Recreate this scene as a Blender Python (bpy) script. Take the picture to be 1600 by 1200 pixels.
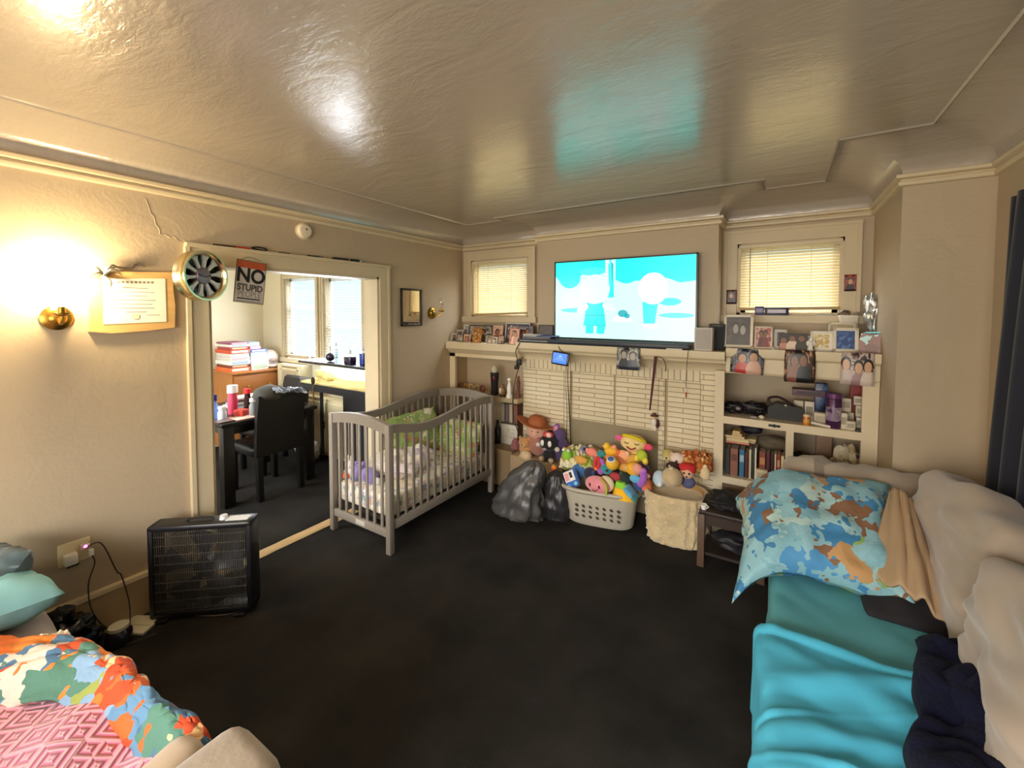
import bpy, bmesh, math, random
from mathutils import Vector, Matrix, Euler, noise
random.seed(7)
S = bpy.context.scene
for o in list(bpy.data.objects): bpy.data.objects.remove(o)
PI = math.pi

# ---------------------------------------------------------------- camera
H = 1.72
YAW, PITCH, ROLL, FPX, CX, CY = .568, .040, .001, 660., 800., 512.6
fw = Vector((-math.sin(YAW)*math.cos(PITCH), math.cos(YAW)*math.cos(PITCH), -math.sin(PITCH)))
rt = Vector((math.cos(YAW), math.sin(YAW), 0))
up = rt.cross(fw)
rt, up = rt*math.cos(ROLL)+up*math.sin(ROLL), -rt*math.sin(ROLL)+up*math.cos(ROLL)
cd = bpy.data.cameras.new('camera'); cam = bpy.data.objects.new('camera', cd)
S.collection.objects.link(cam); S.camera = cam
M3 = Matrix((rt, up, -fw)).transposed()
cam.matrix_world = Matrix.Translation((0, 0, H)) @ M3.to_4x4()
cd.sensor_width = 36; cd.lens = FPX/1600*36; cd.shift_y = -(600-CY)/1600; cd.clip_start = .02

# ---------------------------------------------------------------- world, lights, exposure
S.view_settings.view_transform = 'Standard'; S.view_settings.look = 'None'
S.view_settings.gamma = 1; S.view_settings.use_curve_mapping = False
S.view_settings.exposure = 0.22
w = bpy.data.worlds.new('sky'); S.world = w; w.use_nodes = True
bg = w.node_tree.nodes['Background']; bg.inputs[1].default_value = 1.0
def _sky(nt):
    # pale blue haze near the horizon, much brighter overcast sky above
    tc = nt.nodes.new('ShaderNodeTexCoord'); sp = nt.nodes.new('ShaderNodeSeparateXYZ'); cr = nt.nodes.new('ShaderNodeValToRGB'); mu = nt.nodes.new('ShaderNodeVectorMath'); mu.operation = 'SCALE'; mu.inputs['Scale'].default_value = 16.
    nt.links.new(tc.outputs['Generated'], sp.inputs[0]); nt.links.new(sp.outputs[2], cr.inputs[0]); e = cr.color_ramp.elements
    e[0].position = .13; e[0].color = (.046, .072, .080, 1); e[1].position = .30; e[1].color = (.93, .97, 1, 1)
    nt.links.new(cr.outputs[0], mu.inputs[0]); nt.links.new(mu.outputs[0], bg.inputs[0])
_sky(w.node_tree)
S.cycles.max_bounces = 8; S.cycles.diffuse_bounces = 5; S.cycles.transparent_max_bounces = 12
S.cycles.sample_clamp_indirect = 6; S.cycles.caustics_reflective = False; S.cycles.caustics_refractive = False

def area(name, loc, to, sx, sy, power, col):
    l = bpy.data.lights.new(name, 'AREA'); l.shape = 'RECTANGLE'; l.size = sx; l.size_y = sy; l.energy = power; l.color = col
    o = bpy.data.objects.new(name, l); S.collection.objects.link(o); o.location = loc
    d = Vector(to)-Vector(loc); o.rotation_euler = d.to_track_quat('-Z', 'Y').to_euler(); return o
# two added fill lamps, and daylight entering by the dining room windows
area('rear_fill_light', (-.9, -2.02, 1.45), (-.9, 2, 1.35), 2.9, 1.5, 96, (1, .85, .68))  # unseen fill added behind the camera to lift the whole room
area('dining_window_daylight', (-4.6, 2.92, 1.65), (-4.6, 0, 1.1), 1.5, 1.1, 27, (.95, .97, 1))
area('dining_south_fill', (-4.6, .42, 1.6), (-4.6, 3, 1.3), 1.6, 1.2, 16, (.97, .98, 1))  # unseen fill added on the south side to brighten the dining room

# ---------------------------------------------------------------- pixel helpers: where a sight line meets a plane of the room
def ray(u, v): return fw + rt*((u-CX)/FPX) - up*((v-CY)/FPX)
C0 = Vector((0, 0, H))
def onx(u, v, x): d = ray(u, v); return C0 + d*(x/d.x)
def ony(u, v, y): d = ray(u, v); return C0 + d*(y/d.y)
def onz(u, v, z): d = ray(u, v); return C0 + d*((z-H)/d.z)
def mpp(p): return (Vector(p)-C0).dot(fw)/FPX       # metres that one photo pixel spans at p

# ---------------------------------------------------------------- materials
def lin(c):
    if isinstance(c, str):
        c = c.lstrip('#'); c = [int(c[i:i+2], 16)/255 for i in (0, 2, 4)]
    else: c = [x/255 for x in c]
    return tuple((x/12.92 if x <= .04045 else ((x+.055)/1.055)**2.4) for x in c)+(1,)
CACHE = {}
def base(name):
    m = bpy.data.materials.new(name); m.use_nodes = True
    nt = m.node_tree; b = nt.nodes['Principled BSDF']; return m, nt, b
def N(nt, t, **kw):
    n = nt.nodes.new(t)
    for k, v in kw.items():
        if k in n.inputs: n.inputs[k].default_value = v
        else: setattr(n, k, v)
    return n
def coords(nt, sc=(1, 1, 1), rot=(0, 0, 0), kind='Object'):
    tc = N(nt, 'ShaderNodeTexCoord'); mp = N(nt, 'ShaderNodeMapping'); mp.inputs['Scale'].default_value = sc; mp.inputs['Rotation'].default_value = rot
    nt.links.new(tc.outputs[kind], mp.inputs[0]); return mp.outputs[0]
def bumpit(nt, b, fac, strength, dist=.01):
    bp = N(nt, 'ShaderNodeBump'); bp.inputs['Strength'].default_value = strength; bp.inputs['Distance'].default_value = dist
    nt.links.new(fac, bp.inputs['Height']); nt.links.new(bp.outputs[0], b.inputs['Normal']); return bp
def mat(c, rough=.6, metal=0., var=.12, vs=6., bump=0., bs=60., sheen=0., spec=.5, name=None, stretch=(1, 1, 1)):
    key = ('m', str(c), rough, metal, var, vs, bump, bs, sheen, spec, stretch)
    if key in CACHE: return CACHE[key]
    m, nt, b = base(name or 'paint'); col = lin(c)
    b.inputs['Roughness'].default_value = rough; b.inputs['Metallic'].default_value = metal
    b.inputs['Specular IOR Level'].default_value = spec
    if sheen: b.inputs['Sheen Weight'].default_value = sheen
    v = coords(nt, stretch)
    n = N(nt, 'ShaderNodeTexNoise', Scale=vs, Detail=4.); nt.links.new(v, n.inputs['Vector'])
    r = N(nt, 'ShaderNodeMixRGB'); r.inputs[1].default_value = tuple(x*(1-var) for x in col[:3])+(1,); r.inputs[2].default_value = tuple(min(1, x*(1+var)) for x in col[:3])+(1,)
    nt.links.new(n.outputs[0], r.inputs[0]); nt.links.new(r.outputs[0], b.inputs['Base Color'])
    if bump:
        n2 = N(nt, 'ShaderNodeTexNoise', Scale=bs, Detail=3.); nt.links.new(v, n2.inputs['Vector']); bumpit(nt, b, n2.outputs[0], bump)
    CACHE[key] = m; return m
def emat(c, s=1., name='glow'):
    m, nt, b = base(name); b.inputs['Base Color'].default_value = (0, 0, 0, 1); b.inputs['Emission Color'].default_value = lin(c); b.inputs['Emission Strength'].default_value = s
    b.inputs['Roughness'].default_value = .25; return m
def glassy(c=(255, 255, 255), tr=.8, rough=.05, name='glass'):
    m, nt, b = base(name); out = nt.nodes['Material Output']
    t = N(nt, 'ShaderNodeBsdfTransparent'); t.inputs[0].default_value = lin(c); g = N(nt, 'ShaderNodeBsdfGlossy'); g.inputs['Roughness'].default_value = rough
    mx = N(nt, 'ShaderNodeMixShader'); lw = N(nt, 'ShaderNodeLayerWeight'); pw = N(nt, 'ShaderNodeMath', operation='POWER'); pw.inputs[1].default_value = 5; nt.links.new(lw.outputs['Facing'], pw.inputs[0])
    ma = N(nt, 'ShaderNodeMath', operation='MULTIPLY_ADD'); ma.inputs[1].default_value = .5; ma.inputs[2].default_value = max(.03, 1-tr); nt.links.new(pw.outputs[0], ma.inputs[0])
    nt.links.new(ma.outputs[0], mx.inputs[0]); nt.links.new(t.outputs[0], mx.inputs[1]); nt.links.new(g.outputs[0], mx.inputs[2]); nt.links.new(mx.outputs[0], out.inputs[0]); return m
def blotch(cols, scale=3., rough=.7, seed=0., kind='cell', sharp=True, bump=0., name='print', dist=1.2):
    """a printed fabric or photograph: areas of several colours"""
    key = ('b', str(cols), scale, rough, seed, kind, sharp, bump)
    if key in CACHE: return CACHE[key]
    m, nt, b = base(name); v = coords(nt); b.inputs['Roughness'].default_value = rough
    mp = v.node; mp.inputs['Location'].default_value = (seed*3.7, seed*1.3, seed*2.1)
    if kind == 'noise': t = N(nt, 'ShaderNodeTexNoise', Scale=scale, Detail=2.5, Distortion=dist); f = t.outputs[0]
    else:
        wn = N(nt, 'ShaderNodeTexNoise', Scale=scale*1.6, Detail=2.); nt.links.new(v, wn.inputs['Vector'])
        wm = N(nt, 'ShaderNodeMixRGB', blend_type='LINEAR_LIGHT'); wm.inputs[0].default_value = dist*.16/max(scale*.2, .2); nt.links.new(v, wm.inputs[1]); nt.links.new(wn.outputs['Color'], wm.inputs[2])
        t = N(nt, 'ShaderNodeTexVoronoi', Scale=scale); f = None; v = wm.outputs[0]
    nt.links.new(v, t.inputs['Vector'])
    if f is None:
        sx = N(nt, 'ShaderNodeSeparateColor'); nt.links.new(t.outputs['Color'], sx.inputs[0]); f = sx.outputs[0]; lo, hi = 0., 1.; sharp = True
    else: lo, hi = .30, .70
    cr = N(nt, 'ShaderNodeValToRGB'); cr.color_ramp.interpolation = 'CONSTANT' if sharp else 'LINEAR'
    e = cr.color_ramp.elements
    while len(e) < len(cols): e.new(.5)
    for i, c in enumerate(cols): e[i].position = lo+(hi-lo)*i/len(cols); e[i].color = lin(c)
    nt.links.new(f, cr.inputs[0]); nt.links.new(cr.outputs[0], b.inputs['Base Color'])
    if bump:
        n2 = N(nt, 'ShaderNodeTexNoise', Scale=14., Detail=3.); nt.links.new(v, n2.inputs['Vector']); bumpit(nt, b, n2.outputs[0], bump, .02)
    CACHE[key] = m; return m

def wall_mat(c, rough=.45, bump=.25, big=.35, name='plaster'):
    m, nt, b = base(name); b.inputs['Roughness'].default_value = rough
    v = coords(nt)
    n = N(nt, 'ShaderNodeTexNoise', Scale=1.6, Detail=5.); nt.links.new(v, n.inputs['Vector'])
    col = lin(c); mx = N(nt, 'ShaderNodeMixRGB'); mx.inputs[1].default_value = tuple(x*.90 for x in col[:3])+(1,); mx.inputs[2].default_value = tuple(min(1, x*1.08) for x in col[:3])+(1,)
    nt.links.new(n.outputs[0], mx.inputs[0]); nt.links.new(mx.outputs[0], b.inputs['Base Color'])
    a = N(nt, 'ShaderNodeTexNoise', Scale=5., Detail=6., Distortion=1.5); nt.links.new(v, a.inputs['Vector'])
    f = N(nt, 'ShaderNodeTexNoise', Scale=55., Detail=3.); nt.links.new(v, f.inputs['Vector'])
    ad = N(nt, 'ShaderNodeMath', operation='MULTIPLY_ADD'); ad.inputs[1].default_value = .25; nt.links.new(f.outputs[0], ad.inputs[0]); nt.links.new(a.outputs[0], ad.inputs[2])
    bumpit(nt, b, ad.outputs[0], bump, .012); return m
WALL = wall_mat('#b9a78d', .48, .35, name='old plaster')
DWALL = wall_mat('#e3d9bd', .6, .12, name='dining plaster')
def ceil_mat():
    m, nt, b = base('glossy ceiling paint'); b.inputs['Roughness'].default_value = .20; b.inputs['Base Color'].default_value = lin('#b1a596'); b.inputs['Coat Weight'].default_value = .8; b.inputs['Coat Roughness'].default_value = .20; b.inputs['Coat IOR'].default_value = 1.6
    b.inputs['Specular IOR Level'].default_value = .9
    v = coords(nt, (1.0, 2.6, 1), (0, 0, .35))
    a = N(nt, 'ShaderNodeTexNoise', Scale=2.2, Detail=7., Distortion=1.4); nt.links.new(v, a.inputs['Vector'])
    f = N(nt, 'ShaderNodeTexNoise', Scale=14., Detail=5., Distortion=2.); nt.links.new(v, f.inputs['Vector'])
    ad = N(nt, 'ShaderNodeMath', operation='MULTIPLY_ADD'); ad.inputs[1].default_value = .22; nt.links.new(f.outputs[0], ad.inputs[0]); nt.links.new(a.outputs[0], ad.inputs[2])
    bumpit(nt, b, ad.outputs[0], .24, .03); return m
CEIL = ceil_mat()
TRIM = mat('#cfbf9f', .4, var=.08, bump=.15, bs=12, name='trim paint')
CREAM = mat('#dfd0b2', .45, var=.07, bump=.12, bs=18, name='cream paint')
def carpet(c1, c2, name):
    m, nt, b = base(name); b.inputs['Roughness'].default_value = .95; b.inputs['Specular IOR Level'].default_value = .1
    v = coords(nt)
    a = N(nt, 'ShaderNodeTexNoise', Scale=2.5, Detail=8.); nt.links.new(v, a.inputs['Vector'])
    cr = N(nt, 'ShaderNodeValToRGB'); e = cr.color_ramp.elements; e[0].position = .35; e[0].color = lin(c1); e[1].position = .8; e[1].color = lin(c2)
    nt.links.new(a.outputs[0], cr.inputs[0])
    # flecks of lint
    sp = N(nt, 'ShaderNodeTexVoronoi', Scale=38.); nt.links.new(v, sp.inputs['Vector'])
    lt = N(nt, 'ShaderNodeMath', operation='LESS_THAN'); lt.inputs[1].default_value = .055; nt.links.new(sp.outputs['Distance'], lt.inputs[0])
    a2 = N(nt, 'ShaderNodeTexNoise', Scale=3.); nt.links.new(v, a2.inputs['Vector']); g = N(nt, 'ShaderNodeMath', operation='GREATER_THAN'); g.inputs[1].default_value = .56; nt.links.new(a2.outputs[0], g.inputs[0])
    mu = N(nt, 'ShaderNodeMath', operation='MULTIPLY'); nt.links.new(lt.outputs[0], mu.inputs[0]); nt.links.new(g.outputs[0], mu.inputs[1])
    mx = N(nt, 'ShaderNodeMixRGB'); mx.inputs[2].default_value = lin('#4a443e'); nt.links.new(mu.outputs[0], mx.inputs[0]); nt.links.new(cr.outputs[0], mx.inputs[1]); nt.links.new(mx.outputs[0], b.inputs['Base Color'])
    f = N(nt, 'ShaderNodeTexNoise', Scale=260., Detail=2.); nt.links.new(v, f.inputs['Vector']); bumpit(nt, b, f.outputs[0], .8, .01); return m
CARPET = carpet('#242220', '#3b3733', 'black carpet')
def brick_mat():
    m, nt, b = base('painted brick'); b.inputs['Roughness'].default_value = .5
    v = coords(nt, (1, 1, 1), (PI/2, 0, 0))
    t = N(nt, 'ShaderNodeTexBrick'); nt.links.new(v, t.inputs['Vector'])
    t.inputs['Color1'].default_value = lin('#e6d9bc'); t.inputs['Color2'].default_value = lin('#dccead'); t.inputs['Mortar'].default_value = lin('#a8977a')
    t.inputs['Scale'].default_value = 1; t.inputs['Mortar Size'].default_value = .0035; t.inputs['Brick Width'].default_value = .30; t.inputs['Row Height'].default_value = .041; t.inputs['Mortar Smooth'].default_value = .4
    nt.links.new(t.outputs['Color'], b.inputs['Base Color'])
    inv = N(nt, 'ShaderNodeMath', operation='SUBTRACT'); inv.inputs[0].default_value = 1; nt.links.new(t.outputs['Fac'], inv.inputs[1]); bumpit(nt, b, inv.outputs[0], .7, .006); return m
BRICK = brick_mat()
def soldier_mat():
    m, nt, b = base('painted soldier bricks'); b.inputs['Roughness'].default_value = .5
    v = coords(nt, (1, 1, 1), (PI/2, 0, 0))
    t = N(nt, 'ShaderNodeTexBrick'); nt.links.new(v, t.inputs['Vector']); t.offset = 0
    t.inputs['Color1'].default_value = lin('#e6d9bc'); t.inputs['Color2'].default_value = lin('#dccead'); t.inputs['Mortar'].default_value = lin('#a8977a')
    t.inputs['Scale'].default_value = 1; t.inputs['Mortar Size'].default_value = .004; t.inputs['Brick Width'].default_value = .048; t.inputs['Row Height'].default_value = .5
    nt.links.new(t.outputs['Color'], b.inputs['Base Color'])
    inv = N(nt, 'ShaderNodeMath', operation='SUBTRACT'); inv.inputs[0].default_value = 1; nt.links.new(t.outputs['Fac'], inv.inputs[1]); bumpit(nt, b, inv.outputs[0], .7, .006); return m
SOLDIER = soldier_mat()
BLACK = mat('#141315', .5, var=.2); BLACKGL = mat('#0e0e12', .25, var=.1); DARK = mat('#2a2623', .6, var=.2)
WHITE = mat('#e9e6df', .45, var=.04); BRASS = mat('#b08a3e', .32, 1., var=.15); CHROME = mat('#cfcfd2', .22, 1., var=.06)
GREYWOOD = mat('#857c72', .42, var=.12, vs=4, name='grey painted wood', stretch=(3, 3, .6))
WOOD = mat('#a56a34', .5, var=.25, vs=5, stretch=(6, 6, 1), name='oak')
GLASS = glassy(tr=.95)

# ---------------------------------------------------------------- mesh builder
class MB:
    def __init__(s): s.bm = bmesh.new()
    def _new(s, old): return [f for f in s.bm.faces if f not in old]
    def box(s, x0, x1, y0, y1, z0, z1, bev=0., seg=2, R=None, piv=None):
        b2 = bmesh.new(); r = bmesh.ops.create_cube(b2, size=1)
        bmesh.ops.scale(b2, vec=(abs(x1-x0), abs(y1-y0), abs(z1-z0)), verts=b2.verts)
        if bev: bmesh.ops.bevel(b2, geom=list(b2.edges), offset=min(bev, .49*min(abs(x1-x0), abs(y1-y0), abs(z1-z0))), segments=seg, affect='EDGES', profile=.5)
        bmesh.ops.translate(b2, vec=((x0+x1)/2, (y0+y1)/2, (z0+z1)/2), verts=b2.verts)
        if R: 
            p = Vector(piv) if piv is not None else Vector(((x0+x1)/2, (y0+y1)/2, (z0+z1)/2))
            bmesh.ops.transform(b2, matrix=Matrix.Translation(p) @ R.to_4x4() @ Matrix.Translation(-p), verts=b2.verts)
        s.add(b2); return s
    def add(s, b2, M=None):
        me = bpy.data.meshes.new('t'); b2.to_mesh(me); b2.free()
        if M: me.transform(M)
        s.bm.from_mesh(me); bpy.data.meshes.remove(me); return s
    def cb(s, c, d, R=None, bev=0., seg=2):
        c = Vector(c); return s.box(c.x-d[0]/2, c.x+d[0]/2, c.y-d[1]/2, c.y+d[1]/2, c.z-d[2]/2, c.z+d[2]/2, bev, seg, R)
    def cyl(s, p0, p1, r0, r1=None, n=16, cap=True):
        p0, p1 = Vector(p0), Vector(p1); r1 = r0 if r1 is None else r1; d = p1-p0; b2 = bmesh.new()
        bmesh.ops.create_cone(b2, cap_ends=cap, segments=n, radius1=r0, radius2=r1, depth=d.length)
        q = d.to_track_quat('Z', 'Y').to_matrix().to_4x4(); s.add(b2, Matrix.Translation((p0+p1)/2) @ q); return s
    def sph(s, c, r, sc=(1, 1, 1), R=None, n=16, nz=0., ns=3.):
        b2 = bmesh.new(); bmesh.ops.create_uvsphere(b2, u_segments=n, v_segments=max(6, n*2//3), radius=r)
        if nz:
            for v in b2.verts: v.co *= 1+nz*noise.noise(v.co/r*ns/2+Vector(c)*7)
        M = Matrix.Translation(c) @ (R.to_4x4() if R else Matrix()) @ Matrix.Diagonal((*sc, 1)); s.add(b2, M); return s
    def lathe(s, prof, c=(0, 0, 0), n=20, R=None, sc=(1, 1, 1)):
        b2 = bmesh.new(); rings = []
        for r, z in prof: rings.append([b2.verts.new((r*math.cos(2*PI*i/n), r*math.sin(2*PI*i/n), z)) for i in range(n)])
        for a, b in zip(rings, rings[1:]):
            for i in range(n): b2.faces.new((a[i], a[(i+1) % n], b[(i+1) % n], b[i]))
        b2.faces.new(list(reversed(rings[0]))); b2.faces.new(rings[-1])
        s.add(b2, Matrix.Translation(c) @ (R.to_4x4() if R else Matrix()) @ Matrix.Diagonal((*sc, 1))); return s
    def tube(s, pts, r, n=8, smooth=4, closed=False, r1=None):
        P = [Vector(p) for p in pts]
        if smooth > 1 and len(P) > 2:
            Q = []
            m = len(P)
            for i in range(m if closed else m-1):
                p0 = P[(i-1) % m] if closed or i > 0 else P[0]; p1 = P[i]; p2 = P[(i+1) % m]; p3 = P[(i+2) % m] if closed or i+2 < m else P[-1]
                for k in range(smooth):
                    t = k/smooth
                    Q.append(.5*((2*p1)+(-p0+p2)*t+(2*p0-5*p1+4*p2-p3)*t*t+(-p0+3*p1-3*p2+p3)*t**3))
            if not closed: Q.append(P[-1])
            P = Q
        rings = []; m = len(P); nrm = None; bm = s.bm
        for i in range(m):
            a = P[(i-1) % m] if closed or i > 0 else P[i]; b = P[(i+1) % m] if closed or i < m-1 else P[i]
            t = (b-a).normalized()
            if nrm is None: nrm = t.orthogonal().normalized()
            nrm = (nrm-t*nrm.dot(t)).normalized(); bn = t.cross(nrm)
            rr = r if r1 is None else r+(r1-r)*i/(m-1)
            rings.append([bm.verts.new(P[i]+(nrm*math.cos(2*PI*k/n)+bn*math.sin(2*PI*k/n))*rr) for k in range(n)])
        for i in range(m if closed else m-1):
            a, b = rings[i], rings[(i+1) % m]
            for k in range(n): bm.faces.new((a[k], a[(k+1) % n], b[(k+1) % n], b[k]))
        if not closed: bm.faces.new(list(reversed(rings[0]))); bm.faces.new(rings[-1])
        return s
    def prism(s, poly, ax, a, b):
        """polygon in the two axes other than ax, extruded from a to b along ax"""
        def P(p, t): return {0: (t, p[0], p[1]), 1: (p[0], t, p[1]), 2: (p[0], p[1], t)}[ax]
        bm = s.bm; A = [bm.verts.new(P(p, a)) for p in poly]; B = [bm.verts.new(P(p, b)) for p in poly]; n = len(poly)
        for i in range(n): bm.faces.new((A[i], A[(i+1) % n], B[(i+1) % n], B[i]))
        bm.faces.new(list(reversed(A))); bm.faces.new(B); return s
    def grid(s, f, nu, nv, cu=False):
        bm = s.bm; V = [[bm.verts.new(f(i/nu, j/nv)) for j in range(nv+1)] for i in range(nu+(0 if cu else 1))]
        m = len(V)
        for i in range(nu):
            for j in range(nv): bm.faces.new((V[i][j], V[(i+1) % m][j], V[(i+1) % m][j+1], V[i][j+1]))
        return s
    def pillow(s, c, d, R=None, p=.42, nz=.0, ns=4., n=28, pinch=.0, seed=0.):
        """soft closed cushion of size d, corners pulled out by pinch"""
        b2 = bmesh.new(); w_, h_, t_ = d
        def pt(u, v, sg):
            x, y = u*2-1, v*2-1
            k = max(0, (1-x**4)*(1-y**4))**p
            r = 1+pinch*(x*x*y*y)-pinch*.7*((1-x*x)*y*y*.5+(1-y*y)*x*x*.5)
            q = Vector((x*w_/2*r, y*h_/2*r, sg*t_/2*k))
            if nz: q.z += nz*k*noise.noise(Vector((x*ns, y*ns, sg*2+seed)))*1.0; q += Vector((noise.noise(Vector((y*ns, seed, sg)))*nz*.4, noise.noise(Vector((x*ns, sg, seed)))*nz*.4, 0))
            return q
        for sg in (1, -1):
            V = [[b2.verts.new(pt(i/n, j/n, sg)) for j in range(n+1)] for i in range(n+1)]
            for i in range(n):
                for j in range(n):
                    q = (V[i][j], V[i+1][j], V[i+1][j+1], V[i][j+1]); b2.faces.new(q if sg > 0 else tuple(reversed(q)))
        bmesh.ops.remove_doubles(b2, verts=b2.verts, dist=1e-4)
        s.add(b2, Matrix.Translation(c) @ (R.to_4x4() if R else Matrix())); return s
    def text(s, body, size, M, ext=.0008, alx='CENTER', bold=0.):
        cu = bpy.data.curves.new('t', 'FONT'); cu.body = body; cu.size = size; cu.extrude = ext; cu.align_x = alx; cu.align_y = 'CENTER'; cu.offset = bold
        o = bpy.data.objects.new('t', cu); me = bpy.data.meshes.new_from_object(o); me.transform(M); s.bm.from_mesh(me)
        bpy.data.objects.remove(o); bpy.data.curves.remove(cu); bpy.data.meshes.remove(me); return s

def place(p, R=None): return Matrix.Translation(p) @ (R.to_4x4() if R else Matrix())
def mworld(o):
    m = o.matrix_basis.copy()
    while o.parent: o = o.parent; m = o.matrix_basis @ m
    return m
def obj(name, mb, m, parent=None, sharp=40, label=None, local=False, mods=()):
    me = bpy.data.meshes.new(name); bm = mb.bm
    bmesh.ops.recalc_face_normals(bm, faces=bm.faces); bm.to_mesh(me); bm.free()
    for mm in (m if isinstance(m, (list, tuple)) else [m]): me.materials.append(mm)
    for p in me.polygons: p.use_smooth = True
    me.set_sharp_from_angle(angle=math.radians(sharp))
    o = bpy.data.objects.new(name, me); S.collection.objects.link(o)
    if parent:
        o.parent = parent
        if not local: me.transform(mworld(parent).inverted())
    for t, kw in mods:
        md = o.modifiers.new(t.lower(), t)
        for k, v in kw.items(): setattr(md, k, v)
    if label: o['label'] = label
    return o
def recentre(o):
    """move a top-level mesh's origin to the foot of its own bounds"""
    me = o.data; xs = [v.co for v in me.vertices]
    lo = Vector((min(v.x for v in xs), min(v.y for v in xs), min(v.z for v in xs))); hi = Vector((max(v.x for v in xs), max(v.y for v in xs), 0))
    c = Vector(((lo.x+hi.x)/2, (lo.y+hi.y)/2, lo.z)); me.transform(Matrix.Translation(-c)); o.location = c
def thing(name, label, cat, loc=(0, 0, 0), rz=0, group=None):
    o = bpy.data.objects.new(name, None); S.collection.objects.link(o); o.empty_display_size = .05
    o.location = loc; o.rotation_euler = (0, 0, rz); o['label'] = label; o['category'] = cat
    if group: o['group'] = group
    return o
def solo(name, mb, m, label, cat, group=None, **kw):
    o = obj(name, mb, m, None, **kw); recentre(o); o['label'] = label; o['category'] = cat
    if group: o['group'] = group
    return o
def struct(name, mb, m, parent=None, **kw):
    o = obj(name, mb, m, parent, **kw)
    if not parent: o['kind'] = 'structure'
    return o
def RX(a): return Matrix.Rotation(a, 3, 'X')
def RY(a): return Matrix.Rotation(a, 3, 'Y')
def RZ(a): return Matrix.Rotation(a, 3, 'Z')
def copy_tree(o, parent=None):
    c = o.copy(); S.collection.objects.link(c); c.parent = parent
    for ch in [q for q in bpy.data.objects if q.parent == o]: copy_tree(ch, c)
    return c

# ================================================================ THE ROOM
XL, DL, BF, DA, XP, YP, XR, YB = -3.03, 3.72, 3.60, 3.86, .53, 3.05, .88, -2.1
BX0, BX1 = -2.0, -.42            # chimney wall
ZC = 2.6
OY0, OY1, OZ = 1.205, 2.54, 2.02    # opening to the dining room
DX0, DX1, DY0, DY1 = -6.0, XL-.16, .35, 3.05

def holed(mb, ax, t0, t1, a0, a1, z0, z1, holes=()):
    As = sorted({a0, a1, *[h[0] for h in holes], *[h[1] for h in holes]}); Zs = sorted({z0, z1, *[h[2] for h in holes], *[h[3] for h in holes]})
    for i in range(len(As)-1):
        for j in range(len(Zs)-1):
            am, zm = (As[i]+As[i+1])/2, (Zs[j]+Zs[j+1])/2
            if any(h[0] < am < h[1] and h[2] < zm < h[3] for h in holes): continue
            if ax == 0: mb.box(t0, t1, As[i], As[i+1], Zs[j], Zs[j+1])
            else: mb.box(As[i], As[i+1], t0, t1, Zs[j], Zs[j+1])
    return mb
W1 = (-2.90, -2.17, 1.66, 2.27)     # window openings: a0, a1, z0, z1
W2 = (-.31, .37, 1.69, 2.255)
W3 = (-5.44, -4.76, 1.12, 2.16); W4 = (-4.60, -3.90, 1.12, 2.13); W5 = (-3.79, -3.30, 1.12, 2.13)
struct('floor', MB().box(DX0-.2, XR+.2, YB-.1, 4.0, -.1, 0), CARPET)
struct('wall_left', holed(MB(), 0, DX1, XL, YB, DL+.1, 0, ZC, [(OY0, OY1, -1, OZ)]), WALL)
struct('wall_far', holed(MB(), 1, DL, DL+.12, XL-.16, BX0, 0, ZC, [W1]), WALL)
struct('wall_chimney', MB().box(BX0, BX1, BF, DL+.12, 0, ZC), WALL)
struct('wall_alcove', holed(MB(), 1, DA, DA+.12, BX1-.1, XP, 0, ZC, [W2]), WALL)
struct('wall_pillar', MB().box(XP, XR+.1, YP, DA+.12, 0, ZC), WALL)
struct('wall_right', MB().box(XR, XR+.1, YB, YP, 0, ZC), WALL)
struct('wall_back', holed(MB(), 1, YB-.1, YB, XL-.16, XR+.1, 0, ZC, [(-2.4, .6, .65, 2.2)]), WALL)  # opening added behind the camera for the fill lamp
struct('ceiling', MB().box(XL-.02, XR+.1, YB-.1, 4.0, ZC, ZC+.1), CEIL)
struct('wall_dining_west', MB().box(DX0-.1, DX0, DY0-.1, DY1+.1, 0, ZC), DWALL)
struct('wall_dining_south', holed(MB(), 1, DY0-.1, DY0, DX0-.1, DX1, 0, ZC, [(-5.4, -3.8, 1.0, 2.2)]), DWALL)  # window opening added to go with the unseen south fill
struct('wall_dining_north', holed(MB(), 1, DY1, DY1+.1, DX0, DX1, 0, ZC, [W3, W4, W5]), DWALL)
struct('ceiling_dining', MB().box(DX0-.1, DX1+.14, DY0-.1, DY1+.1, ZC, ZC+.1), DWALL)

PLAN = [(XL, YB), (XL, DL), (BX0, DL), (BX0, BF), (BX1, BF), (BX1, DA), (XP, DA), (XP, YP), (XR, YP), (XR, YB)]
def sweep(mb, prof, plan=PLAN):
    n = len(plan); rows = []
    for i in range(n):
        p, a, b = Vector(plan[i]), Vector(plan[i-1]), Vector(plan[(i+1) % n])
        t1, t2 = (p-a).normalized(), (b-p).normalized(); n1, n2 = Vector((t1.y, -t1.x)), Vector((t2.y, -t2.x))
        m = (n1+n2)/(1+n1.dot(n2)); rows.append([mb.bm.verts.new((p.x+m.x*d, p.y+m.y*d, z)) for d, z in prof])
    for i in range(n):
        a, b = rows[i], rows[(i+1) % n]
        for k in range(len(prof)-1): mb.bm.faces.new((a[k], b[k], b[k+1], a[k+1]))
    return mb
CR = .29
cove = [(.0, 2.445)]+[(CR-CR*math.cos(t*PI/2/8)+.001, 2.445+(ZC-.002-2.445)*math.sin(t*PI/2/8)) for t in range(9)]+[(CR+.012, ZC-.008), (CR+.02, ZC+.001)]
struct('trim_cove', sweep(MB(), cove), CEIL, sharp=50)
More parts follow.
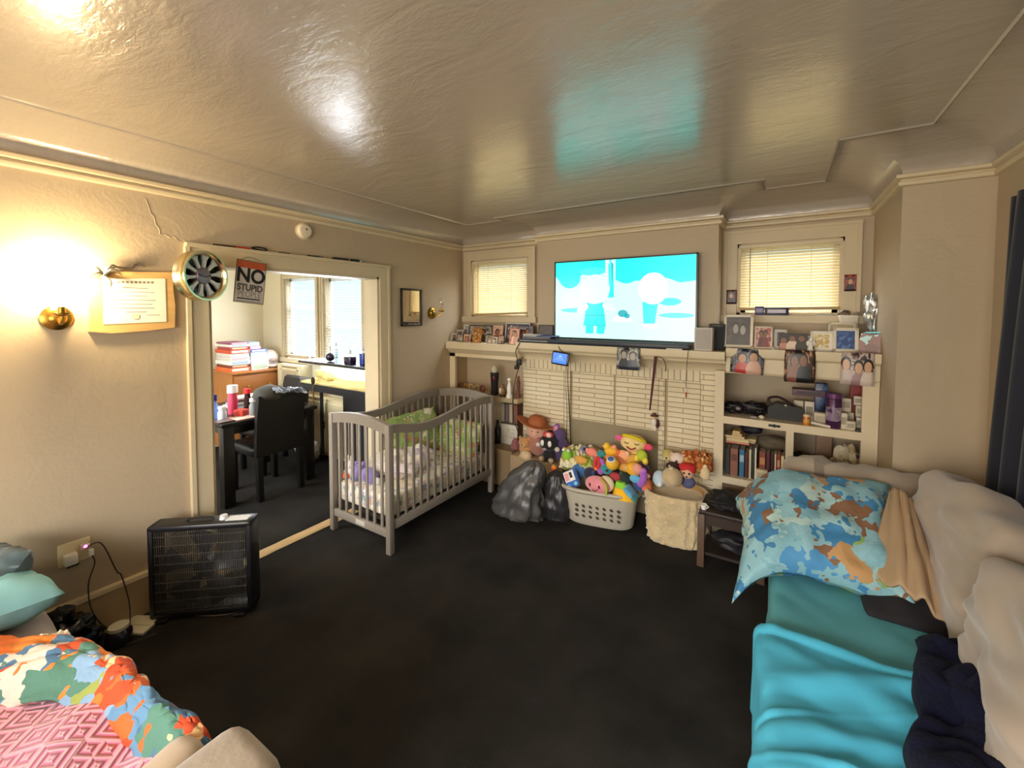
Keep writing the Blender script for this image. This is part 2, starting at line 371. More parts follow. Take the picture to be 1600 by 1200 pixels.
rail = [(0, 2.385), (.018, 2.388), (.022, 2.395), (.022, 2.408), (.011, 2.413), (.011, 2.42), (.032, 2.428), (.034, 2.442), (.03, 2.448), (0, 2.45)]
struct('trim_picture_rail', sweep(MB(), rail), TRIM, sharp=30)

# baseboard with its worn cap, opening trim, jamb lining, threshold strip
BASE = mat('#b59c78', .5, var=.18, vs=4, name='worn baseboard paint')
b = MB().box(XL, XL+.018, YB, OY0-.1, 0, .215); struct('baseboard_left', b, BASE)
c_ = MB().prism([(XL, .215), (XL+.028, .215), (XL+.024, .235), (XL, .24)], 1, YB, OY0-.1); struct('baseboard_cap', c_, TRIM)
t = MB()
t.box(XL, XL+.022, OY0-.105, OY0, 0, OZ); t.box(XL, XL+.022, OY1, OY1+.095, 0, OZ)
t.box(XL, XL+.022, OY0-.105, OY1+.095, OZ, OZ+.085); t.box(XL, XL+.045, OY0-.115, OY1+.105, OZ+.085, OZ+.108)
t.box(XL, XL+.032, OY0-.118, OY0-.095, 0, OZ+.085); t.box(XL, XL+.032, OY1+.083, OY1+.105, 0, OZ+.085)
struct('trim_opening', t, TRIM)
t = MB().box(DX1-.015, XL+.005, OY1-.02, OY1, 0, OZ).box(DX1-.015, XL+.005, OY0, OY0+.02, 0, OZ).box(DX1-.015, XL+.005, OY0, OY1, OZ-.02, OZ)
t.box(DX1-.03, DX1, OY1, OY1+.1, 0, OZ+.1).box(DX1-.03, DX1, OY0-.1, OY0, 0, OZ+.1)
struct('trim_jamb', t, TRIM)
def ragged(u, v):
    y = OY0+.0+(OY1-OY0)*u; x = XL-.085+.10*v; x += .012*noise.noise(Vector((y*9, v*3, 0)))*(1 if v > .5 else .4)
    return (x, y, .004+.012*math.sin(PI*v)**.5)
struct('trim_threshold', MB().grid(ragged, 60, 6), mat('#b99a6c', .55, var=.4, vs=14, stretch=(1, .3, 1), name='worn threshold wood'))

# ---------------------------------------------------------------- windows and blinds
SLAT, nt, b_ = base('cream blind slat'); out = nt.nodes['Material Output']
b_.inputs['Base Color'].default_value = lin('#f3ead2'); b_.inputs['Roughness'].default_value = .5
tr = N(nt, 'ShaderNodeBsdfTranslucent'); tr.inputs[0].default_value = lin('#fff0c6'); mx = N(nt, 'ShaderNodeMixShader'); mx.inputs[0].default_value = .36
nt.links.new(b_.outputs[0], mx.inputs[1]); nt.links.new(tr.outputs[0], mx.inputs[2]); nt.links.new(mx.outputs[0], out.inputs[0])
def window(n, Wd, y, cw, sash=True, mid=.5, casing=True, apron=True):
    a0, a1, z0, z1 = Wd; mb = MB()
    if casing:
        mb.box(a0-cw, a0, y-.022, y, z0-.03, z1+cw).box(a1, a1+cw, y-.022, y, z0-.03, z1+cw).box(a0, a1, y-.022, y, z1, z1+cw)
        mb.box(a0-cw-.012, a1+cw+.012, y-.034, y, z1+cw, z1+cw+.022)
        mb.box(a0-cw-.01, a0-cw+.014, y-.03, y, z0-.03, z1+cw).box(a1+cw-.014, a1+cw+.01, y-.03, y, z0-.03, z1+cw)
    mb.box(a0, a0+.025, y, y+.09, z0, z1).box(a1-.025, a1, y, y+.09, z0, z1).box(a0, a1, y, y+.09, z1-.025, z1).box(a0, a1, y, y+.09, z0, z0+.02)
    w_ = struct('window_%d' % n, mb, TRIM)
    s = MB(); f = .035
    s.box(a0+.025, a0+.025+f, y+.05, y+.08, z0+.02, z1-.025).box(a1-.025-f, a1-.025, y+.05, y+.08, z0+.02, z1-.025).box(a0, a1, y+.05, y+.08, z1-.025-f, z1-.025).box(a0, a1, y+.05, y+.08, z0+.02, z0+.02+f)
    if sash: zm = z0+(z1-z0)*mid; s.box(a0+.025, a1-.025, y+.045, y+.085, zm-.018, zm+.018)
    obj('sash', s, WHITE, w_)
    obj('pane', MB().box(a0+.03, a1-.03, y+.063, y+.067, z0+.03, z1-.03), GLASS, w_)
    st = MB().box(a0-cw-.03, a1+cw+.03, y-.05, y+.05, z0-.055, z0-.03 if not apron else z0)
    obj('sill', st, TRIM, w_); return w_
window(1, W1, DL, .075, sash=False); window(2, W2, DA, .085, sash=False)
window(3, W3, DY1, .05, mid=.62); window(4, W4, DY1, .05, mid=.42); window(5, W5, DY1, .04, mid=.45)
def blind(a0, a1, y, z0, z1, tilt, pitch, depth, label, m=SLAT, sag=.0, group=None):
    t = thing('window_blind', label, 'blind', ((a0+a1)/2, y, z1), 0, group)
    obj('headrail', MB().box(a0, a1, y-.02, y+.018, z1-.028, z1, .003), CREAM, t)
    s = MB(); z = z1-.035; n = int((z-z0-.02)/pitch)
    for k in range(n+1):
        zz = z-(z-z0-.02)*k/n
        R = RX(tilt+random.uniform(-.03, .03))
        s.box(a0+.004, a1-.004, y-depth/2, y+depth/2, zz-.0006, zz+.0006, R=R)
    obj('slats', s, m, t)
    obj('bottom_rail', MB().box(a0+.003, a1-.003, y-.013, y+.013, z0-.004, z0+.018, .003, R=RY(sag)), mat('#b59f74', .5), t)
    wx = a0+(a1-a0)*.12
    obj('tilt_wand', MB().cyl((wx, y-.022, z1-.03), (wx+.004, y-.026, z0+.02), .0035), mat('#c8b27c', .4), t)
    for fx in (.3, .72): obj('ladder_cord', MB().tube([(a0+(a1-a0)*fx, y-.014, z1-.03), (a0+(a1-a0)*fx+.004, y-.014, z0)], .0012, 5, 1), mat('#d8c79c', .6), t)
    return t
blind(W1[0]+.01, W1[1]-.01, DL+.006, 1.685, 2.262, 1.0, .0215, .0238, 'cream closed slat blind in the window next to the room corner, bottom rail crooked', sag=-.035)
blind(W2[0]+.01, W2[1]-.01, DA+.006, 1.735, 2.248, 1.0, .0215, .0238, 'cream closed slat blind in the window above the crowded photo shelf', sag=-.01)
WSL = mat('#e4ebf2', .5, var=.03)
blind(W3[0]+.0, W3[1]-.0, DY1-.0, 1.14, 2.16, .12, .03, .032, 'white open slat blind in the dining window above the air conditioner', WSL)
blind(W4[0]+.0, W4[1]-.0, DY1-.0, 1.14, 2.13, .12, .03, .032, 'white open slat blind in the dining window above the aquarium', WSL)
blind(W5[0]+.0, W5[1]-.0, DY1-.0, 1.14, 2.13, .5, .022, .032, 'white slat blind showing as a thin strip beside the doorway trim', WSL)

# ---------------------------------------------------------------- fireplace and built-in shelves
FY = 3.575
fp = thing('fireplace', 'cream painted brick fireplace surround with long crown mantel under the television', 'fireplace', (-1.25, FY, 0))
SH = mat('#6b5c48', .8, var=.2)
obj('backing', MB().box(-2.15, -.405, FY+.012, BF, .0, 1.28), mat('#b8a888', .6), fp)
for x0, x1, z0, z1, yy in [(-2.15, -1.705, 0, 1.165, FY), (-1.695, -1.635, 0, 1.165, FY-.012), (-1.618, -1.222, .725, 1.165, FY), (-1.205, -.845, .725, 1.165, FY), (-.84, -.79, .0, 1.165, FY-.012), (-.77, -.525, 0, 1.165, FY), (-.52, -.405, 0, 1.255, FY-.018)]:
    obj('brick_panel', MB().box(x0, x1, yy, FY+.013, z0, z1, .003), BRICK, fp)
obj('soldier_course', MB().box(-2.15, -.522, FY-.004, FY+.02, 1.168, 1.255), SOLDIER, fp)
obj('firebox_board', MB().box(-1.63, -.845, FY+.004, FY+.013, 0, .725), mat('#8f8268', .6, var=.12, vs=3), fp)
prof = [(BF, 1.255), (FY-.03, 1.255), (FY-.035, 1.275), (FY-.055, 1.30), (FY-.10, 1.328), (FY-.125, 1.335), (FY-.13, 1.352), (FY-.165, 1.355), (FY-.185, 1.372), (FY-.19, 1.40), (FY-.19, 1.425), (BF, 1.425)]
obj('mantel_shelf', MB().prism(prof, 0, -2.12, -.34), CREAM, fp, sharp=25)
obj('hearth', MB().box(-2.15, -1.60, 3.34, FY-.012, 0, .355, .006), mat('#a8906c', .6, var=.15), fp)

bk = thing('bookcase', 'cream built-in shelf unit in the corner behind the crib headboard', 'bookcase', (-2.6, 3.6, 0))
prof = [(DL, 1.27), (3.50, 1.27), (3.47, 1.29), (3.445, 1.315), (3.43, 1.325), (3.425, 1.395), (DL, 1.395)]
obj('top', MB().prism(prof, 0, XL+.002, -2.122), CREAM, bk, sharp=25)
obj('face_frame', MB().box(XL+.002, XL+.075, 3.49, 3.52, .37, 1.27).box(XL+.002, -2.152, 3.49, 3.52, 1.235, 1.27), CREAM, bk)
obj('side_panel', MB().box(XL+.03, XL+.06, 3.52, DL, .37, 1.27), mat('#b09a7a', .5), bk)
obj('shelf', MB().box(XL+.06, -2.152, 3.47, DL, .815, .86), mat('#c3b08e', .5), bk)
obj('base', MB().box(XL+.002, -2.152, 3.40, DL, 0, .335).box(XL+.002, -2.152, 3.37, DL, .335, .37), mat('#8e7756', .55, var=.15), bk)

rb = thing('bookcase', 'cream built-in shelf unit in the alcove behind the sofa, full of books and boxes', 'bookcase', (.06, 3.65, 0))
RY0 = 3.45
prof = [(DA, 1.27), (RY0+.0, 1.27), (RY0-.008, 1.285), (RY0-.008, 1.38), (RY0-.03, 1.395), (RY0-.035, 1.42), (RY0-.035, 1.455), (DA, 1.455)]
obj('top', MB().prism(prof, 0, -.336, XP-.003).box(BX1+.006, -.336, BF+.003, DA, 1.27, 1.455), CREAM, rb, sharp=25)
obj('stile', MB().box(BX1+.012, -.345, RY0, RY0+.03, 0, 1.28), CREAM, rb); obj('stile', MB().box(.445, XP-.003, RY0, RY0+.03, 0, 1.28), CREAM, rb)
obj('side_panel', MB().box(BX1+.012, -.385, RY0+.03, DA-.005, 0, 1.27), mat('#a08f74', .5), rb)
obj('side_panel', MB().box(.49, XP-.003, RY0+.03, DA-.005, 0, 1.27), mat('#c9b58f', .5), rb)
obj('shelf', MB().box(-.385, .49, RY0-.004, DA-.005, .895, .948), CREAM, rb)
obj('bottom_shelf', MB().box(-.385, .49, RY0-.004, DA-.005, .45, .50), CREAM, rb)
obj('divider', MB().box(.043, .088, RY0-.002, DA-.005, .50, .895), CREAM, rb)
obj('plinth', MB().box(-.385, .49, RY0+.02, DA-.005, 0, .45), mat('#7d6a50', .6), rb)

# ================================================================ ON THE LEFT WALL
def sconce(y, z, label, lit):
    t = thing('wall_sconce', label, 'wall lamp', (XL, y, z-.06))
    R = RY(PI/2)
    obj('backplate', MB().lathe([(.0, 0), (.058, 0), (.060, .006), (.050, .014), (.036, .018), (.030, .028), (.014, .036), (0, .037)], (XL, y, z), 24, R), BRASS, t)
    dy = 0 if lit else .035
    pe = Vector((XL+.10, y+dy, z+.01))
    obj('arm', MB().tube([(XL+.03, y, z), (XL+.06, y+dy*.3, z-.028), (XL+.092, y+dy*.8, z-.018), pe], .007, 8, 5), BRASS, t)
    obj('candle_cup', MB().lathe([(0, 0), (.012, 0), (.03, .008), (.032, .016), (.014, .016), (.012, .045), (0, .045)], pe, 18), BRASS, t)
    bm_ = MB().lathe([(0, .042), (.012, .045), (.014, .06), (.024, .085), (.027, .105), (.02, .128), (.008, .14), (0, .142)], pe, 18)
    obj('bulb', bm_, emat('#ffe2a0', 22, 'lit bulb') if lit else glassy((245, 240, 230), .75, .05, 'clear bulb'), t)
    return pe
pe = sconce(.551, 1.684, 'lit brass candle sconce glowing warm beside the wooden certificate plaque', True)
l = bpy.data.lights.new('sconce_bulb', 'POINT'); l.energy = 27; l.color = (1, .77, .42); l.shadow_soft_size = .03
lo = bpy.data.objects.new('sconce_bulb', l); S.collection.objects.link(lo); lo.location = pe+Vector((.012, 0, .178))
sconce(3.215, 1.70, 'unlit brass candle sconce with clear bulb between mirror and room corner', False)

# certificate plaque with its metal ornament
t = thing('certificate_plaque', 'thick natural wood plaque holding a printed certificate beside the lit sconce', 'plaque', (XL, .845, 1.61))
PW = mat('#d8ad70', .4, var=.25, vs=4, stretch=(1, 1, 6), name='amber wood')
poly = [(.66, 1.612), (.75, 1.60), (.90, 1.608), (1.024, 1.622), (1.030, 1.75), (1.022, 1.85), (1.028, 1.945), (.90, 1.937), (.76, 1.928), (.664, 1.90), (.660, 1.8), (.668, 1.7)]
obj('board', MB().prism(poly, 0, XL, XL+.028), PW, t)
obj('paper', MB().prism([(.715, 1.648), (.985, 1.657), (.985, 1.905), (.718, 1.888)], 0, XL+.028, XL+.030), mat('#f3ecdb', .5, var=.03), t)
ink = MB()
RL = Matrix.Rotation(PI/2, 4, 'Z') @ Matrix.Rotation(PI/2, 4, 'X')    # text facing +x
for k in range(7):
    zz = 1.845-.022*k; hw = (.055, .08, .05, .085, .07, .08, .045)[k]
    ink.box(XL+.0302, XL+.0306, .852-hw, .852+hw, zz-.0018, zz+.0018)
for k in range(9): ink.box(XL+.0302, XL+.0306, .775+k*.018, .787+k*.018, 1.868+k*.0008, 1.879+k*.0008)
ink.box(XL+.0302, XL+.0306, .895, .955, 1.695, 1.698)
obj('printed_lines', ink, mat('#8d8474', .6), t)
obj('seal', MB().cyl((XL+.030, .845, 1.69), (XL+.032, .845, 1.69), .018, n=20), mat('#cfc9ba', .4), t)
SIL = mat('#b8b3a8', .3, .9, var=.2, name='tarnished silver')
t = thing('wall_ornament', 'silver leafy metal ornament hanging over the plaque top left corner', 'ornament', (XL+.03, .70, 1.85))
def leaf(mb, p, q, wv, r): 
    m_ = (Vector(p)+Vector(q))/2+Vector(wv); mb.tube([p, m_, q], r, 6, 5, r1=r*.25)
lf = MB()
for a, bq, wv in [((0, 0, 0), (.01, -.045, .03), (.015, 0, .02)), ((0, 0, 0), (.012, .06, .045), (.02, .0, .03)), ((0, 0, 0), (.01, .03, -.06), (.02, .01, 0)), ((0, 0, 0), (.01, -.05, -.02), (.015, 0, .02)), ((0, 0, 0), (.012, .075, .005), (.02, 0, .03))]:
    c0 = Vector((XL+.036, .715, 1.905)); leaf(lf, c0+Vector(a), c0+Vector(bq), wv, .011)
obj('leaves', lf, SIL, t)
obj('hook_stem', MB().tube([(XL+.036, .715, 1.905), (XL+.03, .76, 1.95), (XL+.02, .83, 1.955), (XL+.012, .86, 1.985), (XL+.012, .90, 1.965)], .005, 7, 6), SIL, t)

ck = MB().tube([onx(u, v, XL+.0005) for u, v in [(227, 311), (232, 322), (235, 333), (241, 340), (243, 351), (249, 358), (250, 366), (258, 366), (264, 371), (271, 369), (279, 377), (287, 375), (293, 382), (299, 380)]], .0022, 5, 2)
struct('trim_crack', ck, WALL)
# alloy wheel on the doorway corner
wc = Vector((XL+.047, *onx(323, 431, XL+.16).yz)); R = RY(PI/2)
t = thing('alloy_wheel', 'alloy car wheel hung as decoration on the doorway corner, gold in the lamp light', 'wheel', (XL+.047, wc.y, 1.79))
obj('rim', MB().lathe([(.118, .0), (.140, .0), (.147, .008), (.141, .02), (.132, .04), (.132, .062), (.143, .078), (.148, .086), (.146, .094), (.136, .094), (.125, .080), (.120, .05), (.118, 0)], wc, 40, R), mat('#d8c9a0', .22, 1., var=.05), t)  # gold tint puts the lamp's glow into the bright steel colour
obj('dish', MB().lathe([(0, .012), (.12, .012), (.12, .02), (0, .02)], wc, 32, R), BLACKGL, t)
for k in range(10):
    a = 2*PI*k/10+.15; sp = MB(); d = Vector((0, math.cos(a), math.sin(a))); e_ = Vector((0, -math.sin(a), math.cos(a)))
    p = [wc+d*.045+e_*.007, wc+d*.095+e_*.010, wc+d*.121+e_*.022, wc+d*.121-e_*.022, wc+d*.095-e_*.010, wc+d*.045-e_*.007]
    A = [sp.bm.verts.new(q+Vector((.066, 0, 0))) for q in p]; B = [sp.bm.verts.new(q+Vector((.048, 0, 0))) for q in p]
    for i in range(6): sp.bm.faces.new((A[i], A[(i+1) % 6], B[(i+1) % 6], B[i]))
    sp.bm.faces.new(A); sp.bm.faces.new(B[::-1])
    obj('spoke', sp, mat('#e3e0dc', .35, .25, var=.04), t)
obj('hub', MB().lathe([(0, .02), (.05, .02), (.05, .066), (.044, .074), (.02, .078), (0, .079)], wc, 28, R), mat('#8d8390', .35, .6, var=.1), t)
obj('hub_groove', MB().tube([wc+Vector((.079, -.04, .006)), wc+Vector((.081, 0, -.006)), wc+Vector((.079, .042, .004))], .0025, 6, 5), BLACK, t)

t.scale = (.95, .96, 1); t.rotation_euler.z = .34; t.location.x += .035; t.location.y -= .03

# the sign
sc_ = Vector((XL+.05, 1.438, 1.912)); TL = Matrix.Rotation(math.radians(-6), 4, 'X')
Ms = Matrix.Translation(sc_) @ TL
t = thing('wall_sign', 'small tin sign reading NO STUPID PEOPLE hung tilted from the doorway head', 'sign', sc_-Vector((0, 0, .15)))
def sgn(name, x0, x1, y0, y1, z0, z1, m):
    mb = MB().box(x0, x1, y0, y1, z0, z1); mb.bm.transform(Ms); return obj(name, mb, m, t)
sgn('plate', 0, .003, -.094, .094, -.142, .138, mat('#6b5c50', .5, var=.3))
sgn('panel', .003, .004, -.089, .089, -.137, .088, mat('#c3bcb8', .45, var=.06))
sgn('header', .003, .0045, -.089, .089, .088, .133, mat('#b0502a', .45, var=.35, vs=20))
RT = Ms @ Matrix.Translation((.0045, 0, 0))
def txt(body, size, z, m, bold=0., ysc=1.):
    mb = MB().text(body, size, RT @ Matrix.Translation((0, 0, z)) @ RL @ Matrix.Diagonal((ysc, 1, 1, 1)), .0006, bold=bold); return obj('lettering', mb, m, t)
INK = mat('#16140f', .5); INK2 = mat('#4f4844', .5)
txt('NO', .128, .036, INK, .004, .88); txt('STUPID', .058, -.042, INK2, .0022, .84); txt('PEOPLE', .054, -.086, mat('#857b75', .5), 0, .82)
sgn('rule_line', .004, .0048, -.075, .07, -.118, -.110, INK); sgn('footer_line', .004, .0048, -.08, .075, -.133, -.128, mat('#7d766e', .5))
obj('hanger', MB().tube([sc_+Vector((.002, -.07, .135)), sc_+Vector((-.01, 0, .165)), sc_+Vector((.002, .07, .142))], .0015, 5, 4), DARK, t)

# smoke detector, mirror
sd = Vector((XL, 1.845, 2.315))
t = thing('smoke_detector', 'round cream smoke detector above the doorway head', 'smoke detector', sd-Vector((0, 0, .05)))
obj('mount_ring', MB().lathe([(0, 0), (.062, 0), (.062, .008), (0, .008)], sd, 28, R), CREAM, t)
obj('housing', MB().lathe([(0, .008), (.056, .008), (.055, .022), (.044, .034), (.02, .037), (0, .037)], sd, 28, R), mat('#e4d8bd', .4), t)
obj('test_button', MB().lathe([(0, .036), (.008, .036), (.007, .040), (0, .04)], sd+Vector((0, .004, .012)), 12, R), mat('#6b5d48', .4), t)
t = thing('wall_mirror', 'narrow dark framed mirror on the wall right of the doorway', 'mirror', (XL, 2.925, 1.575))
f_ = MB(); y0, y1, z0, z1 = 2.79, 3.06, 1.575, 1.935
for q in ((y0, y0+.018, z0, z1), (y1-.018, y1, z0, z1), (y0, y1, z0, z0+.018), (y0, y1, z1-.018, z1)): f_.box(XL, XL+.022, *q, .003)
obj('frame', f_, mat('#2b211c', .4), t)
mm, nt, b_ = base('mirror glass'); b_.inputs['Metallic'].default_value = 1; b_.inputs['Roughness'].default_value = .04; b_.inputs['Base Color'].default_value = lin('#c8bda8')
obj('mirror_glass', MB().box(XL+.004, XL+.010, y0+.015, y1-.015, z0+.015, z1-.015), mm, t)

# things lying on the ledge over the doorway
zl = OZ+.108
def stick(name, y0, y1, r, m, label, cat, x=XL+.028, tip=None):
    t = thing(name, label, cat, (x, (y0+y1)/2, zl)); p0, p1 = Vector((x, y0, zl+r)), Vector((x+.004, y1, zl+r))
    obj('barrel', MB().cyl(p0, p1, r, n=10), m, t)
    if tip: obj('grip', MB().cyl(p1, p1+(p1-p0).normalized()*tip[0], r*1.15, n=10), tip[1], t)
RED = mat('#b3281f', .4)
stick('paint_brush', 1.235, 1.36, .006, mat('#2a1614', .4), 'dark brush with red ferrule on the ledge above the wheel', 'brush', tip=(.09, RED))
mk = MB().tube([(XL+.03, 1.46, zl+.012), (XL+.034, 1.49, zl+.022), (XL+.034, 1.545, zl+.02), (XL+.03, 1.56, zl+.008), (XL+.03, 1.52, zl+.006)], .005, 6, 4, closed=True)
solo('carabiner_clip', mk, BLACK, 'open black loop clip on the ledge above the NO STUPID PEOPLE sign', 'clip')
stick('black_pen', 1.64, 1.72, .004, BLACK, 'thin black pen on the doorway ledge below the smoke detector', 'pen')
stick('marker_pen', 1.86, 1.95, .006, DARK, 'dark marker with grey cap on the doorway ledge, third along', 'pen', tip=(.03, mat('#6b6460', .4)))
stick('screwdriver', 2.07, 2.13, .009, BLACK, 'short black screwdriver on the doorway ledge towards its far end', 'tool', tip=(.07, mat('#4a4340', .3, .8)))
stick('black_torch', 2.24, 2.31, .011, BLACKGL, 'stubby black torch, last object along the doorway ledge', 'torch', tip=(.02, CHROME))

# wall outlet with plugs
oc = onx(116, 862, XL)
t = thing('wall_outlet', 'cream wall outlet above the baseboard with chargers plugged in', 'outlet', (XL, oc.y, oc.z-.06))
obj('cover_plate', MB().cb(oc+Vector((.003, 0, .0)), (.006, .12, .115), bev=.002), mat('#e2d3ab', .4), t)
t2 = thing('charger', 'white square charger block plugged into the wall outlet', 'charger', oc+Vector((.006, -.02, -.05)))
obj('block', MB().cb(oc+Vector((.028, -.02, -.02)), (.045, .05, .055), bev=.006), WHITE, t2)
obj('prong_base', MB().cb(oc+Vector((.03, -.015, -.052)), (.03, .045, .012), bev=.003), BLACK, t2)
t3 = thing('usb_adapter', 'small adapter with a glowing pink light in the wall outlet', 'adapter', oc+Vector((.006, .03, 0)))
obj('body', MB().cb(oc+Vector((.022, .034, .018)), (.032, .035, .03), bev=.004), mat('#cfc6bb', .4), t3)
obj('indicator_light', MB().sph(oc+Vector((.040, .034, .024)), .007), emat('#ff5fae', 6, 'pink light'), t3)
CORD = mat('#2a211c', .5)
p = oc+Vector((.04, .03, .012)); q = onx(190, 900, XL+.03); q2 = onx(192, 985, XL+.10)
solo('charging_cable', MB().tube([p, p+Vector((.01, .06, .005)), q+Vector((0, -.02, .04)), q, Vector((XL+.06, q.y+.02, .12)), Vector((XL+.12, q.y+.0, .012)), Vector((XL+.22, q.y-.05, .008)), Vector((XL+.3, q.y+.06, .03))], .0028, 6, 6), CORD, 'thin dark cable curving from the adapter down to the paper pad', 'cable')
p = oc+Vector((.035, .055, -.03)); q = onx(138, 915, XL+.03)
solo('charging_cable', MB().tube([p, p+Vector((.006, .01, -.05)), q, Vector((XL+.05, q.y+.01, .15)), Vector((XL+.07, q.y+.08, .02)), Vector((XL+.12, q.y+.2, .008))], .003, 6, 6), CORD, 'thicker dark cable dropping straight down from the white plug', 'cable')
solo('cable_plug', MB().cb(p+Vector((0, 0, .012)), (.02, .02, .035), bev=.005), WHITE, 'white plug end under the pink adapter light', 'plug')

# ================================================================ THE CRIB
cx0, cx1, cy0, cy1 = -2.945, -2.30, 2.005, 3.235
t = thing('baby_crib', 'grey slatted wooden baby crib standing in front of the doorway', 'crib', ((cx0+cx1)/2, (cy0+cy1)/2, 0))
ZT = [(2.0, .925), (2.09, .912), (2.2, .886), (2.33, .866), (2.47, .868), (2.625, .888), (2.79, .915), (2.97, .934), (3.1, .932), (3.25, .918)]
def zt(y):
    for (a, za), (b, zb) in zip(ZT, ZT[1:]):
        if y <= b: k = (y-a)/(b-a); k = k*k*(3-2*k)*.5+k*.5; return za+(zb-za)*k
    return ZT[-1][1]
PB = .045
for x in (cx0, cx1):
    for y in (cy0, cy1):
        obj('post', MB().box(x-PB/2, x+PB/2, y-PB/2, y+PB/2, 0, .925, .005), GREYWOOD, t)
def arch(x): k = (x-cx0)/(cx1-cx0); return .925+.035*math.sin(PI*k)
for y in (cy0, cy1):
    pts = [(cx0+(cx1-cx0)*k/12, arch(cx0+(cx1-cx0)*k/12)) for k in range(13)]
    low = [(x, z-.075-.02*math.sin(PI*(x-cx0)/(cx1-cx0))*0) for x, z in reversed(pts)]
    obj('end_top_rail', MB().prism(pts+low, 1, y-.016, y+.016), GREYWOOD, t)
    obj('end_bottom_rail', MB().box(cx0, cx1, y-.013, y+.013, .115, .175, .004), GREYWOOD, t)
    for k in range(7):
        x = cx0+(cx1-cx0)*(k+1)/8; obj('slat', MB().box(x-.012, x+.012, y-.007, y+.007, .17, arch(x)-.07, .004), GREYWOOD, t)
for x in (cx0, cx1):
    ys = [cy0+(cy1-cy0)*k/24 for k in range(25)]
    pts = [(y, zt(y)) for y in ys]; low = [(y, zt(y)-(.062 if x > -2.5 else .062)) for y in reversed(ys)]
    obj('side_top_rail', MB().prism(pts+low, 0, x-.016, x+.016), GREYWOOD, t)
    obj('side_bottom_rail', MB().box(x-.013, x+.013, cy0, cy1, .165, .232, .004), GREYWOOD, t)
    for k in range(15):
        y = cy0+(cy1-cy0)*(k+1)/16; obj('slat', MB().box(x-.007, x+.007, y-.012, y+.012, .22, zt(y)-.05, .004), GREYWOOD, t)
obj('mattress_board', MB().box(cx0+.02, cx1-.02, cy0+.02, cy1-.02, .205, .225), DARK, t)
obj('warning_label', MB().box(-2.66, -2.56, cy0-.0145, cy0-.0132, .13, .165), mat('#b9b2a6', .5), t)
ms = MB().box(cx0+.03, cx1-.03, cy0+.03, cy1-.03, .226, .385, .03, 3)
SHEET = blotch(['#efe6d2', '#f2ead8', '#f0e7d4', '#d9b9a6', '#f0e7d4', '#efe6d2', '#f2ead8', '#8fa6a4', '#f3ecdc', '#efe6d2', '#f1e9d8', '#b9afc6'], 26, .8, 1., name='crib sheet print')
solo('crib_mattress', ms, SHEET, 'crib mattress in a white sheet printed with small pastel figures', 'mattress')
mb = MB().pillow((cx0+.11, 2.78, .585), (.62, .40, .10), RZ(PI/2) @ RX(1.25), nz=.03, seed=2)
GREENP = blotch(['#8fae5c', '#a9c07a', '#d8cfa0', '#8aa85c', '#9dba6c', '#93b263', '#e6dfc6', '#c98a5a', '#98b466', '#a3bd74'], 15, .8, 4., name='crib pillow print')
solo('crib_pillow', mb, GREENP, 'green printed pillow propped along the far side of the crib', 'pillow')
mb = MB().pillow((-2.58, 3.09, .525), (.5, .32, .10), RX(1.1), nz=.03, seed=3)
solo('crib_blanket', mb, blotch(['#9db86d', '#b8c98d', '#8fac5e', '#d6d3ae', '#c27a5c', '#a3bd77', '#b0c486', '#9db86d'], 17, .85, 9.), 'green and cream blanket bundled at the crib head', 'blanket')
mb = MB().pillow((-2.68, 2.45, .462), (.46, .50, .13), RZ(.4), nz=.06, ns=3, seed=5)
solo('crib_quilt', mb, blotch(['#e9ded2', '#f1e8dc', '#e0d0d0', '#efe5d8', '#d4c2d4', '#f3ecdf', '#ece2d6'], 20, .85, 12.), 'rumpled pale pink and white quilt in the middle of the crib', 'quilt')
LAV = mat('#8f7fc0', .85, var=.25, vs=14, bump=.4, bs=40, sheen=.3)
t = thing('plush_toy', 'lavender plush animal with white paws lying at the crib foot end', 'plush toy', (-2.68, 2.11, .39))
obj('body', MB().sph((-2.66, 2.12, .45), .07, (1.25, .8, .85)).sph((-2.78, 2.12, .46), .055).sph((-2.82, 2.13, .51), .02).sph((-2.76, 2.14, .515), .02), LAV, t)
obj('paw', MB().sph((-2.56, 2.11, .43), .028), WHITE, t); obj('paw', MB().sph((-2.80, 2.085, .41), .026), mat('#7f97c8', .8), t)
t = thing('plush_toy', 'white plush rabbit with an orange tummy against the crib foot slats', 'plush toy', (-2.86, 2.08, .39))
obj('body', MB().sph((-2.87, 2.10, .43), .05).sph((-2.87, 2.10, .50), .036), mat('#efe9e2', .85, sheen=.3), t); obj('tummy', MB().sph((-2.865, 2.07, .425), .034), mat('#e06a35', .8), t)
for s_ in (-1, 1): obj('ear', MB().sph((-2.87+s_*.018, 2.10, .55), .012, (.7, .5, 2.2)), mat('#efe9e2', .85, sheen=.3), t)

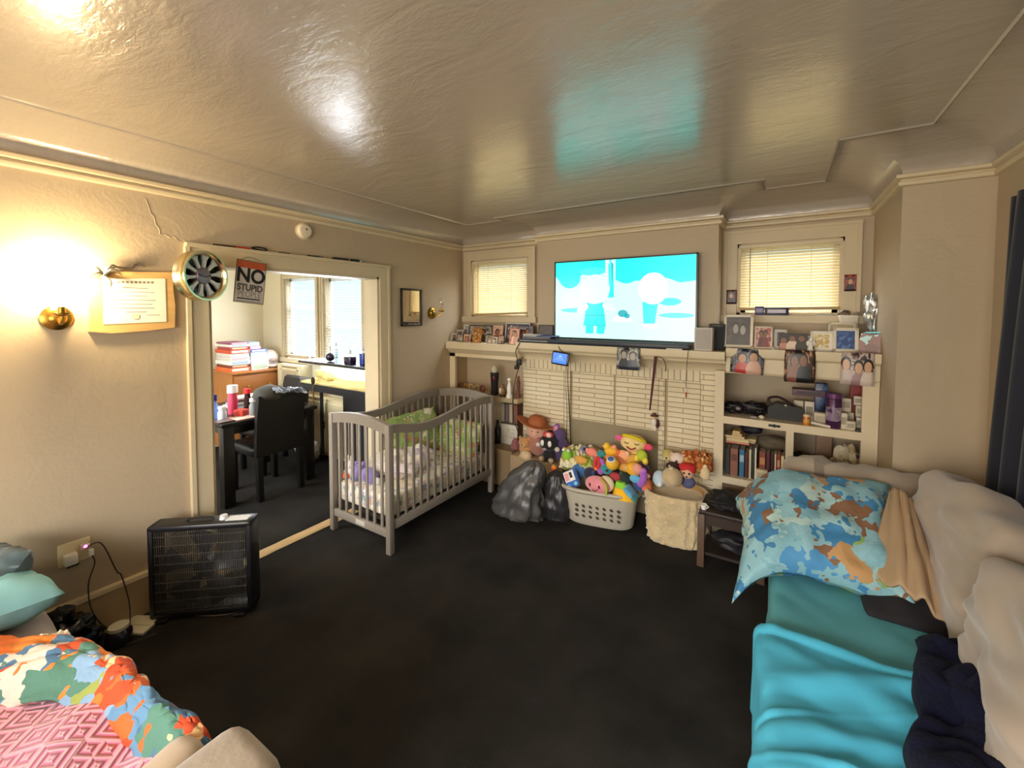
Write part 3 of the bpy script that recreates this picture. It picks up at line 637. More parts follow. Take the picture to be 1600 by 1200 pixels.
# ================================================================ THE BOX FAN
fc = Vector((-2.735, 1.045, 0)); ang = math.atan2(.65, .76)
t = thing('box_fan', 'black square box fan standing on the carpet by the doorway', 'fan', fc, ang)
FR = mat('#17161a', .32, var=.15, name='black fan plastic'); FW, FH, FD = .53, .535, .115
f_ = MB(); q = .035
f_.box(-FW/2, -FW/2+.03, -FD/2, FD/2, .015, FH, .012).box(FW/2-.03, FW/2, -FD/2, FD/2, .015, FH, .012).box(-FW/2, FW/2, -FD/2, FD/2, .015, .05, .012).box(-FW/2, FW/2, -FD/2, FD/2, FH-.035, FH, .012)
obj('frame', f_, FR, t, local=True)
GR = mat('#4b4740', .4, .3, var=.3, vs=20)
for sgn_, nm in ((-1, 'front_grille'), (1, 'rear_grille')):
    g = MB(); yy = sgn_*(FD/2-.008)
    for k in range(44):
        x = -FW/2+.035+(FW-.07)*k/43; g.box(x-.0012, x+.0012, yy-.002, yy+.002, .04, FH-.03)
    for k in range(9):
        z = .06+(FH-.12)*k/8; g.box(-FW/2+.03, FW/2-.03, yy-.0025, yy+.0025, z-.0018, z+.0018)
    obj(nm, g, GR, t, local=True)
obj('motor', MB().cyl((0, -.02, FH/2), (0, .045, FH/2), .055, n=24), BLACK, t, local=True)
bl = MB()
for k in range(5):
    a = 2*PI*k/5+.3
    def bf(u, v, a=a):
        r = .05+.165*u; th = a+(v-.5)*(.62+.25*u); return (r*math.cos(th), -.02+.035*(v-.5), FH/2+r*math.sin(th))
    bl.grid(bf, 6, 5)
obj('blades', bl, mat('#26242a', .4), t, local=True)
obj('control_knob', MB().cyl((.10, 0, FH), (.10, 0, FH+.022), .022, .018, n=18), mat('#cfd2d8', .3), t, local=True)
obj('carry_handle', MB().tube([(-.09, 0, FH-.003), (-.075, 0, FH+.012), (.03, 0, FH+.012), (.045, 0, FH-.003)], .006, 6, 4), FR, t, local=True)
obj('label_strip', MB().box(.12, .235, -.03, .03, FH, FH+.0015), mat('#d8dbe0', .3), t, local=True)
for s_ in (-1, 1): obj('foot', MB().box(s_*.2-.03, s_*.2+.03, -FD/2-.02, FD/2+.02, 0, .016, .004), FR, t, local=True)
pts = [onz(u, v, .008) for u, v in [(398, 925), (403, 932), (392, 948), (365, 958), (330, 962), (290, 960), (262, 955), (235, 965)]]
solo('fan_power_cord', MB().tube(pts, .0035, 6, 5), mat('#6e675e', .5), 'grey power cord curling on the carpet around the box fan base', 'cord')

# bits on the floor next to the wall
pc = onz(212, 975, .012); Rp = RZ(.75)
t = thing('paper_pad', 'pale paper pad lying on the carpet below the outlet cables', 'paper pad', (pc.x, pc.y, 0), .55)
obj('sheets', MB().box(-.10, .10, -.065, .065, .0, .014, .002), mat('#d9d3bd', .6, var=.05), t, local=True)
obj('fold_line', MB().box(-.09, .09, -.012, -.009, .014, .0146), mat('#8f8a78', .6), t, local=True)
pc = onz(178, 1000, .03)
t = thing('glass_jar', 'small dark glass jar with pale lid on the floor beside the paper pad', 'jar', (pc.x-.0, pc.y+.02, 0))
obj('body', MB().lathe([(0, 0), (.045, 0), (.055, .01), (.055, .06), (.04, .08), (0, .08)], (0, 0, 0)), mat('#241d2a', .12), t, local=True)
obj('lid', MB().lathe([(0, .08), (.042, .08), (.042, .096), (0, .098)], (0, 0, 0)), mat('#cfc8ba', .3), t, local=True)
pc = onx(98, 947, -2.88)
mb = MB().sph((-2.885, pc.y, .12), .125, (.9, 1., .95), nz=.35, ns=5, n=40).sph((-2.90, pc.y-.01, .235), .05, (1, 1.2, 1), nz=.5, ns=5)
for v_ in mb.bm.verts: v_.co.x = max(v_.co.x, XL+.032); v_.co.z = max(v_.co.z, .002)
solo('trash_bag', mb, mat('#0d0d10', .22, bump=.5, bs=18), 'shiny black plastic bag slumped against the wall under the outlet', 'bag')
pc = onz(135, 985, .05)
solo('cardboard_box', MB().cb((-2.66, .575, .04), (.16, .10, .08), RZ(.3), .004), mat('#4a3626', .7), 'low brown box half hidden behind the printed blanket', 'box')

# ================================================================ ON THE MANTEL
def photo(i, cols, sc=9., people=None):
    """a printed snapshot: soft background and one to three simple people"""
    rnd = random.Random(i*17+3); m, nt, b = base('photograph'); b.inputs['Roughness'].default_value = .35
    tc = N(nt, 'ShaderNodeTexCoord'); gen = tc.outputs['Generated']
    n = N(nt, 'ShaderNodeTexNoise', Scale=5., Detail=4., Distortion=.6); nt.links.new(gen, n.inputs['Vector'])
    cr = N(nt, 'ShaderNodeValToRGB'); e = cr.color_ramp.elements; e.new(.5)
    for k, c in enumerate((cols[0], cols[-1], cols[3 % len(cols)])): e[k].position = .34+.15*k; e[k].color = lin(c)
    nt.links.new(n.outputs[0], cr.inputs[0]); cur = cr.outputs[0]
    l0 = [lin(c) for c in cols]; grey = all(max(c[:3])-min(c[:3]) < .06 for c in l0)
    skin = lin('#a8a29c') if grey else lin(rnd.choice(['#c9987a', '#8d5f48', '#d8ad90', '#a87858'])); hair = lin('#1c1917')
    def shape(cx, cz, rx, rz, c):
        nonlocal cur
        v = N(nt, 'ShaderNodeVectorMath', operation='SUBTRACT'); nt.links.new(gen, v.inputs[0]); v.inputs[1].default_value = (cx, .5, cz)
        w_ = N(nt, 'ShaderNodeVectorMath', operation='MULTIPLY'); nt.links.new(v.outputs[0], w_.inputs[0]); w_.inputs[1].default_value = (1/rx, 0, 1/rz)
        ln = N(nt, 'ShaderNodeVectorMath', operation='LENGTH'); nt.links.new(w_.outputs[0], ln.inputs[0])
        lt = N(nt, 'ShaderNodeMath', operation='LESS_THAN'); lt.inputs[1].default_value = 1.; nt.links.new(ln.outputs['Value'], lt.inputs[0])
        mx = N(nt, 'ShaderNodeMixRGB'); nt.links.new(lt.outputs[0], mx.inputs[0]); nt.links.new(cur, mx.inputs[1]); mx.inputs[2].default_value = c; cur = mx.outputs[0]
    k = people if people is not None else rnd.choice([1, 2, 2, 3])
    for j in range(k):
        cx = .5+(j-(k-1)/2)*.30+rnd.uniform(-.05, .05); top = rnd.uniform(.52, .70); r = .20 if k == 1 else .13
        shape(cx, top-.52, r*1.7, .42, l0[(2+j*2) % len(l0)]); shape(cx, top+.045, r*1.12, .21, hair); shape(cx, top, r*.85, .165, skin)
    nt.links.new(cur, b.inputs['Base Color']); return m
def frame(u0, u1, v0, v1, y, zb, fcol, fw_, pm, label, tilt=.14, mtw=0., mcol='#ece5d8', name='framed_photo', cat='photo', group=None, dz=None, rough=.4, rz=0):
    um = (u0+u1)/2; p = ony(um, v1, y); s = mpp(p); xa, xb = ony(u0, v1, y).x, ony(u1, v1, y).x; w_ = abs(xb-xa); h = dz or (v1-v0)*s
    t = thing(name, label, cat, ((xa+xb)/2, y, zb), rz, group); M = RX(-tilt).to_4x4(); d = .012
    def bx(*a): mb = MB().box(*a); mb.bm.transform(M); return mb
    if fw_:
        f_ = MB().box(-w_/2, -w_/2+fw_, 0, d, 0, h, .002).box(w_/2-fw_, w_/2, 0, d, 0, h, .002).box(-w_/2, w_/2, 0, d, 0, fw_, .002).box(-w_/2, w_/2, 0, d, h-fw_, h, .002); f_.bm.transform(M)
        obj('frame', f_, mat(fcol, rough), t, local=True)
    if mtw: obj('mount', bx(-w_/2+fw_*.8, w_/2-fw_*.8, .004, .010, fw_*.8, h-fw_*.8), mat(mcol, .6, var=.03), t, local=True)
    k = fw_+mtw; obj('photograph', bx(-w_/2+k, w_/2-k, .003 if mtw else .005, .0085, k, h-k), pm, t, local=True)
    obj('easel_leg', MB().box(-.012, .012, -.001, .001, 0, h*.75, R=RX(.25), piv=(0, 0, h*.75)), DARK, t, local=True).location = (0, .014+h*.75*math.sin(tilt), 0)
    return t
ZL, ZM, ZR = 1.395, 1.425, 1.455
BW = ['#2d2b2b', '#8f8a86', '#5b5755', '#c7c2bb', '#3a3737', '#a59f99']
SK = ['#3b2a26', '#c79a7d', '#7c4a3c', '#e3c9b0', '#8d3a34', '#4d4a57']
# back row first
frame(723, 768, 505, 531, 3.66, ZL, '#d9d2c4', .012, photo(1, BW, people=1), 'cream framed grey photograph standing behind the dark double frame on the mantel', mtw=.008)
frame(731, 768, 506, 532, 3.60, ZL, '#17140f', .010, photo(2, BW, 14), 'black framed dark double photograph behind the upright orange card', mtw=.0)
frame(767, 784, 504, 531, 3.60, ZL, '#d8cfbe', .007, photo(3, ['#b02f28', '#3c332f', '#c9564b', '#8f8574', '#a82d2a', '#e0b9a3'], people=1), 'narrow cream framed photograph of a red shirt on the mantel')
frame(788, 826, 500, 532, 3.62, ZL, '#e8e4dc', .010, photo(4, SK), 'large white framed photo collage left of the disc player stack', mtw=.014, mcol='#4d4a58')
frame(808, 832, 502, 531, 3.57, ZL, '#3b3340', .006, photo(5, ['#4a4453', '#8d8794', '#332c39', '#b1a9b5', '#6a6272']), 'purple grey photograph leaning between the collage and the certificate')
frame(840, 863, 497, 524, 3.55, ZM, '#2c2326', .007, photo(6, ['#4a4244', '#6b6164', '#c9c2bd', '#3b3335', '#574d50'], people=0), 'dark framed award standing on top of the player stack', tilt=.1)
# front row
frame(704, 713, 520, 533, 3.50, ZL, '#cfc7b4', .004, photo(7, BW, 22), 'tiny pale framed snapshot second from the dark blue tin', rz=.1)
frame(713, 723, 521, 533, 3.49, ZL, '#18130f', .006, photo(8, ['#ddd5c6', '#b9ad9c', '#8d8272']), 'tiny black framed snapshot on the mantel edge')
frame(724, 734, 521, 533, 3.49, ZL, '#d6bfae', .004, photo(9, ['#c98f7d', '#e3c7b5', '#8d5a4a', '#d9b5a0'], 18), 'tiny pinkish photo leaning between the black snapshot and orange card')
t = frame(737, 751, 510, 534, 3.48, ZL, '#e0b070', 0, photo(10, ['#d89a45', '#e3b266', '#b5742c', '#e8c489', '#8d4f1e'], 10, people=0), 'orange tan greeting card standing upright on the mantel', name='greeting_card', cat='card')
frame(758, 768, 521, 533, 3.49, ZL, '#c9c2ae', .004, photo(11, ['#b9b3a0', '#d9d3c2', '#8f8a78'], 20), 'tiny pale green snapshot right of the orange card')
frame(768, 777, 523, 533, 3.50, ZL, '#d1cbbb', .003, photo(12, ['#cfc8b5', '#a8a08d', '#e5dfd0'], 20), 'tiniest cream snapshot before the red shirt photograph')
frame(777, 787, 521, 534, 3.48, ZL, '#1d1614', .006, photo(13, ['#d6ccbf', '#6b5248', '#b08b77'], 20), 'small black oval photo frame on the mantel edge')
frame(795, 810, 509, 534, 3.48, ZL, '#d9a48c', .004, photo(14, ['#e0ab92', '#c67d66', '#f0cdb8', '#9d5848', '#dba58e'], 14), 'pink toned photo card standing in front of the white collage', name='photo_card', cat='photo')
frame(712, 722, 505, 520, 3.58, ZL, '#d7d0c2', .004, photo(15, BW, 16), 'small grey photograph propped behind the dark blue tin', dz=.125)
# tin and small things
p = ony(699, 533, 3.56)
t = thing('storage_tin', 'dark blue ribbed tin with bright blue lid at the mantel corner', 'tin', (p.x, 3.56, ZL))
obj('body', MB().lathe([(0, 0), (.048, 0), (.05, .01), (.05, .10), (0, .10)]), mat('#1a2246', .3), t, local=True); obj('lid', MB().lathe([(0, .10), (.052, .10), (.052, .128), (.045, .135), (0, .136)]), mat('#2453a6', .3), t, local=True)
p = ony(692, 533, 3.50)
solo('candle', MB().cyl((p.x+.03, 3.50, ZL), (p.x+.03, 3.50, ZL+.09), .016), mat('#5d3a3a', .5), 'dark red candle squeezed beside the blue tin at the wall', 'candle')
# disc players
sx0, sx1 = ony(812, 535, 3.47).x, ony(866, 535, 3.47).x
ST = [('disc_player', 'black flat disc player at the bottom of the mantel stack', '#1b1a1e', 0, .0, 1., .032), ('media_box', 'silver grey media box second in the mantel stack', '#7f7d80', .03, .1, .9, .025), ('router', 'slim white router on top of the mantel stack', '#dcd9d4', .03, .12, .62, .018)]
z = ZM
for nm, lb, c, off, a, b, h in ST:
    t = thing(nm, lb, 'electronics', ((sx0+sx1)/2, 3.50, z)); X0, X1 = sx0+(sx1-sx0)*a, sx0+(sx1-sx0)*b
    obj('case', MB().box(X0, X1, 3.43+off, 3.58, z, z+h, .004), mat(c, .35), t); obj('front_strip', MB().box(X0+.02, X1-.02, 3.4285+off, 3.431+off, z+h*.35, z+h*.65), mat('#3d3c42' if c != '#1b1a1e' else '#8a888c', .3), t); z += h
solo('game_case', MB().box(sx0+.19, sx1+.03, 3.46, 3.55, z-.018, z-.004, .002, R=RZ(.15)), mat('#2b4f8a', .3), 'blue case leaning over the player stack next to the television', 'case')

# television
TY = 3.52
q = [ony(868, 411, TY), ony(1090, 396, TY), ony(1086, 529, TY), ony(868, 527, TY)]
tx0, tx1, tz0, tz1 = q[0].x, (q[1].x+q[2].x)/2, ZM+.058, (q[0].z+q[1].z)/2
t = thing('television', 'large flat television showing a bright turquoise cartoon scene on the mantel', 'television', ((tx0+tx1)/2, TY, ZM))
obj('housing', MB().box(tx0-.006, tx1+.006, TY+.004, TY+.045, tz0-.012, tz1+.006, .004), mat('#131722', .3), t)
e_ = .012; obj('bezel', MB().box(tx0-.008, tx0+.004, TY-.004, TY+.01, tz0-.014, tz1+.008).box(tx1-.004, tx1+.008, TY-.004, TY+.01, tz0-.014, tz1+.008).box(tx0-.008, tx1+.008, TY-.004, TY+.01, tz0-.014, tz0).box(tx0-.008, tx1+.008, TY-.004, TY+.01, tz1-.003, tz1+.008), mat('#12141c', .25), t)
TVS = 1.12
obj('screen', MB().box(tx0, tx1, TY, TY+.006, tz0, tz1), emat('#c4fff6', TVS, 'screen glow pale'), t)
tw, th_ = tx1-tx0, tz1-tz0
def ell(mb, cx, cz, rx, rz, k, a0=0, n=28):
    A = [mb.bm.verts.new((tx0+tw*(cx+rx*math.cos(2*PI*i/n)*math.cos(a0)-rz*math.sin(2*PI*i/n)*math.sin(a0)*th_/tw), TY-.0004*k, tz0+th_*(cz+rx*math.cos(2*PI*i/n)*math.sin(a0)*tw/th_+rz*math.sin(2*PI*i/n)*math.cos(a0)))) for i in range(n)]
    mb.bm.faces.new(A); return mb
def pol(mb, pts, k): mb.bm.faces.new([mb.bm.verts.new((tx0+tw*a, TY-.0004*k, tz0+th_*b)) for a, b in pts]); return mb
TEAL, TEAL2, PALE, LILAC, DEEP = emat('#00f4e6', TVS, 'screen turquoise'), emat('#3feee6', TVS, 'screen light turquoise'), emat('#d2fff6', TVS, 'screen white'), emat('#e6eef4', TVS, 'screen lilac white'), emat('#22b9c4', .9, 'screen deep teal')
m_ = MB(); pol(m_, [(0, 1), (.40, 1), (.40, .84), (.33, .80), (.22, .83), (.16, .72), (.10, .69), (.04, .74), (0, .82)], 1); pol(m_, [(.47, 1), (1, 1), (1, .70), (.90, .68), (.82, .74), (.74, .70), (.62, .72), (.52, .70), (.47, .74)], 1)
ell(m_, .12, .78, .085, .13, 1.5); ell(m_, .55, .78, .07, .09, 1.5); ell(m_, .84, .46, .07, .045, 1.5); pol(m_, [(.415, .94), (.455, .94), (.46, .52), (.42, .52)], 1.5)
pol(m_, [(.26, .46), (.38, .46), (.405, .16), (.23, .16)], 2); pol(m_, [(.66, .46), (.765, .46), (.745, .20), (.67, .20)], 2); pol(m_, [(.25, .16), (.31, .16), (.31, .06), (.25, .06)], 2); pol(m_, [(.335, .16), (.40, .16), (.39, .06), (.335, .06)], 2)
obj('screen_pattern', m_, TEAL, t)
m_ = MB(); pol(m_, [(.425, 1), (.44, 1), (.445, .7), (.43, .6)], 1.8); ell(m_, .17, .36, .12, .03, 1); ell(m_, .88, .3, .11, .03, 1); ell(m_, .3, .86, .1, .05, 1.8); obj('screen_pattern', m_, TEAL2, t)
m_ = MB(); ell(m_, .315, .63, .115, .19, 2.4); ell(m_, .225, .38, .05, .045, 2.4, .5); ell(m_, .425, .40, .05, .045, 2.4, -.3); pol(m_, [(.395, 1), (.415, 1), (.425, .6), (.41, .5), (.40, .5)], 2.5); obj('screen_pattern', m_, PALE, t)
m_ = MB(); ell(m_, .73, .62, .10, .19, 2.4); pol(m_, [(.44, .22), (.49, .31), (.57, .31), (.60, .22)], 2.4); ell(m_, .72, .17, .05, .03, 2.6); obj('screen_pattern', m_, LILAC, t)
m_ = MB(); ell(m_, .525, .32, .035, .045, 2.8); ell(m_, .555, .29, .02, .03, 2.8)
pol(m_, [(.235, .30), (.40, .30), (.40, .292), (.235, .292)], 3); pol(m_, [(.245, .17), (.40, .17), (.40, .163), (.245, .163)], 3); pol(m_, [(.44, .955), (.452, .955), (.447, .72), (.443, .72)], 3)
obj('screen_pattern', m_, DEEP, t)
for a in (.12, .88): obj('foot', MB().box(tx0+tw*a-.02, tx0+tw*a+.02, TY-.07, TY+.07, ZM, ZM+.012, .003).box(tx0+tw*a-.012, tx0+tw*a+.012, TY+.01, TY+.035, ZM, tz0), BLACK, t)
t = thing('soundbar', 'long black soundbar lying under the television screen', 'soundbar', ((tx0+tx1)/2, 3.44, ZM))
obj('body', MB().box(tx0-.02, tx1-.02, 3.405, 3.446, ZM, ZM+.046, .01), mat('#1c2436', .4), t); obj('end_cap', MB().box(tx0-.024, tx0+.0, 3.404, 3.447, ZM+.001, ZM+.047, .008), BLACK, t); obj('end_cap', MB().box(tx1-.04, tx1-.016, 3.404, 3.447, ZM+.001, ZM+.047, .008), BLACK, t)
p = ony(985, 540, 3.40); solo('remote_control', MB().box(p.x+.28, p.x+.40, 3.393, 3.402, ZM, ZM+.010, .002), mat('#d9d4c6', .4), 'pale slim remote at the mantel edge below the soundbar', 'remote')

# speakers by the television
p = ony(1100, 543, 3.45); s = mpp(p)
t = thing('speaker', 'small white box speaker beside the television', 'speaker', (p.x, 3.47, ZM))
obj('cabinet', MB().box(p.x-.065, p.x+.06, 3.42, 3.52, ZM, ZM+.172, .006), mat('#d2cdc8', .4), t); obj('front_grille', MB().box(p.x-.055, p.x+.05, 3.416, 3.421, ZM+.012, ZM+.160, .003), mat('#bab4b2', .8), t)
p = ony(1120, 543, 3.52)
t = thing('speaker', 'tall black speaker tucked behind the white box speaker', 'speaker', (p.x, 3.55, ZM))
obj('cabinet', MB().box(p.x-.06, p.x+.055, 3.53, 3.595, ZM, ZM+.20, .008), mat('#232528', .4), t); obj('front_grille', MB().box(p.x-.05, p.x+.045, 3.526, 3.531, ZM+.015, ZM+.18, .003), mat('#2e3134', .8), t)

# blue lit display stuck to the mantel
p = ony(876, 560, 3.375); s = mpp(p); Md = place(Vector((p.x, 3.372, p.z)), RY(.10) @ RX(-.1))
t = thing('digital_display', 'small black framed display with glowing blue screen fixed to the mantel front', 'display', (p.x, 3.372, p.z-.06))
def dsp(nm, m, *a, **k): mb = MB().box(*a, **k); mb.bm.transform(Md); return obj(nm, mb, m, t)
dsp('case', mat('#12131c', .3), -.085, .085, -.012, .012, -.06, .06, bev=.012)
dsp('screen', emat('#2f7df0', 1.1, 'blue screen'), -.07, .066, -.0135, -.0122, -.045, .046)
mb = MB().box(-.03, .035, -.0142, -.0136, -.004, .002).box(-.012, .016, -.0142, -.0136, .012, .026).box(-.05, .055, -.0142, -.0136, -.018, -.015); mb.bm.transform(Md); obj('screen_text', mb, emat('#8fc0ff', 1., 'screen text'), t)
def hang(name, pts, r, m, label, cat='cord'):
    return solo(name, MB().tube(pts, r, 6, 5), m, label, cat)
P_ = lambda u, v, y: ony(u, v, y)
hang('power_cable', [P_(872, 536, 3.40), P_(874, 545, 3.375), P_(880, 550, 3.37)], .003, BLACK, 'short black cable from the soundbar down to the blue display', 'cable')
hang('power_cable', [P_(888, 570, 3.37), P_(887, 590, 3.45), P_(889, 630, 3.55), P_(891, 680, 3.54), P_(893, 708, 3.52)], .004, BLACK, 'black cable hanging from the blue display down the bricks', 'cable')
hang('power_cable', [P_(885, 573, 3.37), P_(884, 600, 3.47), P_(886, 650, 3.55), P_(884, 700, 3.52)], .0025, DARK, 'thinner cable running alongside the black one from the blue display', 'cable')
hang('power_cable', [P_(812, 536, 3.375), P_(806, 548, 3.39), P_(808, 560, 3.42), P_(812, 570, 3.45), P_(806, 590, 3.46), P_(801, 630, 3.46), P_(806, 665, 3.45), P_(816, 690, 3.44)], .004, CORD, 'dark cable drooping from the player stack past the corner shelves', 'cable')
pl = MB().cb(P_(811, 566, 3.44), (.05, .04, .06), bev=.01).cb(P_(807, 574, 3.44), (.035, .035, .04), bev=.008)
solo('power_adapter', pl, BLACK, 'black adapter block dangling on the cable at the shelf corner', 'adapter')
t = thing('pull_cord', 'thin dark cord with a red tip hanging below the white speaker', 'cord', P_(1071, 622, 3.53))
obj('string', MB().tube([P_(1076, 541, 3.372), P_(1074, 560, 3.37), P_(1072, 590, 3.45), P_(1072, 606, 3.53)], .0022, 6, 4), CORD, t); obj('clear_sleeve', MB().cyl(P_(1072, 606, 3.53), P_(1072, 613, 3.53), .004, n=10), WHITE, t); obj('red_tip', MB().cyl(P_(1072, 613, 3.53), P_(1072, 622, 3.53), .006, .003, n=10), RED, t)
t = thing('lanyard', 'dark maroon lanyard hanging from the mantel with a small figurine', 'lanyard', P_(1022, 640, 3.52))
MAR = mat('#4a1418', .7)
for (u0, v0, y0), (u1, v1, y1), r in [((1025, 556, 3.40), (1022, 636, 3.53), .010)]:
    a, b = P_(u0, v0, y0), P_(u1, v1, y1); obj('strap', MB().prism([(a.x-.012, a.z), (a.x+.012, a.z), (b.x+.006, b.z), (b.x-.006, b.z)], 1, 3.395, 3.40), MAR, t)
obj('loop', MB().tube([P_(1026, 557, 3.395), P_(1035, 560, 3.40), P_(1040, 570, 3.42), P_(1040, 580, 3.54)], .004, 6, 5), mat('#7a5648', .7), t)
c0 = P_(1022, 660, 3.53); s = mpp(c0)
t = thing('key_charm', 'small figurine in brown hat and white shirt dangling from the maroon lanyard', 'figurine', c0-Vector((0, 0, .07)))
obj('body', MB().sph(c0+Vector((0, 0, .0)), .028, (.8, .6, 1.3)).sph(c0+Vector((.01, 0, -.045)), .016, (.8, .7, 1.6)).sph(c0+Vector((-.012, 0, -.045)), .014, (.8, .7, 1.6)).sph(c0+Vector((-.03, -.005, .0)), .012, (.7, .7, 1.7)), mat('#e6dfd2', .6), t)
obj('coat', MB().sph(c0+Vector((.022, .005, -.01)), .024, (.8, .6, 1.5)), mat('#43181e', .6), t); obj('head', MB().sph(c0+Vector((0, -.004, .045)), .018), mat('#e7c8a8', .6), t); obj('hat', MB().lathe([(0, .052), (.032, .052), (.030, .058), (.017, .062), (.014, .078), (0, .08)], c0), mat('#5e2e1c', .6), t)

def card(u0, u1, v0, v1, y, pm, label, name='photo_print', curl=.0, rot=0., group=None):
    """an unframed photograph stuck or hung flat against the shelf edge"""
    c = ony((u0+u1)/2, (v0+v1)/2, y); s = mpp(c); xa, xb = ony(u0, v1, y).x, ony(u1, v1, y).x; w_, h = abs(xb-xa), (v1-v0)*s
    def f(u, v): return (-w_/2+w_*u, curl*(u-.5)**2*4*w_*.2-curl*(1-v)*.02, -h/2+h*v)
    mb = MB().grid(f, 8, 6); mb.bm.transform(place(c, RY(rot)))
    o = obj(name, mb, pm, None, mods=[('SOLIDIFY', dict(thickness=.0012))]); recentre(o); o['label'] = label; o['category'] = 'photo'; return o
card(963, 1000, 543, 578, 3.375, photo(20, ['#1c2130', '#5d6470', '#2f3546', '#cfcfc8', '#3a4152', '#a9aaa6', '#8d8f90'], 11, people=2), 'black and white photo print taped to the mantel below the television', curl=.3)

# ================================================================ ALCOVE SHELF
frame(1130, 1176, 492, 543, 3.53, ZR, '#e6dccb', .018, photo(21, ['#3d3330', '#4a3f3b', '#2f2726', '#574b47', '#3a302e'], 7, people=2), 'large cream frame with a dark photo at the left end of the alcove shelf', tilt=.1, mtw=.0)
frame(1178, 1207, 510, 545, 3.49, ZR, '#c9b9a8', .007, photo(22, ['#8d3a3a', '#c98f86', '#5d2a2c', '#e3cfc3', '#7a3132', '#b86a5e'], 16, people=2), 'small frame with a red toned couple photo on the alcove shelf', mtw=.004)
frame(1209, 1230, 508, 538, 3.56, ZR, '#d5d3d0', .012, photo(23, ['#26222a', '#4d4650', '#1a171d', '#6f6974'], 12, people=1), 'silver frame with a black portrait behind the family photo', mtw=.006)
frame(1217, 1262, 519, 545, 3.49, ZR, '#2a1f1c', .002, photo(24, ['#2b1d1b', '#5a3128', '#c58a72', '#3a2522', '#e8d3c2', '#9b4c3e', '#231815'], 11, people=3), 'wide dark family photograph leaning at the front of the alcove shelf', name='photo_print', cat='photo')
frame(1242, 1273, 505, 528, 3.60, ZR, '#6d6558', .007, photo(25, ['#b7b1a5', '#d3cec4', '#8f897e'], 10, people=0), 'grey framed landscape photo half hidden behind the yellow photograph', mtw=.01)
frame(1266, 1302, 514, 545, 3.51, ZR, '#ece6dc', .014, photo(26, ['#c9a43a', '#e3dcd0', '#b58a2a', '#f2ece2', '#8f7a3a', '#dcc27a'], 14, people=0), 'white frame with a yellow and white photo on the alcove shelf', mtw=.008, mcol='#f3efe8')
frame(1301, 1342, 508, 546, 3.50, ZR, '#e4dccc', .02, photo(27, ['#26457f', '#3f6ab0', '#1d2f5a', '#5d86c4', '#8f9fb4', '#2b4c8c'], 8, people=0), 'wide cream frame with a deep blue photo on the alcove shelf', mtw=.0)
frame(1295, 1338, 502, 520, 3.66, ZR, '#e0d6c3', .012, photo(28, ['#cdbf9f', '#e2d8bf', '#b3a482'], 9, people=0), 'cream frame mostly hidden behind the deep blue photo', dz=.19)
# discs and boxes on the window sill behind
def boxt(name, label, cat, u0, u1, v0, v1, y, zb, dy, m, rz=0, lid=None, group=None, bev=.003, h=None, strip=None):
    """an upright carton: body plus lid or label strip, footprint and height read at depth y"""
    xa, xb = ony(u0, v1, y).x, ony(u1, v1, y).x; hh = h or (v1-v0)*mpp(ony((u0+u1)/2, v1, y)); w_ = abs(xb-xa)
    t = thing(name, label, cat, ((xa+xb)/2, y, zb), rz, group)
    obj('body', MB().box(-w_/2, w_/2, 0, dy, 0, hh, bev), m, t, local=True)
    if lid: obj('lid', MB().box(-w_/2-.002, w_/2+.002, -.002, dy+.002, hh-.012, hh+.004, bev), lid, t, local=True)
    if strip: obj('label_panel', MB().box(-w_/2*.75, w_/2*.75, -.0012, .0003, hh*.3, hh*.75), strip, t, local=True)
    return t
sz = W2[2]
VIO = mat('#4a437c', .4); NAVY = mat('#1f2140', .4)
boxt('disc_case', 'violet disc case on the window sill behind the red toned couple photo', 'case', 1179, 1193, 496, 508, 3.80, sz, .03, VIO, strip=mat('#8d86b8', .4), h=.07)
boxt('disc_case', 'long navy disc case lying on the window sill beneath the blind', 'case', 1194, 1232, 496, 507, 3.80, sz, .03, NAVY, strip=mat('#c9c4d6', .4), h=.06)
p = ony(1288, 493, 3.80); solo('paper_sheet', MB().box(p.x-.05, p.x+.05, 3.80, 3.84, sz, sz+.004), mat('#a9bfd6', .6), 'pale blue paper lying on the bright window sill', 'paper')
# ornaments
p = ony(1267, 545, 3.47)
t = thing('figurine', 'little white angel figurine between two framed photos', 'figurine', (p.x, 3.47, ZR))
obj('body', MB().lathe([(0, 0), (.02, 0), (.022, .004), (.015, .04), (.008, .06), (0, .062)]).sph((0, 0, .072), .013), WHITE, t, local=True); obj('wing', MB().sph((-.014, .006, .05), .013, (1, .4, 1.5)).sph((.014, .006, .05), .013, (1, .4, 1.5)), WHITE, t, local=True); obj('base', MB().cyl((.012, -.01, 0), (.012, -.01, .03), .006), DARK, t, local=True)
t = boxt('white_box', 'square white box standing on the shelf below the hung toddler photo', 'box', 1312, 1340, 482, 520, 3.74, ZR, .09, mat('#ddd6c8', .5), h=.235, lid=mat('#e6e0d2', .5))
zb_ = ZR+.24
p = ony(1321, 478, 3.76)
t = thing('trinket_box', 'small brown trinket with rounded lid on top of the white box', 'trinket', (p.x+.0, 3.785, zb_)); obj('body', MB().box(-.03, .03, -.02, .02, 0, .018, .004), mat('#6a5440', .5), t, local=True); obj('lid', MB().sph((0, 0, .018), .03, (1, .66, .6)), mat('#4e4134', .4), t, local=True)
solo('pebble', MB().sph((p.x+.065, 3.775, zb_+.010), .017, (1.2, .8, .6), nz=.1), mat('#8d8272', .5), 'rounded stone on the white box beside the trinket', 'stone')
p = ony(1360, 545, 3.53)
t = thing('gift_bag', 'turquoise and brown printed bag at the right end of the alcove shelf', 'bag', (p.x, 3.53, ZR), -.2)
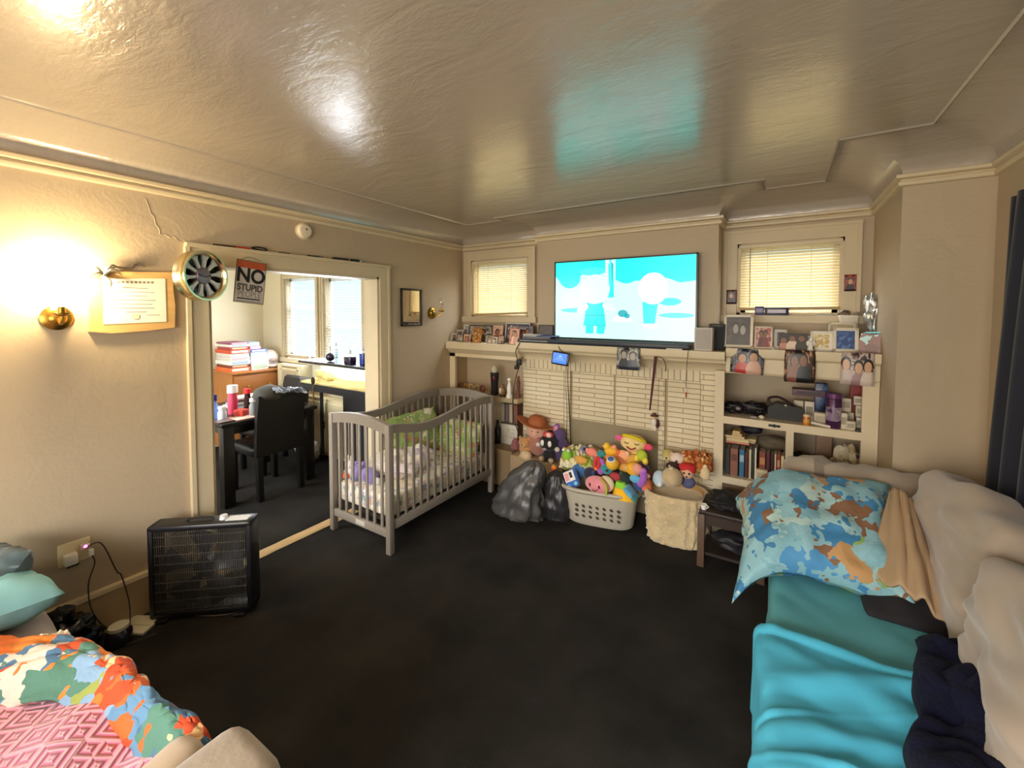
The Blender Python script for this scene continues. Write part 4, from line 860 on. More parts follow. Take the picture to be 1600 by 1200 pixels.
TQ = blotch(['#3fb2cf', '#bfeaf2', '#7a4a42', '#2d93b3', '#e8f6f8', '#8d5a50'], 9, .35, 31., name='gift bag print')
obj('body', MB().prism([(-.075, 0), (.06, 0), (.075, .13), (.02, .115), (-.045, .125)], 1, -.03, .03), TQ, t, local=True); obj('top_fold', MB().prism([(-.045, .122), (.075, .128), (.085, .137), (-.02, .135)], 1, -.012, .012), mat('#6fd0e4', .35), t, local=True)
CLB = glassy((235, 244, 250), .45, .25, 'clear plastic bag')
p = ony(1366, 492, 3.66)
mb = MB().sph((p.x-.01, 3.68, p.z+.02), .075, (.55, .5, 1.55), nz=.5, ns=6, n=28)
solo('plastic_bag', mb, CLB, 'crumpled clear plastic bag hung in the alcove corner by the window', 'bag')
# small photos on the window casing
card(1135, 1151, 453, 475, DA-.028, photo(33, ['#2a1a20', '#5a2f36', '#3a2430', '#8d5a50', '#221620'], 16, people=1), 'small dark portrait print stuck on the left side of the alcove window casing')
card(1319, 1340, 429, 455, DA-.028, photo(34, ['#b02a2c', '#e8dcd6', '#2b1a24', '#c95a50', '#f0e8e2', '#40202a'], 14, people=1), 'toddler photo with red and white tones stuck on the right window casing')
# photos hung from the shelf edge
FE = RY0-.04
card(1141, 1193, 545, 584, FE, photo(35, ['#171c33', '#24294a', '#c4453f', '#1d2138', '#e0b3a0', '#d9485f', '#14182c', '#8d8f98'], 8, people=2), 'photo print with dark blue background and red shirt, first hung from the alcove shelf', curl=.4, rot=.05)
card(1225, 1274, 547, 598, FE, photo(36, ['#14181c', '#20272b', '#8a5a4a', '#c49a7d', '#1b2125', '#dcbf9a', '#54382f'], 8, people=2), 'photo print of two dark haired people, middle of three hung from the alcove shelf', curl=.2)
card(1313, 1366, 551, 602, FE, photo(37, ['#5a3a48', '#8d6a76', '#c9b8b4', '#40303a', '#a88a90', '#6d4a55', '#e0d2ca'], 8, people=3), 'purple toned crowded photo print hung last along the alcove shelf edge', curl=.2, rot=.02)

# ================================================================ INSIDE THE ALCOVE SHELVES
Z1 = .948
def can(name, label, cat, u, v, y, zb, r, h, m, lid=None, lr=.9, lh=.02, band=None):
    p = ony(u, v, y); t = thing(name, label, cat, (p.x, y, zb))
    obj('body', MB().lathe([(0, 0), (r*.96, 0), (r, .004), (r, h-.006), (r*.9, h), (0, h)]), m, t, local=True)
    if lid: obj('lid', MB().lathe([(0, h), (r*lr, h), (r*lr, h+lh-.003), (r*lr*.93, h+lh), (0, h+lh)]), lid, t, local=True)
    if band: obj('label_band', MB().lathe([(r+.0006, h*.25), (r+.0008, h*.27), (r+.0008, h*.68), (r+.0006, h*.7)]), band, t, local=True)
    return t
TANG = mat('#16131a', .5, bump=.6, bs=30)
p = ony(1160, 652, 3.56)
solo('black_bag', MB().sph((p.x-.06, 3.60, Z1+.042), .055, (1.5, 1, .75), nz=.5, ns=5, n=30).sph((p.x+.07, 3.60, Z1+.05), .06, (1.6, .9, .8), nz=.45, ns=5, n=30), TANG, 'black pouch with straps slumped at the dark end of the upper shelf', 'pouch')
for k, (u, v, c, lb) in enumerate([(1153, 640, '#8d8796', 'grey ball ornament nestled on the black pouch'), (1178, 651, '#a9a3a8', 'silver watch lying at the front of the upper shelf'), (1190, 651, '#d9d4c4', 'white puff ball at the front edge of the upper shelf')]):
    q = ony(u, v, 3.51); solo(('ball_ornament', 'wrist_watch', 'puff_ball')[k], MB().sph((q.x, 3.50 if k else 3.535, (Z1+.014) if k else Z1+.05), .014, (1.3, 1, 1)) if k != 1 else MB().tube([(q.x-.02, 3.50, Z1+.006), (q.x, 3.485, Z1+.008), (q.x+.02, 3.50, Z1+.006), (q.x, 3.515, Z1+.006)], .006, 6, 5, closed=True), mat(c, .4), lb, ('ornament', 'watch', 'ornament')[k])
p = ony(1226, 655, 3.56)
t = thing('handbag', 'black handbag with crossed handles sitting mid shelf in the alcove', 'handbag', (p.x, 3.60, Z1))
obj('body', MB().prism([(-.10, 0), (.11, 0), (.105, .09), (.06, .10), (-.05, .115), (-.105, .075)], 1, -.05, .05), BLACK, t, local=True); obj('handle', MB().tube([(-.09, -.02, .09), (-.10, -.02, .14), (-.04, -.02, .155), (.02, -.02, .125), (.06, -.02, .10)], .009, 7, 5), mat('#2b1a22', .5), t, local=True); obj('clasp', MB().sph((.005, -.052, .105), .011), mat('#cfc6b4', .3, .8), t, local=True)
can('pill_bottle', 'orange pill bottle with pale cap at the front of the upper shelf', 'bottle', 1260, 662, 3.49, Z1, .019, .055, mat('#d07a1e', .25), mat('#e3c9a0', .4), 1.05, .016, mat('#e0a050', .5))
WB = mat('#d9d0bf', .55); WB2 = mat('#cfc5b0', .55)
boxt('carton', 'tall white carton under the purple game box', 'carton', 1257, 1272, 619, 650, 3.60, Z1, .06, WB, strip=mat('#8d8578', .5))
boxt('carton', 'short cream carton standing next to the black handbag', 'carton', 1240, 1255, 619, 648, 3.64, Z1, .06, WB2, strip=mat('#b5aa94', .5))
t = boxt('game_box', 'long purple brown game box lying across two white cartons', 'box', 1238, 1290, 609, 619, 3.60, Z1+.176, .10, mat('#6a5060', .5), strip=mat('#4a3a46', .5), h=.045)
boxt('carton', 'square beige carton below the blue bottle pack', 'carton', 1272, 1291, 637, 656, 3.52, Z1, .07, mat('#d2c8b2', .55), strip=mat('#bdb29a', .5))
boxt('bottle_pack', 'dark blue bottle pack above the square beige carton', 'box', 1273, 1292, 611, 636, 3.62, Z1, .07, blotch(['#1d2f52', '#2f4d7d', '#16233f', '#3f6196'], 18, .3, 40.), h=.27)
can('drink_bottle', 'purple bottle with silver shoulders in the middle of the white boxes', 'bottle', 1302, 662, 3.50, Z1, .043, .20, mat('#4e2a52', .25, .2), mat('#6b3a72', .3), .95, .03, blotch(['#8d7a94', '#4a2850', '#b5aab8', '#5a3060'], 14, .3, 41.))
for k, (u0, u1, v0, v1, y, zz, lb) in enumerate([(1313, 1324, 640, 665, 3.485, 0, 'yellowish white pill box beside the purple bottle'), (1322, 1337, 652, 666, 3.475, 0, 'squat white jar box at the shelf front'), (1314, 1330, 615, 636, 3.57, .10, 'white medicine box on top of the stack behind the purple bottle'), (1318, 1334, 632, 652, 3.57, 0, 'white medicine box at the bottom of the stack behind the purple bottle'), (1334, 1347, 620, 634, 3.55, .155, 'topmost small white box by the right shelf side'), (1337, 1352, 633, 647, 3.55, .078, 'middle small white box by the right shelf side'), (1338, 1353, 649, 661, 3.55, 0, 'lowest small white box by the right shelf side')]):
    boxt('medicine_box', lb, 'box', u0, u1, v0, v1, y, Z1+zz, .05, (WB, WB2)[k % 2], strip=mat('#a89f8d', .5), h=(.098 if k == 3 else .074 if k > 4 else None))
p = ony(1345, 667, 3.48); solo('black_case', MB().box(p.x-.03, p.x+.03, 3.455, 3.50, Z1, Z1+.014, .003), BLACK, 'small flat black case at the right front of the upper shelf', 'case')
p = ony(1283, 661, 3.47); solo('paper_roll', MB().cyl((p.x-.055, 3.475, Z1+.022), (p.x+.05, 3.465, Z1+.009), .009, n=12), mat('#e6ddd2', .6), 'rolled white leaflet lying in front of the purple bottle', 'paper')
p = ony(1341, 620, 3.62); t = thing('red_lantern', 'red toy lantern shape standing on the boxes under the last hung photo', 'toy', (p.x-.005, 3.66, Z1)); obj('body', MB().prism([(-.04, 0), (.04, 0), (.032, .27), (.012, .33), (-.014, .33), (-.034, .27)], 1, -.02, .02), mat('#8d1f1a', .4), t, local=True); obj('top_ring', MB().tube([(-.012, 0, .33), (0, 0, .352), (.012, 0, .33)], .004, 6, 5), mat('#6b1512', .4), t, local=True)
p = ony(1210, 660, RY0-.012); t = thing('name_plate', 'small dark oval plate fixed on the front edge of the middle shelf', 'plate', (p.x, RY0-.008, .905)); obj('plate', MB().cyl((p.x, RY0-.010, .922), (p.x, RY0-.005, .922), .012, n=16).box(p.x-.035, p.x+.035, RY0-.009, RY0-.005, .914, .930, .003), BLACK, t)
# ---- lower left compartment: books
Z0 = .50
def book(u0, u1, v0, col, label, y=3.50, zb=Z0, d=.14, lean=0, band=None, h=None, group=None):
    xa, xb = ony(u0, 740, y).x, ony(u1, 740, y).x; w_ = max(.012, xb-xa); hh = h or ony(u0, v0, y).z-zb
    t = thing('book', label, 'book', ((xa+xb)/2, y, zb), 0, group); M = RY(lean).to_4x4()
    def q(nm, m, *a, **k): mb = MB().box(*a, **k); mb.bm.transform(M); obj(nm, mb, m, t, local=True)
    q('cover', mat(col, .5, var=.15, vs=10), -w_/2, w_/2, 0, .004, 0, hh); q('cover_board', mat(col, .5, var=.15, vs=10), -w_/2, -w_/2+.003, 0, d, 0, hh); q('cover_board', mat(col, .5, var=.15, vs=10), w_/2-.003, w_/2, 0, d, 0, hh)
    q('pages', mat('#d8cbae', .8), -w_/2+.003, w_/2-.003, .004, d-.004, .004, hh-.005)
    if band: q('spine_title', mat(band, .5), -w_/2*.7, w_/2*.7, -.0008, .0006, hh*.55, hh*.8)
for a in [(1133, 1140, 700, '#2b2d30', 'black hardback, first upright book by the brick edge'), (1140, 1153, 700, '#8d5a4a', 'wide faded rose hardback near the brick edge', None, '#6b3a30'), (1154, 1163, 702, '#2f6a94', 'blue upright book between the rose hardback and a dark one', None, '#9ab8cc'), (1163, 1169, 706, '#5a2320', 'thin dark red book right of the blue one'), (1169, 1174, 702, '#c9bfa4', 'thin cream book under the stacked volumes'), (1174, 1178, 702, '#3a3d38', 'thin charcoal book before the pale spine'), (1178, 1182, 700, '#e2dac6', 'narrow white spine standing left of the small carton')]:
    book(*a[:5], band=a[6] if len(a) > 6 else None)
for a in [(1185, 1196, 711, '#8a4a34', 'rust brown book behind the small cream carton', '#c98a5a', .205), (1196, 1203, 711, '#5a2a2c', 'maroon upright book right of the cream carton', None, .21), (1203, 1209, 714, '#4a2026', 'dark wine red book left of the white topped one', None, .20), (1209, 1213, 714, '#e0d2b8', 'thin white topped paperback among red books', None, .205), (1213, 1219, 714, '#a8442a', 'brick red paperback left of the cream spine', '#e0a080', .205), (1219, 1225, 716, '#e3d6b0', 'cream upright book next to the last dark one', None, .195), (1225, 1229, 720, '#43201c', 'last dark brown book against the shelf divider', None, .19)]:
    book(*a[:5], y=3.515, band=a[5], h=a[6])
boxt('carton', 'small cream carton in front of the rust brown book', 'carton', 1181, 1199, 736, 756, 3.475, Z0, .035, mat('#d6c8a8', .55), h=.085, strip=mat('#c4b492', .5))
# stacked volumes on top of the upright ones
zt_ = .505+.235
def lying(u0, u1, y, z, h, col, label, d=.13, rz=0):
    xa, xb = ony(u0, 700, y).x, ony(u1, 700, y).x; t = thing('book', label, 'book', ((xa+xb)/2, y, z), rz); w_ = xb-xa
    obj('cover', MB().box(-w_/2, w_/2, 0, d, 0, .004).box(-w_/2, w_/2, 0, d, h-.004, h).box(-w_/2, -w_/2+.004, 0, d, 0, h), mat(col, .5), t, local=True); obj('pages', MB().box(-w_/2+.004, w_/2-.003, .004, d-.004, .004, h-.004), mat('#d9c79c', .8), t, local=True)
lying(1133, 1171, 3.50, zt_, .012, '#b03a30', 'thin red book lying at the bottom of the flat pile'); lying(1134, 1170, 3.50, zt_+.012, .030, '#c9a878', 'thick tan book in the flat pile above the upright books'); lying(1132, 1163, 3.505, zt_+.042, .014, '#d8c49a', 'thin cream book topping the flat pile')
lying(1143, 1159, 3.51, zt_+.056, .018, '#c9a468', 'small tan book on the flat pile, lower of two'); lying(1144, 1156, 3.512, zt_+.074, .018, '#d4b884', 'small pale book on the flat pile, upper of two')
lying(1165, 1180, 3.52, zt_+.012, .016, '#7a4034', 'small reddish book to the right of the flat pile', d=.1); lying(1166, 1181, 3.52, zt_+.028, .016, '#c9c088', 'small greenish cream book topping the short pile', d=.1)
p = ony(1172, 668, 3.62); solo('dark_pouch', MB().sph((p.x, 3.70, zt_+.075), .06, (1.3, .8, .6), nz=.3, n=24), mat('#1f1e30', .6), 'dark navy pouch squeezed above the flat book pile', 'pouch')
p = ony(1205, 690, 3.60); solo('canvas_bag', MB().sph((p.x, 3.62, .755), .075, (1.45, .9, .68), nz=.25, n=28), mat('#5d5444', .7, bump=.3, bs=30), 'drab olive canvas bag stuffed on top of the red books', 'bag')
# ---- lower right compartment
p = ony(1250, 695, 3.6); solo('dark_backpack', MB().sph((p.x-.01, 3.62, .61), .11, (.6, .9, 1), nz=.25, n=26), mat('#1d1b1c', .7), 'dark backpack beside the shelf divider behind the sofa', 'bag')
p = ony(1300, 700, 3.55); solo('crumpled_coat', MB().sph((.22, 3.62, .60), .10, (1.2, .9, 1.0), nz=.5, ns=5, n=30), mat('#3a3038', .7), 'dark crumpled coat in the lower right shelf above the sofa back', 'coat')
solo('shopping_bag', MB().sph((.39, 3.60, .66), .095, (.85, .8, 1.6), nz=.4, ns=5, n=30), blotch(['#d8ceb2', '#c2b48f', '#8f8668', '#e6dec8', '#5a5266'], 9, .5, 44., bump=.4), 'pale patterned shopping bag in the lower right shelf corner', 'bag')
boxt('wicker_box', 'brown box at the back of the lower right shelf', 'box', 1275, 1300, 670, 700, 3.78, Z0, .05, mat('#a8866a', .6), h=.36)

# ================================================================ TOYS BY THE HEARTH
def ring(w_, d, z, n=48, p=3.2, cx=0, cy=0):
    o = []
    for i in range(n):
        a = 2*PI*i/n; c, s = math.cos(a), math.sin(a)
        o.append(Vector((cx+w_/2*math.copysign(abs(c)**(2/p), c), cy+d/2*math.copysign(abs(s)**(2/p), s), z)))
    return o
def loft(mb, rings, capa=True, capb=True):
    V = [[mb.bm.verts.new(q) for q in r] for r in rings]; n = len(V[0])
    for a, b in zip(V, V[1:]):
        for i in range(n): mb.bm.faces.new((a[i], a[(i+1) % n], b[(i+1) % n], b[i]))
    if capa: mb.bm.faces.new(V[0][::-1])
    if capb: mb.bm.faces.new(V[-1])
    return mb
bc = Vector((-1.225, 3.285, 0)); ba = .19
t = thing('laundry_basket', 'grey beige plastic laundry basket heaped with bright toys in front of the fireplace', 'basket', bc, ba)
LB = mat('#b9b1a0', .42, var=.05)
obj('body', loft(MB(), [ring(.50, .27, .0), ring(.53, .29, .012), ring(.60, .345, .262), ring(.63, .37, .268), ring(.66, .39, .285), ring(.655, .385, .298), ring(.62, .35, .302), ring(.60, .335, .296), ring(.585, .325, .25), ring(.51, .26, .02)]), LB, t, local=True)
vh = MB()
for r_ in range(3):
    for k in range(7):
        z = .165-r_*.042; x = -.165+k*.055; y = -.1445-(.0272*(z/.25))-.0035; vh.sph((x, y, z), .014, (1.15, .22, .72), RY(.6), 10)
obj('vent_holes', vh, mat('#3b2f22', .7), t, local=True)
obj('rim_handle', MB().tube([(-.335, -.07, .285), (-.352, -.05, .275), (-.352, .05, .275), (-.335, .07, .285)], .009, 8, 5), LB, t, local=True); obj('rim_handle', MB().tube([(.335, -.07, .285), (.352, -.05, .275), (.352, .05, .275), (.335, .07, .285)], .009, 8, 5), LB, t, local=True)
def FUZ(c, sh=.4, v=.15): return mat(c, .85, var=v, vs=18, bump=.35, bs=55, sheen=sh)
BLUE, LBLUE, PINK, HOT, YEL, ORG, GRN, PUR, TEALT, NVY, TAN, SKN, REDT = [FUZ(c) for c in ('#2f63b8', '#5fb0dc', '#e8909a', '#ea5f96', '#f1cd4a', '#ef8f2c', '#7cc043', '#a85fc4', '#2f8f93', '#1f2440', '#c9a47c', '#e3b591', '#c8352f')]
def toy(name, label, c, cat='toy', group=None): return thing(name, label, cat, c, 0, group)
Y1, Y2, Y3 = 3.14, 3.25, 3.37
# front row, resting on the basket rim side
c = P_(893, 748, Y1); t = toy('toy_phone', 'blue toy phone with a white picture face leaning in the basket left corner', c, 'toy')
Mt = place(c, RZ(.1) @ RY(-.5) @ RX(-.3))
def tm(nm, m, mb, M=None, par=None): mb.bm.transform(M or Mt); return obj(nm, mb, m, par or t)
tm('body', BLUE, MB().box(-.06, .06, -.02, .03, -.07, .07, .02, 3)); tm('face_panel', WHITE, MB().box(-.05, .045, -.026, -.019, -.02, .062, .012)); tm('picture', mat('#e79aa0', .5), MB().box(-.042, -.004, -.0275, -.0255, -.01, .05, .003)); tm('dark_button', BLACK, MB().box(.004, .028, -.0275, -.0255, .005, .05, .004)); tm('light_button', mat('#8fd3f0', .2), MB().sph((.035, -.02, -.045), .017).sph((-.03, -.02, -.05), .013))
c = P_(934, 757, Y1); t = toy('plush_toy', 'pink smiling face plush with yellow green trim at the basket front', c, 'plush toy')
obj('body', MB().sph(c, .092, (1.12, .55, .72), n=24, nz=.03), PINK, t); obj('back', MB().sph(c+Vector((.06, .03, .008)), .075, (.85, .6, .86), n=20), mat('#e8dcb8', .8), t); obj('trim', MB().tube([c+Vector((.035, -.03, .068)), c+Vector((.075, -.035, .03)), c+Vector((.085, -.03, -.02)), c+Vector((.075, -.025, -.06))], .009, 8, 5), mat('#a8b83a', .8), t)
for dx, dz in ((-.048, .006), (.028, .0)): obj('eye', MB().sph(c+Vector((dx, -.047, dz)), .011, (.75, .5, 1.3)), mat('#4a1512', .4), t)
obj('mouth', MB().tube([c+Vector((-.022, -.053, -.024)), c+Vector((-.004, -.055, -.036)), c+Vector((.018, -.052, -.018))], .0035, 6, 5), mat('#7a1f1f', .5), t)
c = P_(972, 770, Y1+.02); t = toy('plush_toy', 'yellow plush wedge with green and blue stripes at the right front of the basket', c, 'plush toy')
def wedge(z0, z1, m, nm): 
    f_ = lambda z: .088-(z/.16)*.066
    pr_ = MB(); r0 = ring(2*f_(z0), .10*(1-z0*3), z0, 24, 2.6, cx=-z0*.16); r1 = ring(2*f_(z1), .10*(1-z1*3), z1, 24, 2.6, cx=-z1*.16); loft(pr_, [r0, r1]); pr_.bm.transform(place(c+Vector((0, .03, -.055)))); obj(nm, pr_, m, t)
wedge(0, .085, mat('#f5b81e', .85, bump=.3, bs=50), 'yellow_body'); wedge(.086, .13, mat('#8ccf3a', .85), 'green_band'); 
pr_ = MB().pillow(c+Vector((.055, .01, .025)), (.085, .12, .04), RY(.75)); obj('blue_side', pr_, LBLUE, t); pr_ = MB().pillow(c+Vector((.085, .02, -.01)), (.07, .12, .03), RY(.8)); obj('teal_side', pr_, TEALT, t)
c = P_(867, 742, 3.2); t = toy('toy_carrot', 'red orange toy stick standing outside the basket left end', Vector((c.x, c.y, 0)), 'toy'); obj('stick', MB().cyl((c.x, c.y, .0), (c.x-.01, c.y, c.z+.06), .020, .024, n=14), mat('#d8452a', .5), t); obj('end_cap', MB().sph((c.x-.01, c.y, c.z+.06), .024), ORG, t)
# printed bag heap behind on the left
c = P_(906, 716, Y3); mb = MB().pillow(c, (.30, .26, .12), RZ(.1) @ RX(.35) @ RY(-.1), nz=.07, ns=5, seed=4, n=34)
solo('printed_cloth_bag', mb, blotch(['#e6dcb4', '#f0e8cf', '#9cb84a', '#e3cf94', '#b5a8a0', '#efe4c4', '#d89a5a', '#dcd3a4'], 13, .7, 51., bump=.3, name='printed bag'), 'cream cloth bag with green and orange print heaped at the back left of the basket', 'bag')
def ball(u, v, y, r, m, label, name='plush_ball', cat='toy', sc=(1, 1, 1), extra=()):
    K = 1.25; r *= K; c = P_(u, v, y); t = toy(name, label, c-Vector((0, 0, r*sc[2])), cat); obj('body', MB().sph(c, r, sc, n=20), m, t)
    for nm, off, rr, mm, sc2 in extra: obj(nm, MB().sph(c+Vector(off)*K, rr*K, sc2, n=14), mm, t)
    return c
ball(886, 711, Y3-.09, .034, mat('#8cc63a', .7), 'lime green frog shaped plush on the printed bag', 'plush_frog', 'plush toy', (1.1, .8, 1.2), [('eye', (-.018, -.02, .04), .011, WHITE, (1, 1, 1)), ('eye', (.018, -.02, .04), .011, WHITE, (1, 1, 1))])
ball(908, 719, Y3-.12, .036, mat('#d9a44c', .7), 'tan yellow cloth block on the printed bag', 'cloth_block', 'toy', (1.3, .6, .8))
ball(913, 703, Y3+.0, .030, mat('#7d86a8', .8), 'grey blue plush ball peeping over the printed bag', sc=(1.2, .8, 1), extra=[('patch', (.01, -.02, .012), .014, NVY, (1, .6, 1))])
ball(925, 707, Y3-.02, .034, mat('#ef8a78', .8), 'coral plush star between the printed bag and teal toy', 'plush_star', 'plush toy', (1.2, .7, .9), [('arm', (-.034, 0, .012), .015, mat('#f29a88', .8), (1.4, .8, .8)), ('arm', (.034, -.004, -.01), .015, mat('#f29a88', .8), (1.4, .8, .8))])
ball(940, 711, Y3-.02, .034, TEALT, 'dark teal plush toy left of the yellow duck', 'plush_toy', 'plush toy', (1, .8, 1), [('snout', (0, -.028, -.005), .014, mat('#46aeb0', .8), (1, 1, 1))])
# the row between
c = P_(937, 727, Y2); t = toy('toy_rings', 'red and purple plush rings standing in the basket middle', c)
for dx, dz, m, rr in ((-.022, .012, REDT, .036), (.012, -.008, PUR, .042)):
    obj('plush_ring', MB().tube([c+Vector((dx+.018*math.cos(a), .01*math.sin(a), dz+rr*math.sin(a)*1.15)) for a in [2*PI*k/10 for k in range(10)]], .016, 10, 3, closed=True), m, t)
obj('orange_patch', MB().sph(c+Vector((-.024, -.018, -.03)), .014), ORG, t)
ball(922, 741, Y2-.02, .042, NVY, 'navy plush hiding between the toy phone and pink face', 'plush_toy', 'plush toy', (1.1, .8, 1.1), [('tail', (.03, -.02, .02), .014, mat('#3a4470', .8), (1, 1, 1.6))])
ball(948, 733, Y2, .034, TEALT, 'teal cloth toy under the goggle eyed ball', 'cloth_toy', 'toy', (1.2, .7, 1), [('button', (.01, -.025, 0), .01, NVY, (1, .6, 1))])
ball(957, 724, Y2-.03, .043, mat('#f0b932', .5), 'yellow goggle eyed toy ball with blue iris', 'toy_ball', 'toy', (1, 1, .95), [('eye_ring', (-.002, -.014, .026), .031, mat('#efe6d0', .4), (1, .9, .75)), ('iris', (-.002, -.024, .034), .022, mat('#3b62a8', .3), (1, .9, .7))])
ball(956, 705, Y3, .042, mat('#f2b52a', .7), 'yellow orange toy duck in front of the smiling puppet', 'toy_duck', 'toy', (1.25, .8, .85), [('head', (-.032, -.006, .03), .024, mat('#f6c63f', .7), (1, 1, 1)), ('crest', (.022, -.012, .034), .016, mat('#f0a890', .7), (1, 1, 1)), ('beak', (-.055, -.012, .026), .010, ORG, (1.3, .8, .6))])
ball(974, 712, Y3-.05, .040, mat('#f0a77e', .75), 'peach plush flower under the smiling puppet', 'plush_flower', 'plush toy', (1.2, .6, .9), [('petal', (-.032, -.014, .018), .016, mat('#e8743a', .7), (1, .7, 1)), ('petal', (.03, -.014, .022), .016, mat('#f0c2a0', .7), (1, .7, 1)), ('petal', (0, -.016, -.03), .017, mat('#f4cf9a', .7), (1, .7, 1))])
ball(1003, 712, Y3-.06, .034, mat('#b8c93e', .75), 'lime and yellow baby toy right below the puppet', 'plush_toy', 'plush toy', (1, .8, 1.05), [('arm', (-.028, -.01, -.02), .018, mat('#ead04a', .7), (1, 1, 1.3)), ('arm', (.024, -.01, -.028), .018, mat('#ead04a', .7), (1, 1, 1.3))])
ball(976, 731, Y2+.03, .030, mat('#e8b04e', .8), 'mustard cloth toy wedged in the middle of the basket', 'cloth_toy', 'toy', (1.3, .8, 1), [('tag', (.02, -.024, .01), .010, WHITE, (1, .4, 1.2))])
ball(991, 733, Y2-.03, .047, mat('#f2b430', .75), 'golden ball toy with a rosy side in the right of the heap', 'plush_ball', 'toy', (1.05, .9, .9), [('rosy_side', (.026, -.022, .012), .034, mat('#e8a08c', .75), (1, .8, 1))])
ball(962, 745, Y2-.03, .035, mat('#a83a42', .8), 'dark red cloth toy behind the yellow wedge', 'cloth_toy', 'toy', (1.2, .7, .8))
ball(978, 748, Y2-.02, .042, mat('#1f2c2a', .8), 'black green plush behind the yellow wedge top', 'plush_toy', 'plush toy', (1, .8, .9), [('ear', (-.026, -.01, .03), .014, mat('#2f4a3c', .8), (1, .7, 1.4))])
ball(993, 748, Y2-.06, .028, LBLUE, 'sky blue toy block beside the purple plush tube', 'toy_block', 'toy', (1.3, .8, .9))
c = P_(1004, 747, Y2-.06); t = toy('plush_tube', 'purple plush tube at the right end of the basket heap', c, 'plush toy'); obj('tube', MB().tube([c+Vector((-.02, 0, -.055)), c+Vector((.008, -.01, -.01)), c+Vector((.006, 0, .052))], .026, 12, 5), PUR, t); obj('end', MB().sph(c+Vector((.006, 0, .052)), .026), mat('#b878d0', .8), t)
for u, v, y, r, c_, lb in [(905, 735, 3.27, .062, '#3b6fae', 'blue plush ball deep in the heap behind the toy phone'), (930, 745, 3.30, .06, '#8d3a5a', 'berry coloured plush buried under the plush rings'), (948, 718, 3.36, .05, '#d98a3a', 'amber plush between the duck and the goggle eyed ball'), (966, 722, 3.30, .055, '#c9784a', 'rust orange plush under the peach flower'), (988, 720, 3.33, .055, '#d8a84a', 'honey coloured plush under the smiling puppet chin'), (1004, 732, 3.30, .05, '#5a3a6a', 'dark violet plush behind the purple tube'), (1000, 758, 3.27, .05, '#2f4f8a', 'royal blue plush sunk at the right end of the heap'), (956, 752, 3.28, .055, '#7a2f3a', 'wine red plush sunk behind the yellow wedge')]:
    ball(u, v, y, r/1.25, FUZ(c_), lb, 'plush_toy', 'plush toy', (1.1, .8, 1))
# smiling puppet
c = P_(990, 692, Y3+.01); t = toy('plush_puppet', 'pale yellow smiling puppet with pink ears and a braided yellow headband on the toy heap', c-Vector((0, 0, .07)), 'plush toy')
obj('head', MB().sph(c, .088, (1.2, .75, .78), n=26), FUZ('#edcf8a'), t); obj('body', MB().sph(c+Vector((0, .02, -.085)), .06, (1, .8, .9)), FUZ('#e8c47a'), t)
obj('headband', MB().tube([c+Vector((-.078, -.02, .052)), c+Vector((-.06, -.05, .066)), c+Vector((0, -.06, .066)), c+Vector((.07, -.05, .046)), c+Vector((.095, -.02, .03))], .012, 10, 5), mat('#e6d21e', .8, bump=.9, bs=45), t)
for dx in (-.036, .04): obj('eye', MB().tube([c+Vector((dx-.02, -.058, .016)), c+Vector((dx, -.066, .008)), c+Vector((dx+.02, -.058, .014))], .0035, 6, 5), DARK, t)
obj('mouth', MB().tube([c+Vector((-.036, -.064, -.018)), c+Vector((0, -.068, -.034)), c+Vector((.036, -.062, -.018))], .006, 6, 5), mat('#8d2a20', .6), t)
obj('ear', MB().sph(c+Vector((-.118, .0, .022)), .03, (1.2, .8, .85)), HOT, t); obj('ear', MB().sph(c+Vector((.118, -.01, -.012)), .03, (1.35, .8, .9)), mat('#e2506e', .8), t)
c = P_(1011, 747, 3.25); t = toy('toy_doll', 'small pink and orange doll at the far right end of the laundry basket', Vector((c.x, c.y, c.z-.09)), 'doll'); obj('dress', MB().lathe([(0, -.09), (.040, -.09), (.036, -.05), (.022, -.008), (0, 0)], c), mat('#d8744a', .8), t); obj('head', MB().sph(c+Vector((0, 0, .02)), .026), mat('#f0c8b8', .7), t); obj('hair', MB().sph(c+Vector((.008, .010, .034)), .025), mat('#6b2a2a', .8), t)

# ---- cream fur basket
fc2 = Vector((-.64, 3.325, 0)); FA = .12
t = thing('fur_basket', 'cream fluffy ribbed basket full of toys beside the laundry basket', 'basket', fc2, FA)
def furr(w_, d, z, k=1.0):
    o = ring(w_, d, z, 88, 2.9)
    for i, q in enumerate(o):
        n_ = Vector((q.x/w_, q.y/d, 0)).normalized(); o[i] = q+n_*k*(.009*math.sin(i*2*PI*11/88*2)+.020*noise.noise(Vector((q.x*26, q.y*26, z*34))))
    return o
zs = [0, .012]+[.012+.34*k/22 for k in range(1, 23)]
rg = [furr(.36, .30, 0, .3)]+[furr(.385+.05*math.sin(PI*.5*z/.36), .33+.04*math.sin(PI*.5*z/.36), z) for z in zs[1:]]
rg += [ring(.44, .37, .368, 88, 2.9), ring(.42, .35, .376, 88, 2.9), ring(.385, .315, .365, 88, 2.9), ring(.375, .305, .335, 88, 2.9)]
FURM = mat('#cbb58c', .95, var=.22, vs=12, bump=.9, bs=70, sheen=.5)
obj('body', loft(MB(), rg), FURM, t, sharp=80, local=True)
obj('lining', loft(MB(), [ring(.37, .30, .338, 48, 2.9), ring(.38, .31, .366, 48, 2.9)], False, False), mat('#b0834a', .85), t, local=True)
FB = [(-.11, -.06), (.05, -.06)]
c = P_(1050, 746, 3.16); ball(1050, 746, 3.17, .058, FUZ('#c2ab86'), 'tan round fluffy ball at the front of the fur basket', 'plush_ball', 'toy', (1, 1, .98), [('tuft', (0, -.01, .055), .012, FUZ('#d2bd98'), (1, 1, 1))])
